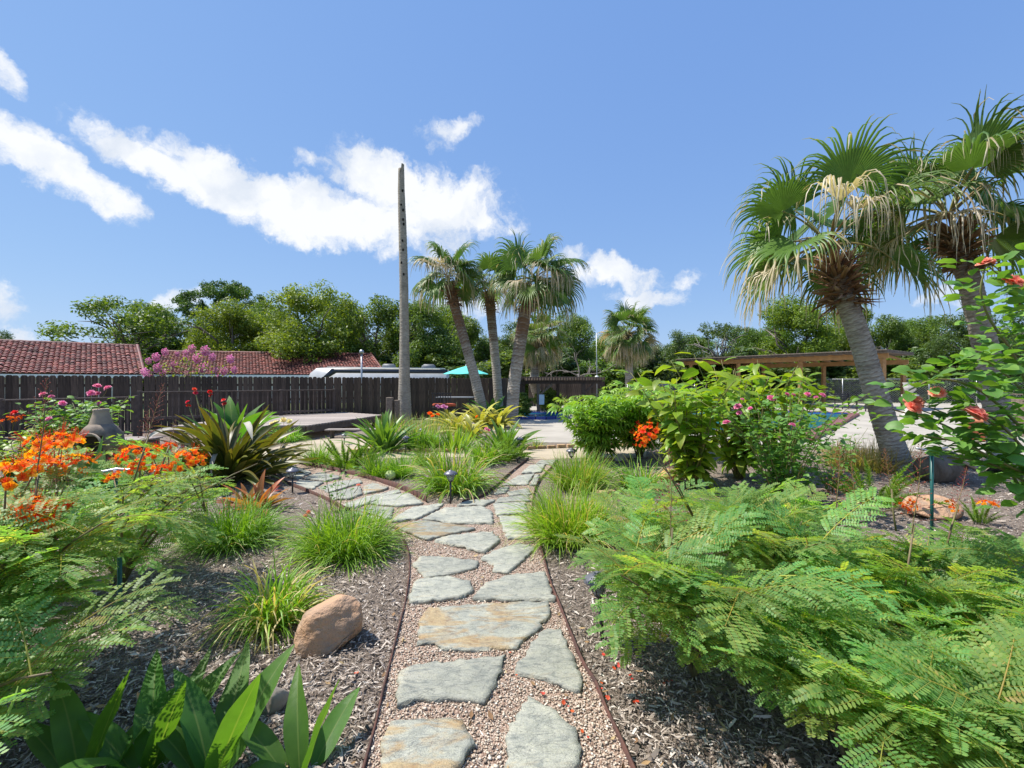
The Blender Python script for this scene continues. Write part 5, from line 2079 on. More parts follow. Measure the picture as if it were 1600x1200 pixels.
def flame_shrub(label, base, h, stems, per, lean, seed, blossoms=(), spikes=(), pods=0, flen=1.0, azr=(0, 6.283), low=.35, bald=None):
    rg = np.random.default_rng(seed)
    base = np.array((base[0], base[1], 0.0))
    root = thing('flame_flower_shrub', label, 'shrub', tuple(base))
    R, P, S = [], [], []
    k = 0
    tips = []
    for s in range(stems):
        az = rg.uniform(*azr)
        ln = rg.uniform(*lean)
        L = h / max(.45, math.cos(ln)) * rg.uniform(.75, 1.05)
        d0 = azel([az], [math.pi / 2 - ln * .5])[0]
        d1 = azel([az], [math.pi / 2 - ln * 1.25])[0]
        pts = [np.zeros(3)]
        for i in range(6):
            f = i / 5
            pts.append(pts[-1] + nrm(d0 * (1 - f) + d1 * f) * L / 6)
        pts = np.array(pts)
        V, F = tube(pts, np.linspace(.012, .004, 7), 6)
        Acc().add(V, F).obj('stem', M['frondstem'], root, True)
        tips.append(pts[-1])
        for j in range(per):
            t = low + (1 - low) * (j + rg.random()) / per
            q = np.array([np.interp(t * 6, np.arange(7), pts[:, c]) for c in range(3)])
            a2 = k * 2.39996 + rg.normal(0, .3)
            e2 = rg.uniform(-.1, .65)
            dd = azel([a2], [e2])[0] + .35 * nrm(pts[-1] - pts[0])
            R.append(frames([dd], np.array([rg.normal(0, .3)]))[0])
            P.append(q)
            S.append(rg.uniform(.72, 1.12) * flen)
            k += 1
    R, P, S = np.array(R), np.array(P), np.array(S)
    # keep fronds above the ground and clear of the viewer
    tip = P + R[:, :, 1] * .4 * S[:, None]
    W = P + base
    keep = (tip[:, 2] > .03) & (np.linalg.norm(W + R[:, :, 1] * .2 - (0, 0, EYE), axis=1) > 1.15) & (np.linalg.norm(tip + base - (0, 0, EYE), axis=1) > 1.15)
    if bald is not None:
        keep &= ~np.array([bald(*(w + r[:, 1] * .33 * s)) for w, r, s in zip(W, R, S)], bool)
    place(root, 'frond', K_fr, R[keep], P[keep], S[keep], base)
    tips = np.array(tips)
    for i, (px, py, d, s) in enumerate(blossoms):
        q = np.array(A(px, py, d)) - base
        st = tips[np.argmin(np.linalg.norm(tips - q, axis=1))] * (.75, .75, .7)
        mid = (st + q) / 2 + (rg.normal(0, .02), 0, .03)
        V, F = tube([st, mid, q], [.006, .005, .003], 6)
        Acc().add(V, F).obj('flower_stalk', M['frondstem'], root, True)
        ax = nrm(q - mid + (0, -.12, .1))
        Rb = frames([ax], np.array([rg.uniform(0, 6)]))[0]
        Rz = np.stack([Rb[:, 0], -Rb[:, 2], Rb[:, 1]], 1)
        link('blossom', K_bl[(i + seed) % 4].me, root, mat=m4(Rz, q, s))
    for i, (px0, py0, d0, px1, py1, d1) in enumerate(spikes):
        q0, q1 = np.array(A(px0, py0, d0)) - base, np.array(A(px1, py1, d1)) - base
        ax = q1 - q0
        ln = np.linalg.norm(ax)
        V, F = tube([q0, q0 + ax * .25, q0 + ax * .5 + (.01, 0, 0)], [.006, .0055, .005], 6)
        Acc().add(V, F).obj('flower_stalk', M['frondstem'], root, True)
        Rb = frames([ax])[0]
        Rz = np.stack([Rb[:, 0], -Rb[:, 2], Rb[:, 1]], 1)
        link('seed_spike', K_rac[i % 2].me, root, mat=m4(Rz, q0 + ax * .45, ln * .55 / .55))
    n = len(P)
    for i in range(pods):
        t_ = tips[i % len(tips)] + rg.normal(0, .06, 3)
        d = nrm(np.array((rg.normal(0, .3), rg.normal(0, .3), -1)))
        link('seed_pod', K_pod[i % 2].me, root, mat=m4(frames([d], np.array([rg.uniform(0, 3)]))[0], t_))
    return root


def clear_left(x, y, z):
    """the bare mulch between the low and the high fronds at the left"""
    px, py = 800 + FPX * x / y, HOR + FPX * (EYE - z) / y
    return px > 345


flame_shrub('feathery green shrub with orange flame flowers at the left edge', (-2.75, 2.35), .98, 13, 10, (.25, .95), 11,
            blossoms=((84, 700, 2.5, 1.15), (58, 730, 2.35, .95), (112, 728, 2.6, .9), (96, 688, 2.75, .8), (10, 745, 2.1, .8), (48, 797, 2.2, .75), (85, 795, 2.3, .7), (62, 810, 2.15, .7)),
            spikes=((40, 905, 2.2, 72, 590, 2.35), (75, 880, 2.5, 100, 650, 2.6)), pods=3, azr=(-1.6, 1.9), bald=clear_left)
flame_shrub('lower feathery shrub filling the bottom left edge', (-2.35, 1.75), .50, 8, 6, (.4, 1.1), 12, pods=2, azr=(-1.2, 2.2), bald=lambda x, y, z: 800 + FPX * x / y > 285)
flame_shrub('feathery flame-flower shrub behind, with two red seed spikes rising before the deck', (-3.05, 3.55), .80, 11, 9, (.35, 1.05), 13,
            blossoms=((200, 710, 3.4, .8), (212, 730, 3.3, .6), (236, 708, 3.5, .7), (290, 718, 3.3, .9), (306, 722, 3.4, .6), (250, 735, 3.2, .6), (178, 746, 3.1, .5), (262, 698, 3.6, .5)),
            spikes=((204, 770, 3.1, 255, 598, 3.25), (215, 765, 3.3, 232, 640, 3.5), (250, 740, 3.4, 275, 655, 3.6)), pods=2, low=.12, bald=lambda x, y, z: 800 + FPX * x / y > 350)

flame_shrub('feathery shrub nearest the path on the right, hiding a path light', (.98, 2.45), .66, 11, 8, (.2, .85), 21, pods=3,
            spikes=((1050, 960, 2.4, 1045, 700, 2.6),))
flame_shrub('feathery shrub at the bottom edge right of centre', (1.4, 1.9), .46, 11, 9, (.25, 1.0), 22, pods=1)
flame_shrub('feathery shrub in the middle of the right-hand thicket with orange flower head above', (1.85, 3.3), .62, 11, 8, (.25, .95), 23,
            blossoms=((1010, 676, 3.1, .72), (1005, 690, 3.1, .45)), pods=3,
            spikes=((1300, 890, 3.0, 1312, 690, 3.2), (1340, 900, 3.1, 1330, 720, 3.3)))
flame_shrub('large feathery shrub filling the lower right of the view', (2.15, 2.35), .50, 12, 9, (.3, 1.05), 24, pods=2,
            spikes=((1410, 960, 2.4, 1440, 690, 2.6), (1480, 850, 2.8, 1510, 730, 3.0), (1400, 830, 3.0, 1382, 700, 3.1)))
flame_shrub('feathery shrub in the bottom right corner', (1.95, 1.6), .42, 10, 9, (.3, 1.05), 25)
flame_shrub('low feathery shrub at the right edge before the flat rocks', (3.3, 2.9), .32, 10, 8, (.5, 1.2), 26,
            blossoms=((1526, 928, 2.6, .5),))
flame_shrub('low feathery shrub in front of the pink-flowered rose', (2.3, 4.0), .36, 9, 7, (.4, 1.15), 27,
            blossoms=((1412, 793, 4.0, .45), (1425, 788, 4.1, .5), (1487, 790, 4.0, .55)))
flame_shrub('small feathery shrub before the yellow-green bush', (1.35, 4.1), .42, 6, 6, (.4, 1.1), 28, pods=2)
link('blossom', K_bl[1].me, bpy.data.objects['foxtail_fern.005'], loc=(.02, -.08, .24)).scale = (.8, .8, .8)


# ---------------------------------------------------------------- leafy shrubs
def branches(rg, n, h, spread, lean=(.15, .8), start=.05):
    out = []
    for i in range(n):
        az = i * 2.4 + rg.normal(0, .3)
        ln = rg.uniform(*lean)
        L = h * rg.uniform(.8, 1.1) / max(.5, math.cos(ln))
        p = np.array((start * math.cos(az), start * math.sin(az), 0.0))
        pts = [p]
        d = azel([az], [math.pi / 2 - ln * .5])[0]
        e = azel([az], [math.pi / 2 - ln * 1.2])[0]
        for k in range(6):
            f = k / 5
            pts.append(pts[-1] + nrm(d * (1 - f) + e * f + rg.normal(0, .10, 3)) * L / 6)
        out.append(np.array(pts) * (spread, spread, 1) if spread != 1 else np.array(pts))
    return out


def leafy(name, label, loc, kinds, h, nb, per, lean, leafs=(.8, 1.2), seed=0, cane='green_cane', el=(-.3, .6), low=.25, spread=1.0, cr=.012, twig=.0, maxn=300, cat='shrub', azr=None):
    rg = np.random.default_rng(seed)
    root = thing(name, label, cat, loc)
    B = branches(rg, nb, h, spread, lean)
    R, P = [], []
    k = 0
    for pts in B:
        V, F = tube(pts, np.linspace(cr, cr * .35, len(pts)), 6)
        Acc().add(V, F).obj('branch', M[cane], root, True)
        for j in range(per):
            t = low + (1 - low) * (j + rg.random()) / per
            q = np.array([np.interp(t * 6, np.arange(7), pts[:, c]) for c in range(3)])
            a = k * 2.39996 + rg.normal(0, .3)
            d = azel([a], [rg.uniform(*el)])[0]
            q = q + d * twig * rg.random()
            R.append(frames([d], np.array([rg.normal(0, .35)]))[0])
            P.append(q)
            k += 1
    R, P = np.array(R), np.array(P)
    keep = P[:, 2] > .04
    place(root, 'leaf', kinds, R[keep], P[keep], rg.uniform(*leafs, keep.sum()), loc, maxn)
    return root, B


def palmate(seed):
    rg = np.random.default_rng(seed)
    parts = []
    n = 6
    for k in range(n):
        a = -1.25 + 2.5 * k / (n - 1)
        lf = leaf_tpl(.19 * (1 - .25 * abs(a) / 1.25), .034, rg.uniform(.9, 1.7), .3, 6, 'lance', .05, 0, seed + k, 0, 1)
        d = np.array((math.sin(a), math.cos(a), .12))
        parts.append((lf, frames([d])[0], (0, .10, 0), rg.uniform(.9, 1.1), rg.normal(0, .08)))
    V, F = tube([(0, 0, 0), (0, .05, .012), (0, .10, 0)], .0025, 4, False)
    parts.append((plain(V, F, .3), np.eye(3), (0, 0, 0), 1, 0))
    return merge_tpl(parts)


K_cas = [Kind('palmate_leaf', palmate(400 + i), M['cassava']) for i in range(5)]
K_big = kinds_of('broad_leaf', M['bigleaf'], 6, .25, .105, 'ovate', (.3, 1.1), .22, .08, .3, 7, seed=420, stalk=.03)
K_rl = kinds_of('rose_leaf', M['roseleaf'], 5, .075, .05, 'oval', (.1, .7), .2, .08, .2, 5, seed=430, stalk=.012)
K_rl2 = kinds_of('rose_leaf', M['roseleaf'], 5, .085, .070, 'oval', (.1, .7), .2, .08, .2, 6, seed=440, stalk=.015, v=(.1, .9))
K_rose_pink = [Kind('pink_rose', rose_tpl(.032, 450 + i), M['pinkp']) for i in range(3)]
K_rose_coral = [Kind('coral_rose', rose_tpl(.048, 460 + i, 5), M['coral']) for i in range(3)]


def blooms(root, loc, kinds, spots, name='rose', stem='green_cane', drop=.18, face=True):
    """flowers at photo pixels, each on its own short stem"""
    for i, (px, py, d, s) in enumerate(spots):
        q = np.array(A(px, py, d)) - np.array(loc)
        c = np.array((q[0] * .8, q[1] * .8, q[2] - drop))
        V, F = tube([c, (c + q) / 2 + (.01, .01, 0), q], [.004, .0035, .003], 5)
        Acc().add(V, F).obj('flower_stem', M[stem], root, True)
        ax = nrm(np.array((random.gauss(0, .35), -.45 + random.gauss(0, .3), .8)))
        Rb = frames([ax], np.array([random.uniform(0, 6)]))[0]
        link(name, kinds[i % len(kinds)].me, root, mat=m4(np.stack([Rb[:, 0], -Rb[:, 2], Rb[:, 1]], 1), q, s))


# drooping five-fingered mass right of the path
for i, (px, py, h, nb, per, s, lab) in enumerate((
        (935, 722, 1.25, 20, 27, 1.2, 'bushy shrub with drooping finger-like leaves nearest the walkway'),
        (1005, 718, 1.35, 20, 27, 1.2, 'middle shrub with drooping finger-like leaves, sago palm behind it'),
        (1060, 712, 1.35, 18, 20, 1.25, 'shrub with drooping finger-like leaves joining the broad-leaved bush'))):
    p = G(px, py)
    leafy('finger_leaf_shrub', lab, (p[0], p[1] + .3, 0), K_cas, h, nb, per, (.1, .85), (.8 * s, 1.3 * s), 500 + i, el=(-.2, .5), low=.15, cr=.010)
# yellow-green broad leaves
for i, (px, py, h, nb, per, s, lab) in enumerate((
        (1090, 768, 1.55, 18, 24, 1.1, 'yellow-green broad-leaved bush with drooping lower leaves'),
        (1165, 752, 1.88, 18, 25, 1.1, 'tallest yellow-green broad-leaved bush in front of the pavilion'),
        (1225, 745, 1.75, 15, 22, 1.05, 'broad-leaved bush rising behind the pink roses'))):
    p = G(px, py)
    leafy('broad_leaf_bush', lab, (p[0], p[1] + .2, 0), K_big, h, nb, per, (.08, .62), (.75 * s, 1.35 * s), 510 + i, el=(-.5, .55), low=.12, cr=.013)

random.seed(12)
p = G(1215, 790)
loc = (p[0], p[1] - .1, 0)
root, B = leafy('rose_bush', 'twiggy rose bush with small deep pink roses before the broad-leaved bush', loc, K_rl, 1.35, 26, 48, (.15, .85), (.8, 1.4), 520, el=(-.3, .6), low=.1, twig=.14, cr=.007)
blooms(root, loc, K_rose_pink, ((1153, 635, 5.3, 1.3), (1205, 622, 5.3, 1.35), (1135, 660, 5.2, 1.3), (1155, 645, 5.3, .9), (1238, 664, 5.1, 1.1), (1262, 616, 5.4, 1.1), (1285, 618, 5.4, 1.3),
                               (1172, 638, 5.3, .8), (1240, 617, 5.4, .8), (1230, 616, 5.4, .8), (1160, 624, 5.4, .7), (1275, 621, 5.4, .8)))
p = G(1300, 770)
loc = (p[0], p[1], 0)
leafy('rose_bush', 'sparse dark-leaved rose stems at the right of the pink rose bush', loc, K_rl, .85, 10, 26, (.2, .9), (.7, 1.2), 521, low=.1, twig=.12, cr=.006)


# coral rose at the right edge
def coral_rose():
    loc = (3.55, 2.95, 0)
    rg = np.random.default_rng(530)
    root = thing('rose_bush', 'tall coral rose with glossy round leaves at the right edge', 'shrub', loc)
    canes = [((1600, 760, 2.8), (1540, 700, 2.75), (1470, 660, 2.7), (1395, 640, 2.7)),
             ((1640, 700, 2.8), (1590, 560, 2.8), (1545, 500, 2.75), (1530, 455, 2.7), (1540, 415, 2.7)),
             ((1660, 640, 2.9), (1620, 540, 2.9), (1595, 480, 2.85), (1585, 445, 2.8)),
             ((1640, 720, 2.7), (1570, 640, 2.6), (1520, 600, 2.6), (1460, 590, 2.6), (1420, 610, 2.6)),
             ((1640, 750, 2.6), (1590, 690, 2.55), (1550, 650, 2.55), (1510, 640, 2.6)),
             ((1700, 680, 3.0), (1640, 600, 3.0), (1600, 560, 3.0), (1560, 540, 3.0)),
             ((1640, 760, 2.6), (1560, 720, 2.5), (1500, 690, 2.5), (1440, 680, 2.5)),
             ((1680, 650, 2.8), (1640, 500, 2.8), (1620, 440, 2.8), (1610, 400, 2.8)),
             ((1660, 690, 2.7), (1590, 600, 2.7), (1540, 560, 2.7), (1500, 570, 2.7)),
             ((1640, 780, 2.7), (1590, 745, 2.6), (1540, 720, 2.6), (1480, 715, 2.6))]
    R, P = [], []
    k = 0
    for c in canes:
        pts = np.array([np.array(A(*q)) for q in c]) - loc
        pts = np.concatenate([[np.array((rg.normal(0, .08), rg.normal(0, .08), 0))], pts])
        tt = np.linspace(0, len(pts) - 1, 16)
        S = np.stack([np.interp(tt, np.arange(len(pts)), pts[:, i]) for i in range(3)], 1)
        S[1:-1] = (S[:-2] + 2 * S[1:-1] + S[2:]) / 4
        V, F = tube(S, np.linspace(.011, .004, 16), 7)
        Acc().add(V, F).obj('cane', M['green_cane'], root, True)
        for j in range(74):
            t = 3.2 + (15 - 3.2) * (j + rg.random()) / 74
            q = np.array([np.interp(t, np.arange(16), S[:, i]) for i in range(3)])
            a = k * 2.4 + rg.normal(0, .4)
            d = azel([a], [rg.uniform(-.35, .6)])[0]
            tw = rg.uniform(.02, .13)
            R.append(frames([d], np.array([rg.normal(0, .4)]))[0])
            P.append(q + d * tw + (0, 0, rg.normal(0, .03)))
            k += 1
    R, P = np.array(R), np.array(P)
    place(root, 'leaf', K_rl2, R, P, rg.uniform(.8, 1.25, len(P)), loc, 300)
    blooms(root, loc, K_rose_coral, ((1428, 628, 2.65, 1.0), (1427, 637, 2.62, .85), (1465, 613, 2.55, .75), (1524, 647, 2.45, 1.1), (1582, 441, 2.7, 1.1), (1538, 410, 2.7, .75), (1547, 409, 2.72, .6)), drop=.07)


coral_rose()

# pink roses and yellow-green foliage at the left
random.seed(21)
p = G(118, 745)
loc = (p[0], p[1], 0)
root, B = leafy('rose_bush', 'pale pink rose bush left of the chiminea chimney', loc, K_rl, 1.2, 20, 52, (.1, .7), (1.0, 1.8), 540, low=.2, twig=.12, cr=.007)
blooms(root, loc, K_rose_pink, ((152, 603, 7.3, 1.7), (168, 606, 7.3, 1.6), (142, 614, 7.2, 1.7), (152, 615, 7.3, 1.4), (67, 616, 7.2, 1.5), (80, 620, 7.2, 1.3), (98, 630, 7.1, 1.5), (76, 654, 7.0, 1.2), (155, 630, 7.2, 1.0)))
p = G(25, 755)
loc = (p[0], p[1], 0)
root, B = leafy('lantana_bush', 'yellow-green leafy bush at the left edge with orange and red blooms', loc, K_big, .85, 18, 26, (.2, .95), (.35, .6), 541, low=.1, cr=.008, el=(-.3, .6))
blooms(root, loc, [Kind('red_bloom', rose_tpl(.04, 455, 3), M['redp'])], ((23, 645, 7.0, 1.4),), 'bloom')
blooms(root, loc, [K_bl[0]], ((18, 655, 7.0, .6), (0, 660, 7.0, .5), (32, 652, 7.1, .5)), 'bloom')
p = G(70, 770)
leafy('leafy_bush', 'low green bush behind the orange blossoms at the left', (p[0], p[1] + .2, 0), K_big, .70, 16, 22, (.3, 1.1), (.35, .7), 542, low=.1, cr=.007)


# seedling rose stems behind the grass clump near the path
def small_rose():
    p = G(525, 800)
    loc = (p[0], p[1], 0)
    root, B = leafy('rose_bush', 'thin young rose stems with one orange bud behind the grass clump', loc, K_rl, .52, 6, 13, (.1, .55), (.5, .8), 550, low=.35, twig=.06, cr=.004)
    blooms(root, loc, K_rose_coral, ((560, 758, p[1], .55), (482, 800, p[1] - .2, .5), (477, 806, p[1] - .2, .5)), drop=.1)


small_rose()


# flower spots in the middle bed
def flowers(name, label, px, py, spots, kinds, h):
    p = G(px, py)
    root = thing(name, label, 'flower', (p[0], p[1], 0))
    blooms(root, (p[0], p[1], 0), kinds, spots, 'bloom', drop=h)


K_or = [Kind('orange_bloom', rose_tpl(.05, 470, 3), M['flame'])]
K_mg = [Kind('magenta_bloom', rose_tpl(.05, 471, 3), M['myrtle'])]
K_pl = [Kind('pale_bloom', rose_tpl(.06, 472, 3), M['palef'])]
flowers('orange_flowers', 'orange and yellow blooms before the bromeliads', 675, 672, ((672, 646, 10.8, 1.3), (684, 648, 10.8, 1.2), (676, 650, 10.7, 1.0), (745, 651, 10.6, .8)), K_or, .5)
flowers('magenta_flowers', 'magenta blooms beside the patio chairs', 688, 664, ((686, 636, 12.2, 1.1), (693, 635, 12.2, 1.3), (697, 637, 12.2, 1.1), (683, 634, 12.2, .8)), K_mg, .6)
flowers('pink_flowers', 'pale pink bloom on a stalk in front of the dark lily', 762, 690, ((760, 670, 9.9, 1.3), (764, 672, 9.9, 1.1)), K_rose_pink, .3)
flowers('pale_yellow_flowers', 'pale yellow daylily blooms at the deck corner', 440, 690, ((431, 660, 11.5, 1.3), (443, 656, 11.6, 1.3), (452, 658, 11.6, 1.2), (425, 662, 11.4, 1.0)), K_pl, .4)


# ---------------------------------------------------------------- fan palms
def trunk_mesh(pts, r0, r1, flare, rings, seed, sides=26, brown=.72, ridge=.035, knots=0):
    rg = np.random.default_rng(seed)
    pts = np.array(pts, float)
    VS = 6
    n = rings * VS
    tt = np.linspace(0, len(pts) - 1, n)
    S = np.stack([np.interp(tt, np.arange(len(pts)), pts[:, i]) for i in range(3)], 1)
    for _ in range(40):
        S[1:-1] = (S[:-2] + 2 * S[1:-1] + S[2:]) / 4
    T = nrm(np.gradient(S, axis=0))
    f = np.linspace(0, 1, n)
    r = r0 + (r1 - r0) * f + flare * np.exp(-f * 11)
    jr = rg.normal(0, .12, rings + 2)
    V, var = [], []
    a = np.linspace(0, 2 * np.pi, sides, endpoint=False)
    for i in range(n):
        X = nrm(np.cross(T[i], (0.2, 1, .1)))
        Y = np.cross(T[i], X)
        ph = i / VS + .16 * np.sin(a + i * .013) + .14 * np.sin(2 * a + 1.3 + i * .05) + .12 * np.sin(5 * a + i * .09) + .08 * np.sin(9 * a - i * .13)
        ring_i = np.clip(ph.astype(int), 0, rings)
        saw = ph - np.floor(ph)
        led = (.5 - saw) + .35 * (saw < .18) + jr[ring_i]
        rr = r[i] * (1 + .018 * np.sin(13 * a + np.sin(i * .05) * 3) * (saw > .3) + ridge * (1 + f[i]) * led + rg.normal(0, .008 + .02 * (f[i] > brown), sides) + .03 * np.sin(a * 2 + i * .02))
        V.append(S[i] + rr[:, None] * (np.cos(a)[:, None] * X + np.sin(a)[:, None] * Y))
        v = .26 + rg.normal(0, .04) + .42 * (saw - .35) + jr[ring_i] * .8
        if f[i] > brown - .12:
            v = v + np.clip((f[i] - brown + .12) / .25, 0, 1) * .6
        var.append(np.clip(v + rg.normal(0, .08, sides), 0, 1))
    V = np.concatenate(V)
    i, j = np.meshgrid(np.arange(n - 1), np.arange(sides), indexing='ij')
    i, j = i.ravel(), j.ravel()
    k = (j + 1) % sides
    F = np.stack([i * sides + j, i * sides + k, (i + 1) * sides + k, (i + 1) * sides + j], 1)
    return V, [F, np.array([list(range((n - 1) * sides, n * sides))])], np.concatenate(var), S[-1], T[-1]


def fan_frond(rg, d0, plen, R, nseg, span, dead, grav, brown_tip, g0=.1, wide=1.0, base_var=.2, roll=0.0):
    """petiole then pleated fan; every segment droops under its own weight. returns blade and petiole arrays"""
    d = nrm(np.array(d0, float))
    p = np.zeros(3)
    pts = [p.copy()]
    for i in range(6):
        d = nrm(d + np.array((0, 0, -1)) * g0)
        p = p + d * plen / 6
        pts.append(p.copy())
    pet = tube(pts, np.linspace(.024, .012, 7), 5, False)
    up = np.array((0, 0, 1.0))
    if abs(d[2]) > .96:
        up = nrm(np.array((-d0[0], -d0[1], .1)))
    n = nrm(up - d * (up @ d))
    s = np.cross(d, n)
    n, s = n * math.cos(roll) + s * math.sin(roll), s * math.cos(roll) - n * math.sin(roll)
    K = 9
    tl = np.concatenate([np.linspace(.03, .42, 4), np.linspace(.54, 1.0, K - 4)])
    V, F, var = [], [], []
    da = 2 * span / nseg
    off = 0
    fold_dead = rg.random() < dead
    for i in range(nseg):
        a = -span + da * (i + .5)
        ray = nrm(d * math.cos(a) + s * math.sin(a) + n * (.10 + .22 * abs(math.sin(a))))
        Ri = R * (.70 + .30 * math.cos(a * .75)) * rg.uniform(.92, 1.08)
        tip_dead = rg.random() < brown_tip
        gr = grav * rg.uniform(.7, 1.3) * (1.5 if tip_dead else 1.0)
        if fold_dead:
            Ri *= rg.uniform(.5, 1.2)
        q = ray * Ri * tl[0]
        dr = ray.copy()
        last = tl[0]
        sd0 = nrm(np.cross(n, ray))
        tdir = -s * math.sin(a) * .0 + (d * -math.sin(a) + s * math.cos(a))
        for k in range(K):
            t = tl[k]
            if k:
                if t > .42:
                    pull = gr * ((t - .42) / .58) ** .8 * .55
                    jn = .22 if (fold_dead or tip_dead) else .06
                    dr = nrm(dr + np.array((rg.normal(0, jn), rg.normal(0, jn), -pull)))
                step = (t - last) * Ri * (1.25 if (tip_dead and t > .6) else 1.0)
                q = q + dr * step
                last = t
            if t <= .43:
                w = t * Ri * da * .54 * wide
            else:
                w = .42 * Ri * da * .52 * wide * max(.05, (1 - (t - .42) / .58)) ** .7
            h = w * .9
            sv = nrm(tdir - dr * (tdir @ dr))
            nn = np.cross(sv, dr)
            if nn @ n < 0:
                nn = -nn
            for u in (-1, 0, 1):
                V.append(pts[-1] + q + sv * u * w + nn * (h if u == 0 else 0))
                b = base_var + rg.normal(0, .03)
                if tip_dead and t > .55:
                    b = .62 + .45 * (t - .5) / .5 + rg.normal(0, .05)
                elif t > .86:
                    b += .35
                if fold_dead:
                    b = .62 + .35 * t + rg.normal(0, .05)
                var.append(b)
        for k in range(K - 1):
            for u in range(2):
                x = off + k * 3 + u
                F.append((x, x + 1, x + 4, x + 3))
        off += K * 3
    return np.array(V), np.array(F), np.clip(np.array(var), 0, 1), pet


def boots(rg, top, ax, r, n, h, L):
    """persistent leaf bases round the crown"""
    acc = Acc()
    for k in range(n):
        f = (k + .5) / n
        az = k * 2.39996
        side = azel([az], [0])[0]
        el = -.25 + 1.15 * f + rg.normal(0, .16)
        d = nrm(side * math.cos(el) + np.array((0, 0, 1)) * math.sin(el))
        p = top + np.array(ax) * (-h + h * 1.15 * f) + side * r * .75
        ln = L * rg.uniform(.5, 1.1)
        T = leaf_tpl(ln, .10, rg.uniform(-.9, .8), .7, 5, 'blade', .1, rg.uniform(-.5, .5), k, .1, .9)
        T2 = (T[0], [T[1]], np.clip(T[2] + rg.normal(0, .2), 0, 1), T[3])
        R = frames([d], np.array([rg.normal(0, .4)]))[0]
        acc.add(T2[0] @ R.T + p, T2[1], T2[2], T2[3])
        # torn fibre
        if rg.random() < .7:
            T = leaf_tpl(ln * .8, .05, rg.uniform(.5, 2.0), .3, 4, 'blade', .2, 1, k, .0, .4)
            R = frames([nrm(d + rg.normal(0, .35, 3))], np.array([rg.normal(0, .8)]))[0]
            acc.add(T[0] @ R.T + p, T[1], np.clip(T[2] + .1, 0, 1), T[3])
    return acc


def fan_palm(label, base, spine, r0, r1, flare, n, R, plen, seed, rings=70, els=(-.75, 1.35), dead=.05, brown=.12, grav=1.0, nseg=38, span=2.0, name='fan_palm', ridge=.028,
             boot=(70, .75, .38), group=None, wide=1.0, base_var=.2, lo_dead=0.0, brownat=.72, g0=.16, hubz=.28, rolls=.55, deadfr=(), front=False):
    rg = np.random.default_rng(seed)
    root = thing(name, label, 'palm', (base[0], base[1], 0), group=group)
    V, F, var, top, ax = trunk_mesh(np.array(spine) - (base[0], base[1], 0), r0, r1, flare, rings, seed, brown=brownat, ridge=ridge)
    Acc().add(V, F, var).obj('trunk', M['palmbark'], root, True)
    if boot:
        b = boots(rg, top, ax, r1, boot[0], boot[1], boot[2])
        stuff(b.obj('leaf_bases', M['boot'], root, True))
    hub = top + np.array(ax) * hubz
    for k in range(n):
        f = (k + .5) / n
        az = k * 2.39996 + rg.normal(0, .15)
        el = els[1] + (els[0] - els[1]) * f ** .9 + rg.normal(0, .08)
        if front and f > .42 and abs((az + math.pi / 2 + math.pi) % (2 * math.pi) - math.pi) < .75:
            continue                       # the side towards the garden shows the bare leaf bases
        d = azel([az], [el])[0] + np.array(ax) * .15
        old = f > .72
        Vb, Fb, vb, pet = fan_frond(rg, d, plen * rg.uniform(.85, 1.15), R * rg.uniform(.85, 1.1), nseg, span, lo_dead if old else dead * .3, grav * (.75 + .5 * f), brown * (.4 if f < .5 else 1.4),
                                    g0 * (.5 + f), wide, base_var + rg.normal(0, .05) + (.1 if old else 0), rg.normal(0, rolls))
        acc = Acc().add(Vb, Fb, vb)
        o = acc.obj('frond', M['leaf_palm'], root, False)
        o.location = hub
        Acc().add(pet[0], pet[1], .3 + .4 * f).obj('petiole', M['petiole'], o, True)
    for (az, el, rr) in deadfr:
        Vb, Fb, vb, pet = fan_frond(rg, azel([az], [el])[0], plen * 1.05, rr, 26, .75, 1.0, 4.0, 1.0, g0 * .8, .8, .8, 0.0)
        o = Acc().add(Vb, Fb, np.clip(vb + .2, .75, 1)).obj('dead_frond', M['leaf_palm'], root, False)
        o.location = hub
        o['label'] = 'withered tan frond hanging in strips'
        Acc().add(pet[0], pet[1], .8).obj('petiole', M['petiole'], o, True)
    return root


def sp(*pp):
    return [A(*q) for q in pp]


# the two big ones at the right
b = G(1408, 738)
D1 = b[1]
fan_palm('big leaning fan palm right of the pool, trunk bare to the ground', b, [(b[0], b[1], -.05)] + sp((1392, 690, D1), (1370, 620, D1), (1350, 550, D1), (1328, 485, D1), (1314, 448, D1), (1305, 418, D1)),
         .178, .160, .10, 17, 1.2, .92, 610, 66, (.25, 1.2), .1, .34, 1.3, 46, 2.0, g0=.17, front=True, boot=(120, .7, .46), hubz=.38, ridge=.032, deadfr=((-2.0, .95, 1.25), (-1.8, .75, 1.1), (3.3, .1, 1.1)))
b = G(1572, 742)
D2 = 8.4
fan_palm('tall fan palm at the right edge behind the coral rose', b, [(b[0], b[1], -.05)] + sp((1565, 690, D2), (1552, 600, D2), (1535, 520, D2), (1515, 440, D2), (1498, 392, D2), (1490, 366, D2)),
         .185, .165, .10, 23, 1.25, .92, 611, 68, (.15, 1.2), .12, .40, 1.4, 46, 2.0, g0=.17, front=True, boot=(125, .7, .46), hubz=.32, ridge=.032, deadfr=((-1.5, 1.1, 1.3), (-1.2, .95, 1.2), (-2.2, .3, 1.1), (3.2, .1, 1.2)))
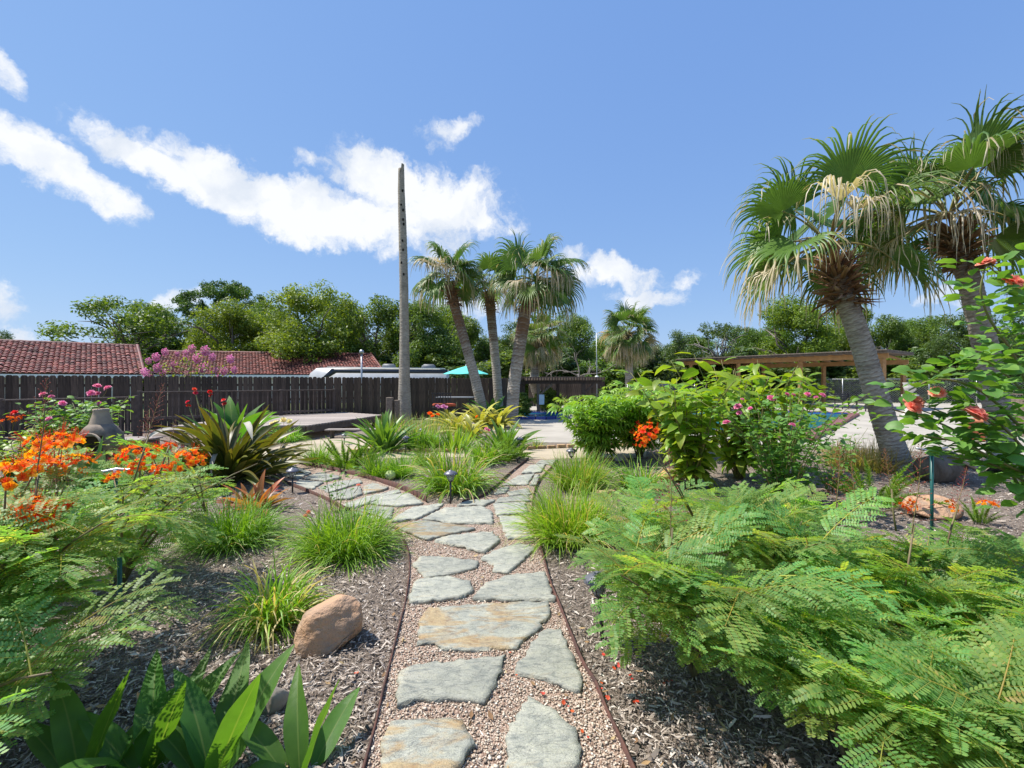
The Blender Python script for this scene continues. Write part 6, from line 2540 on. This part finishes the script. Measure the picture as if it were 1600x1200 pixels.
# the three in the middle
b = A(753, 640, 19.5)
fan_palm('fan palm leaning left, the left one of the three behind the garden', b, [(b[0], b[1], -.05)] + sp((752, 632, 19.5), (742, 590, 19.5), (728, 540, 19.5), (711, 480, 19.5), (702, 446, 19.5)),
         .22, .20, .05, 17, 1.3, .85, 612, 60, (.1, 1.2), .12, .25, 1.5, 36, 2.0, boot=(80, .9, .36), brownat=.62, hubz=.35, deadfr=((-1.7, .8, 1.3), (-1.4, .6, 1.2)))
b = A(779, 640, 21.5)
fan_palm('slender upright fan palm, the middle one of the three', b, [(b[0], b[1], -.05)] + sp((779, 630, 21.5), (775, 570, 21.5), (769, 510, 21.5), (764, 455, 21.5)),
         .205, .215, .05, 14, 1.15, .8, 613, 65, (.1, 1.3), .05, .12, 1.3, 36, 2.0, boot=(70, 1.0, .34), brownat=.7)
b = A(800, 655, 18.6)
fan_palm('thick fan palm with the widest crown, right one of the three', b, [(b[0], b[1], -.05)] + sp((800, 650, 18.6), (803, 600, 18.6), (812, 540, 18.6), (820, 490, 18.6), (832, 452, 18.6)),
         .23, .27, .05, 20, 1.5, .95, 614, 55, (.05, 1.2), .1, .28, 1.5, 42, 2.0, boot=(90, .9, .42), brownat=.6, hubz=.35, deadfr=((-1.2, .6, 1.4), (-.9, .5, 1.4), (-2.2, .3, 1.2)))
# bushy sabal palms behind
b = A(848, 640, 26)
fan_palm('sabal palm with yellowish hanging skirt behind the thick palm', b, [(b[0], b[1], 0)] + sp((834, 600, 26), (838, 560, 26), (842, 535, 26)),
         .25, .25, .05, 40, 1.1, .9, 615, 40, (-1.35, 1.2), .1, .2, 1.3, 24, 1.7, boot=None, name='sabal_palm', base_var=.36, lo_dead=.75, g0=.14, deadfr=[(k * 2.4, -.2 - .05 * k, 1.0) for k in range(14)])
b = A(985, 640, 30)
fan_palm('grey-green sabal palm with hanging dead skirt, standing alone beside the clouds', b, [(b[0], b[1], 0)] + sp((983, 600, 30), (983, 560, 30), (983, 528, 30)),
         .25, .25, .05, 54, 1.2, 1.15, 616, 40, (-1.35, 1.3), .1, .15, 1.2, 26, 1.8, boot=None, name='sabal_palm', base_var=.28, lo_dead=.8, g0=.12, deadfr=[(k * 2.4, -.1 - .05 * k, 1.15) for k in range(18)])


# dead palm trunk
def dead_trunk():
    b = A(632, 640, 17.5)
    D = b[1]
    root = thing('dead_palm_trunk', 'tall bare grey dead palm trunk with woodpecker holes', 'trunk', (b[0], b[1], 0))
    sp_ = np.array([(b[0], b[1], -.02)] + sp((632, 600, D), (632, 520, D), (631, 440, D), (629, 360, D), (627, 300, D), (627, 262, D))) - (b[0], b[1], 0)
    V, F, var, top, ax = trunk_mesh(sp_, .215, .115, .10, 90, 77, 18, 5.0, .018)
    # ragged broken top
    tp = V[:, 2] > top[2] - .05
    V[tp, 2] += np.where(V[tp, 0] > top[0], .12, -.25)
    Acc().add(V, F, var).obj('trunk', M['deadpalm'], root, True)
    dk = pmat('hole_shade_black', (.012, .01, .008), None, 5, .95)  # near-black lumps on the bark, painted as the shade inside the holes
    for (px, py) in ((630, 300), (628, 322), (631, 345), (632, 352), (630, 378), (631, 392), (629, 412), (631, 330), (632, 430)):
        q = np.array(A(px, py, D)) - np.array((b[0], b[1], 0))
        f = np.clip(q[2] / top[2], 0, 1)
        r = .215 + (.115 - .215) * f
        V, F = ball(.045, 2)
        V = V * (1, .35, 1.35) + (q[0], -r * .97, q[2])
        Acc().add(V, F).obj('painted_hole', dk, root, True)


dead_trunk()


# sago palm
def sago():
    b = A(962, 640, 19)
    loc = (b[0], b[1], 0)
    rg = np.random.default_rng(90)
    # pinnate leaf
    L = 1.25
    acc = []
    t = np.linspace(0, 1, 34)
    pit = .2 - 1.0 * t
    y = np.concatenate([[0], np.cumsum(np.cos(pit[1:]) * L / 33)])
    z = np.concatenate([[0], np.cumsum(np.sin(pit[1:]) * L / 33)])
    for i in range(3, 34):
        for s in (-1, 1):
            ln = .17 * math.sin(math.pi * min(1, .12 + t[i] * .85)) + .02
            d = nrm(np.array((s * .9, .55 * math.cos(pit[i]), .3)))
            lf = leaf_tpl(ln, .016, .2, .2, 2, 'blade')
            acc.append((lf, frames([d])[0], (0, y[i], z[i]), 1.0, rg.normal(0, .1)))
    V, F = tube(np.stack([0 * y, y, z], 1), .008, 5, False)
    acc.append((plain(V, F, .6), np.eye(3), (0, 0, 0), 1, 0))
    k = [Kind('sago_leaf', merge_tpl(acc), M['foxtail'])]
    root = thing('sago_palm', 'dark green round sago palm behind the finger-leaved shrubs', 'palm', loc)
    V, F = tube([(0, 0, 0), (0, 0, .55)], [.22, .18], 12)
    Acc().add(V, F).obj('trunk', M['bark'], root, True)
    n = 46
    az = np.arange(n) * 2.4
    el = np.linspace(1.35, -.1, n)
    place(root, 'frond', k, frames(azel(az, el)), np.tile((0, 0, .55), (n, 1)), rg.uniform(.8, 1.1, n), loc)


sago()


# ---------------------------------------------------------------- trees beyond the fences
def limb_tubes(rg, h, spread, r, n=7, sub=3):
    acc = Acc()
    V, F = tube([(0, 0, 0), (rg.normal(0, .02), rg.normal(0, .02), h * .2), (rg.normal(0, .03), rg.normal(0, .03), h * .42)], [r, r * .8, r * .6], 9)
    acc.add(V, F)
    top = np.array((0, 0, h * .40))
    for k in range(n):
        az = k * 2.4 + rg.normal(0, .3)
        s = np.array((0, 0, h * rg.uniform(.2, .42)))
        e = s + azel([az], [rg.uniform(.4, 1.25)])[0] * np.array((spread, spread, h)) * rg.uniform(.35, .5)
        m = (s + e) / 2 + rg.normal(0, .02, 3) + (0, 0, .02)
        V, F = tube([s, m, e], [r * .42, r * .3, r * .12], 6)
        acc.add(V, F)
        for j in range(sub):
            f = rg.uniform(.4, .95)
            q = s + (e - s) * f
            e2 = q + azel([az + rg.normal(0, .9)], [rg.uniform(.1, 1.1)])[0] * rg.uniform(.1, .22)
            V, F = tube([q, (q + e2) / 2 + rg.normal(0, .012, 3), e2], [r * .2, r * .14, r * .05], 5)
            acc.add(V, F)
    return acc


def crown_acc(seed, lobes, nblob, br, nleaf, ls, flat=.75, updir=.5, inner=.25):
    """unit tree: blobs of leaf faces set on the lobes' shells"""
    rg = np.random.default_rng(seed)
    lob = np.array(lobes, float)
    vol = lob[:, 3] * lob[:, 4] + lob[:, 3] * lob[:, 5]
    pick = rg.choice(len(lob), nblob, p=vol / vol.sum())
    dirn = nrm(rg.normal(0, 1, (nblob, 3)) + (0, 0, .25))
    rad = np.where(rg.random(nblob) < inner, rg.uniform(.3, .8, nblob), rg.uniform(.8, 1.06, nblob))
    C = lob[pick, :3] + dirn * lob[pick, 3:6] * rad[:, None]
    bsz = br * rg.uniform(.55, 1.35, nblob)
    cnt = np.maximum(8, (nleaf * (bsz / br) ** 2 * rg.uniform(.6, 1.3, nblob)).astype(int))
    bi = np.repeat(np.arange(nblob), cnt)
    N = len(bi)
    u = nrm(rg.normal(0, 1, (N, 3)))
    rr = rg.random(N) ** (1 / 2.2)
    off = u * (rr * bsz[bi])[:, None] * (1, 1, flat)
    P = C[bi] + off + rg.normal(0, .006, (N, 3))
    nr = nrm(u * .8 + rg.normal(0, .7, (N, 3)) + (0, 0, updir))
    d = nrm(np.cross(nr, rg.normal(0, 1, (N, 3))))
    s = ls * rg.uniform(.6, 1.4, N)
    x = np.cross(d, nr)
    q = np.stack([P - d * s[:, None], P + x * (s * .42)[:, None] + nr * (s * .15)[:, None], P + d * s[:, None], P - x * (s * .42)[:, None] + nr * (s * .12)[:, None]], 1)
    bv = rg.normal(.45, .12, nblob)
    var = np.clip(np.repeat(bv[bi] + rg.normal(0, .15, N), 4), 0, 1)
    F = np.arange(N * 4).reshape(N, 4)
    acc = Acc()
    acc.add(q.reshape(-1, 3), F, var)
    return acc


def tree_kind(seed, lobes, leaf, nblob=110, br=.085, nleaf=115, ls=.0135, r=.03, flat=.75, n=7, inner=.38, bark='bark'):
    nblob = int(nblob * 1.25)
    rg = np.random.default_rng(seed + 1)
    tr = limb_tubes(rg, 1.0, .8, r, n).mesh('trunk', [M[bark]], True)
    cr = crown_acc(seed, lobes, nblob, br, nleaf, ls, flat, inner=inner).mesh('crown', [M[leaf]])
    return tr, cr


def rl(seed, n, z0, z1, rx, zr):
    rg = np.random.default_rng(seed)
    n = int(n * 1.35)
    z0 = z0 * .7
    out = []
    for i in range(n):
        z = rg.uniform(z0, z1)
        wid = math.sin(math.pi * min(1, max(.12, (z - z0 + .12) / (1.05 - z0)))) ** .6
        a, rr = i * 2.4, rx * wid * rg.uniform(.25, .85)
        s = rg.uniform(.75, 1.2)
        out.append((rr * math.cos(a), rr * math.sin(a), z, .17 * s, .17 * s, zr * s))
    return out


TK = {
    'oak': tree_kind(701, rl(1, 15, .28, .86, .36, .12), 'oakleaf', 160, nleaf=165, ls=.0115),
    'oak2': tree_kind(702, rl(2, 17, .22, .86, .38, .12), 'oakleaf', 165, nleaf=165, ls=.0115),
    'lime': tree_kind(703, rl(3, 15, .25, .86, .36, .13), 'limeleaf', 160, nleaf=165, ls=.0115),
    'lime2': tree_kind(704, rl(4, 16, .2, .86, .38, .12), 'limeleaf', 160, nleaf=165, ls=.0115),
    'airy': tree_kind(705, rl(5, 13, .3, .9, .40, .09), 'oakleaf', 95, .07, 85, .013, inner=.1, n=10),
    'dark': tree_kind(706, rl(6, 17, .18, .86, .38, .13), 'darkleaf', 170, nleaf=160, ls=.0115),
    'dark2': tree_kind(707, rl(7, 16, .2, .88, .36, .12), 'darkleaf', 160, nleaf=160, ls=.0115),
    'pine': tree_kind(708, [(.0, 0, .92, .2, .2, .05), (.22, .1, .84, .2, .2, .045), (-.25, 0, .82, .22, .2, .045), (.05, -.2, .86, .2, .2, .05), (-.3, -.1, .72, .16, .16, .04), (.32, -.1, .74, .16, .16, .04)],
                      'needle', 80, .055, 120, .012, .022, .55, 9, .1),
    'snag': tree_kind(709, rl(9, 9, .35, .85, .32, .07), 'darkleaf', 48, .06, 75, .013, inner=.1, n=12, bark='deadbark'),
    'bush': tree_kind(710, [(0, 0, .45, .42, .42, .42), (.25, 0, .35, .28, .28, .32), (-.25, .1, .38, .28, .28, .34), (0, .1, .7, .25, .25, .22)], 'oakleaf', 120, .10, 110, .028),
    'bush2': tree_kind(711, [(0, 0, .42, .42, .42, .4), (.28, 0, .35, .25, .28, .3), (-.22, .1, .45, .28, .28, .34), (.1, .1, .68, .28, .25, .2)], 'darkleaf', 120, .10, 110, .028),
}


def tree(label, kind, px, top, wid, d, group=None, name='tree', cat='tree', rz=None, drop=0.0, sq=1.0):
    x = (px - 800) * d / FPX
    H = (EYE + (HOR - top) * d / FPX) * 1.0 + drop
    W = wid * d / FPX
    root = thing(name, label, cat, (x, d, -drop), group=group)
    root.rotation_euler = (0, 0, RNG.uniform(0, 6.28) if rz is None else rz)
    s = (W / .95, W / .95, H)
    for nm, me in zip(('trunk', 'crown'), TK[kind]):
        o = link(nm, me, root)
        o.scale = s
    return root


tree('distant low tree peeping over the far left roof ridge', 'dark', 5, 516, 70, 62)
tree('small distant tree tops between roof and airy tree', 'airy', 90, 524, 70, 66)
tree('airy dark tree left of the pine behind the roofs', 'airy', 205, 452, 205, 40, rz=1.0)
tree('second crown filling the airy tree from behind', 'oak', 235, 470, 130, 47)
tree('umbrella-shaped pine standing above the other trees', 'pine', 352, 438, 135, 54, rz=.4)
tree('light green tree directly below the pine', 'lime', 355, 470, 160, 42)
tree('green tree right of the pine, over the roof end', 'oak', 425, 478, 120, 47)
tree('broad light tree with tallest crest left of the dead trunk', 'lime2', 490, 440, 190, 42)
tree('dense green tree immediately left of the dead trunk', 'oak2', 585, 447, 160, 44)
tree('dense green tree immediately right of the dead trunk', 'oak', 665, 462, 150, 42)
tree('green tree showing between the left and middle palm trunks', 'oak2', 735, 482, 120, 46)
tree('dark tree behind the thick palm trunk', 'dark', 815, 500, 130, 48)
tree('green tree at the right of the yellow sabal palm', 'oak', 895, 486, 110, 46)
tree('pale tree behind the lone sabal palm', 'oak2', 950, 492, 110, 52)
tree('dark green tree right beside the lone sabal palm', 'dark2', 1050, 512, 110, 43)
tree('half-bare tree with grey twigs left of the big palm crown', 'snag', 1130, 482, 120, 40)
tree('leafy crown behind the half-bare tree', 'oak', 1165, 508, 110, 46)
tree('bright yellow-green tree above the pavilion roof', 'lime', 1245, 462, 165, 42)
tree('yellow-green tree behind the leaning palm trunk', 'lime2', 1320, 466, 120, 47)
tree('green tree above the right end of the pavilion', 'oak2', 1385, 478, 120, 44)
tree('airy tree between the pavilion and the dark right tree', 'airy', 1450, 483, 120, 43)
tree('green crown between the airy tree and the pine', 'oak2', 290, 480, 120, 50)
tree('green crown filling between the broad light tree and the dead trunk', 'oak', 540, 462, 130, 50)
tree('green crown filling behind the left palm', 'lime', 705, 478, 130, 52)
tree('green crown filling behind the yellow-green tree under the pine', 'oak', 420, 466, 140, 53)
tree('green crown behind the thick palm head', 'oak2', 850, 498, 130, 54)
tree('green crown between the lone sabal and the half-bare tree', 'oak', 1090, 520, 120, 50)
tree('green crown behind the left end of the yellow-green tree', 'oak2', 1200, 485, 120, 50)
tree('green crown filling behind the right pavilion end', 'oak', 1425, 492, 130, 52)
tree('dark dense tree behind the coral rose', 'dark', 1520, 488, 150, 36)
tree('dark tree leaving the frame at the right edge', 'dark2', 1620, 470, 190, 38)
UNDER = ((600, 'left of the dead trunk over the trailer roof'), (670, 'right of the dead trunk over the trailer roof'), (740, 'behind the turquoise parasol'),
         (810, 'behind the thick palm trunk'), (880, 'behind the grey dead branches'), (950, 'left of the lone sabal trunk'), (1020, 'right of the lone sabal trunk'),
         (1090, 'at the left end of the pavilion'), (1160, 'behind the left pavilion bay'), (1230, 'behind the second pavilion bay'), (1300, 'behind the pavilion benches'),
         (1370, 'right behind the leaning palm trunk'), (1440, 'behind the stone urn'), (1510, 'behind the tall palm trunk'), (1580, 'behind the coral rose'))
for i, (px, wh) in enumerate(UNDER):
    tree('dense green undergrowth bush ' + wh, 'bush' if i % 2 else 'bush2', px + RNG.uniform(-12, 12), 548 + RNG.uniform(-14, 14), 120, 39 + RNG.uniform(-2, 3), 'undergrowth below the trees', 'bush', 'bush')
for i, (px, wh) in enumerate(((250, 'between the two tiled roofs'), (330, 'above the left part of the second roof'), (420, 'above the middle of the second roof'), (520, 'above the right part of the second roof'))):
    tree('dense green undergrowth bush ' + wh, 'bush', px, 530, 150, 50, 'undergrowth below the trees', 'bush', 'bush')
tree('green bush under the pergola roof', 'bush', 855, 604, 46, 24.2, None, 'bush', 'bush')
tree('small green bush at the fence end left of the pergola', 'bush', 818, 612, 34, 21, None, 'bush', 'bush')


def dead_branches():
    b = A(905, 640, 33)
    rg = np.random.default_rng(61)
    root = thing('dead_tree', 'bare grey sprawling dead branches behind the pergola roof', 'tree', (b[0], b[1], 0))
    acc = Acc()
    V, F = tube([(0, 0, 0), (.1, 0, 1.2), (-.1, 0, 2.2)], [.12, .1, .08], 7)
    acc.add(V, F)

    def grow(p, d, L, r, lv):
        pts = [p]
        for i in range(5):
            d = nrm(d + rg.normal(0, .22, 3) + (0, 0, -.04))
            pts.append(pts[-1] + d * L / 5)
            if lv and rg.random() < .75:
                grow(pts[-1], nrm(d + rg.normal(0, .7, 3)), L * .55, r * .55, lv - 1)
        V, F = tube(pts, np.linspace(r, r * .35, 6), 5)
        acc.add(V, F)
    for az, el in ((3.1, .35), (.1, .5), (.5, .9), (-.2, .2)):
        grow(np.array((0, 0, 2.0)), azel([az], [el])[0], 1.9, .05, 2)
    acc.obj('branches', M['deadbark'], root, True)


dead_branches()


# crepe myrtle with lilac flower heads over the fence
def crepe_myrtle():
    b = A(295, 640, 19)
    loc = (b[0], b[1], 0)
    rg = np.random.default_rng(62)
    root = thing('crepe_myrtle', 'crepe myrtle with lilac-pink flower heads above the fence', 'tree', loc)
    B = branches(rg, 20, 2.35, 1.0, (.1, .78))
    head = []
    for k in range(150):
        d = nrm(rg.normal(0, 1, 3))
        p = d * (.13, .13, .17) * rg.random() ** .4
        head.append((leaf_tpl(.07, .065, .5, .3, 2, 'oval', .3, 0, k), frames([d])[0], p, 1.0, rg.normal(0, .2)))
    kh = [Kind('flower_head', merge_tpl(head), M['myrtle'], False)]
    spots = [(258, 550), (232, 564), (244, 558), (277, 553), (290, 551), (290, 558), (321, 548), (332, 558), (360, 561), (366, 578), (337, 579), (246, 575), (254, 583), (232, 586), (293, 585), (308, 560), (226, 581), (350, 580), (340, 590), (272, 570), (318, 575), (300, 545)]
    R, P = [], []
    for i, (px, py) in enumerate(spots):
        q = np.array(A(px, py, 19 + rg.uniform(-.6, .6))) - loc
        P.append(q)
        R.append(np.eye(3))
        c = np.array((q[0] * .25, q[1] * .25, .9))
        pts = [(0, 0, 0), c, (c + q) / 2 + rg.normal(0, .06, 3), q]
        V, F = tube(pts, [.03, .02, .012, .006], 6)
        Acc().add(V, F).obj('branch', M['bark'], root, True)
    place(root, 'flower_head', kh, np.array(R), np.array(P), rg.uniform(.55, 1.15, len(P)), loc)
    lk = kinds_of('myrtle_leaf', M['limeleaf'], 3, .11, .055, 'oval', (.1, .6), .2, 0, .2, 4, seed=63)
    Rr, Pp = [], []
    for q in P:
        for j in range(34):
            f = rg.uniform(.35, .97)
            c = q * (f, f, 0) + (0, 0, .7 + (q[2] - .7) * f)
            Pp.append(c + rg.normal(0, .13, 3))
            Rr.append(frames([nrm(rg.normal(0, 1, 3) + (0, 0, .2))])[0])
    place(root, 'leaf', lk, np.array(Rr), np.array(Pp), rg.uniform(.8, 1.4, len(Pp)), loc, 0)


crepe_myrtle()


# ---------------------------------------------------------------- small things
def solar_light(px, py, h, label, s=1.0, tilt=(0, 0)):
    p = G(px, py)
    root = thing('path_light', label, 'lamp', (p[0], p[1], 0), group='solar path lights')
    root.rotation_euler = (tilt[0], tilt[1], 0)
    V, F = tube([(0, 0, -.05), (0, 0, h - .10 * s)], .012 * s, 10)
    Acc().add(V, F).obj('stake', M['black'], root, True)
    V, F = lathe([(.012, h - .125 * s), (.03 * s, h - .11 * s), (.032 * s, h - .10 * s)], 18)
    V[:, :2] *= 1
    Acc().add(V, F).obj('collar', M['black'], root, True)
    V, F = lathe([(.032 * s, h - .10 * s), (.058 * s, h - .03 * s), (.060 * s, h - .02 * s), (.055 * s, h - .02 * s), (.029 * s, h - .095 * s)], 20)
    Acc().add(V, F).obj('lens', M['lens'], root, True)
    for k in range(6):
        a = k * math.pi / 3
        V, F = tube([(.034 * s * math.cos(a), .034 * s * math.sin(a), h - .10 * s), (.062 * s * math.cos(a), .062 * s * math.sin(a), h - .022 * s)], .0022 * s, 5)
        Acc().add(V, F).obj('cage_rib', M['black'], root)
    V, F = lathe([(0, h + .035 * s), (.02 * s, h + .034 * s), (.021 * s, h + .028 * s), (.045 * s, h + .022 * s), (.078 * s, h + .002 * s), (.088 * s, h - .014 * s), (.088 * s, h - .02 * s), (.05 * s, h - .016 * s)], 28)
    Acc().add(V, F).obj('cap', M['pewter'], root, True)


solar_light(942, 1004, .40, 'solar path light half hidden by fronds right of the path', 1.0, (0, -.08))
solar_light(704, 789, .42, 'solar path light in front of the big arching daylily', 1.0)
solar_light(457, 770, .33, 'solar path light beside the orange croton on the left branch', 1.0)
solar_light(634, 710, .38, 'solar path light in front of the agapanthus', 1.0)
solar_light(538, 695, .26, 'solar path light at the far left corner of the walkway', .9)
solar_light(812, 700, .23, 'solar path light behind the pale foxtail fern and spotlight', 1.0)
solar_light(893, 722, .24, 'solar path light at the foot of the finger-leaved shrub', 1.25)
solar_light(658, 690, .33, 'solar path light between the grasses below the bromeliads', .8)


def spotlight():
    p = G(807, 723)
    root = thing('spotlight', 'small black garden spotlight at the tip of the wedge bed', 'lamp', (p[0], p[1], 0))
    V, F = lathe([(.0, -.07), (.05, -.07), (.06, .0), (.062, .07), (.054, .07), (.05, .05), (0, .05)], 20)
    V = np.column_stack([V[:, 0] + .02, -V[:, 2], V[:, 1] + .13])
    Acc().add(V, F).obj('housing', M['black'], root, True)
    V, F = lathe([(0, .056), (.035, .056), (.036, .05)], 16)
    V = np.column_stack([V[:, 0] + .02, -V[:, 2], V[:, 1] + .13])
    Acc().add(V, F).obj('lens', M['whitegel'], root, True)
    V, F = tube([(.02, 0, 0), (.02, 0, .1)], .012, 8)
    Acc().add(V, F).obj('stake', M['black'], root, True)


spotlight()


def hose_stake(x, y, h, label, ring=True, rz=0.0):
    root = thing('garden_stake', label, 'stake', (x, y, 0), rz)
    V, F = tube([(0, 0, 0), (0, 0, h)], .013, 10)
    Acc().add(V, F).obj('pole', M['greenpole'], root, True)
    if ring:
        V, F = tube([(0, 0, h - .01), (0, 0, h + .05)], .017, 10)
        Acc().add(V, F).obj('hub', M['steel'], root, True)
        V, F = tube([(-.14, 0, h + .05), (-.08, -.01, h + .035), (0, 0, h + .05), (.08, .01, h + .04), (.14, 0, h + .055)], [.008, .012, .014, .012, .008], 8)
        Acc().add(V, F).obj('sprinkler_arm', M['steel'], root, True)


hose_stake(*A(1456, 800, 4.0)[:2], .97, 'green sprinkler stake with metal arm at right by the coral rose')
hose_stake(*A(181, 760, 3.6)[:2], .86, 'sprinkler stake with metal arm amid the orange blossoms', True, .2)
hose_stake(*A(187, 960, 2.85)[:2], .5, 'plain green stake in the mulch at left', False)


def boulder(px, py, w, d, h, label, c, seed, rz=0.0, sink=.03, sub=4, name='boulder', cuts=9, m=None):
    """rounded stone cut by a few flat facets"""
    rg = np.random.default_rng(seed)
    p = G(px, py)
    V, F = ball(1.0, sub)
    nrmv = nrm(rg.normal(0, 1, (cuts, 3)))
    for k, n_ in enumerate(nrmv):
        lim = rg.uniform(.42, .72)
        e = V @ n_
        ov = np.maximum(0, e - lim)
        V = V - n_[None] * (ov * .96)[:, None]
    for i in range(len(V)):
        q = Vector(V[i])
        V[i] *= 1 + .06 * mnoise.noise(q * 1.7 + Vector((seed, 0, 0))) + .022 * mnoise.noise(q * 5 + Vector((0, seed, 0))) + .008 * mnoise.noise(q * 14)
    V = V / (V.max(0) - V.min(0)) * (w, d, h)
    V[:, 2] -= V[:, 2].min() + sink
    o = link(name, mk_mesh(name, V, [F], [m], smooth=True), loc=(p[0], p[1], 0))
    o.rotation_euler = (0, 0, rz)
    tag(o, label, 'rock')
    return o


M['rock'] = pmat('orange_tan_sandstone', (0.46, 0.27, 0.155), (0.27, 0.195, 0.14), 6.5, .85, 1.0, 20, lo=.36, hi=.66, bdist=.03, detail=9)
M['rock2'] = pmat('grey_tan_rock', (0.30, 0.25, 0.19), (0.22, 0.19, 0.16), 6, .85, .5, 30)
M['rock3'] = pmat('bright_orange_sandstone', (0.50, 0.25, 0.11), (0.36, 0.19, 0.10), 5, .8, .4, 30)
def hull_rock():
    # worn block: a hull of corner points, edges rounded, face pitted
    p = G(514, 1008)
    pts = [(-.165, -.02, .03), (-.155, .05, .22), (-.08, -.10, .26), (.07, .02, .335), (.145, .06, .30), (.185, .0, .19), (.165, .05, .06), (.11, -.06, .07),
           (.02, -.13, .0), (-.12, -.12, .0), (-.16, -.07, .13), (.0, .16, .27), (-.1, .17, .1), (.12, .17, .05), (.06, .17, .22), (.12, -.02, .24), (-.14, .1, 0), (.1, .1, 0)]
    bm = bmesh.new()
    for q in pts:
        bm.verts.new(q)
    r_ = bmesh.ops.convex_hull(bm, input=list(bm.verts))
    bmesh.ops.delete(bm, geom=[g for g in r_['geom_interior'] if isinstance(g, bmesh.types.BMVert)], context='VERTS')
    bmesh.ops.dissolve_limit(bm, angle_limit=.2, verts=list(bm.verts), edges=list(bm.edges))
    bmesh.ops.bevel(bm, geom=list(bm.edges), offset=.02, segments=2, affect='EDGES', profile=.5)
    bmesh.ops.triangulate(bm, faces=list(bm.faces))
    for _ in range(3):
        bmesh.ops.subdivide_edges(bm, edges=[e for e in bm.edges if e.calc_length() > .02], cuts=1)
        bmesh.ops.triangulate(bm, faces=list(bm.faces))
    bmesh.ops.smooth_vert(bm, verts=list(bm.verts), factor=.5, use_axis_x=True, use_axis_y=True, use_axis_z=True)
    bm.normal_update()
    for v in bm.verts:
        c = v.co
        v.co = c + v.normal * (.010 * mnoise.noise(c * 9) + .005 * mnoise.noise(c * 26) + .0025 * mnoise.noise(c * 60))
    o = bm_obj('boulder', bm, M['rock'], None, (p[0], p[1], -.01), smooth=True)
    o.scale = (1.12, 1.1, .9)
    tag(o, 'tan-orange angular boulder on the mulch left of the path', 'rock')


hull_rock()
boulder(420, 1105, .17, .15, .16, 'small grey-tan rock behind the bottom canna leaves', None, 6, .3, m=M['rock2'])
boulder(1003, 804, .17, .13, .09, 'small orange rock on the mulch right of the grass clump', None, 7, .2, m=M['rock3'])
boulder(1050, 752, .45, .3, .24, 'orange-brown rock under the yellow-green bush', None, 8, .6, m=M['rock3'])
boulder(1455, 806, .62, .4, .26, 'large rusty orange rock at the foot of the green stake', None, 9, .1, m=M['rock'])
boulder(972, 722, .3, .2, .18, 'brown rock in the shade below the finger-leaved shrubs', None, 10, .4, m=M['rock2'])
boulder(1535, 850, .5, .35, .07, 'flat pale rock on the right behind the feathery shrub', None, 11, .4, m=M['rock2'])
boulder(1590, 862, .55, .4, .08, 'flat orange rock at the right edge', None, 12, .1, m=M['rock3'])
boulder(1570, 880, .3, .3, .07, 'small flat grey rock at the right edge', None, 13, .9, m=M['rock2'])
boulder(590, 697, .45, .3, .2, 'reddish tan rock at the foot of the agapanthus', None, 14, .9, m=M['rock3'])


def loose_bricks():
    b = tag(bm_obj('brick', bevel_box(.26, .12, .1, .01, 2), M['brick'], loc=(*G(948, 778)[:2], .05)), 'single buff brick lying behind the straw-sided grass', 'brick')
    b.rotation_euler = (0, 0, .35)
    b = tag(bm_obj('paver', bevel_box(.34, .2, .05, .01, 2), M['brick'], loc=(*G(1010, 771)[:2], .03)), 'flat buff paver lying right of the single brick', 'paver')
    b.rotation_euler = (0, 0, -.2)


loose_bricks()


def gazing_ball():
    p = G(610, 750)
    V, F = ball(.085, 3)
    V = V * (1, 1, .95)
    m = pmat('pale_green_melon', (0.36, 0.45, 0.16), (0.50, 0.55, 0.26), 8, .5)
    o = Acc().add(V, F).obj('melon', m, None, True)
    o.location = (p[0], p[1], .08)
    tag(o, 'pale green round melon between two small grass clumps', 'melon')


gazing_ball()


def log_slab():
    p = G(1478, 752)
    root = thing('log', 'short mossy log lying right of the leaning palm, sawn end up', 'log', (p[0], p[1], 0))
    V, F = tube([(-.35, -.05, .18), (-.1, 0, .2), (.12, .02, .3)], [.22, .24, .23], 20)
    V += RNG.normal(0, .008, V.shape)
    Acc().add(V, F).obj('bark', M['bark'], root, True)
    m, nt, bs = nodes_of('sawn_wood')
    w = nt.nodes.new('ShaderNodeTexWave')
    w.wave_type = 'RINGS'
    w.rings_direction = 'Z'
    w.inputs['Scale'].default_value = 14
    w.inputs['Distortion'].default_value = 2
    nt.links.new(coord(nt), w.inputs['Vector'])
    nt.links.new(ramp(nt, w.outputs['Fac'], [(0, (.30, .24, .17)), (1, (.42, .35, .26))]), bs.inputs['Base Color'])
    V, F = lathe([(0, .02), (.30, .02), (.315, 0), (.3, -.03), (0, -.03)], 26)
    o = Acc().add(V, F).obj('sawn_slab', m, root, False)
    o.location = (.22, .0, .34)
    o.rotation_euler = (.25, .5, 0)


log_slab()


def right_wall_bits():
    # brown timber cabin edge and planter far right
    p = A(1592, 640, 13.5)
    root = thing('timber_box', 'brown timber storage box at the right edge behind the palm', 'box', (p[0] + .4, p[1], 0))
    for k in range(9):
        beam('board', (-.5, -.4, .06 + k * .13), (.5, -.4, .06 + k * .13), .03, .125, M['cedar'] if False else M['oldwood'], root)
        beam('side_board', (-.5, -.38, .06 + k * .13), (-.5, .4, .06 + k * .13), .03, .125, M['oldwood'], root)
    beam('lid', (-.56, 0, 1.25), (.56, 0, 1.25), .95, .05, M['oldwood'], root)
    q = A(1535, 690, 12.5)
    t = thing('planter', 'terracotta planter on the terrace between palm and timber box', 'planter', (q[0], q[1], 0))
    V, F = lathe([(0, 0), (.24, 0), (.33, .5), (.37, .5), (.37, .58), (.31, .58), (.3, .5), (0, .5)], 24)
    Acc().add(V, F).obj('pot', M['terra'], t, True)


right_wall_bits()
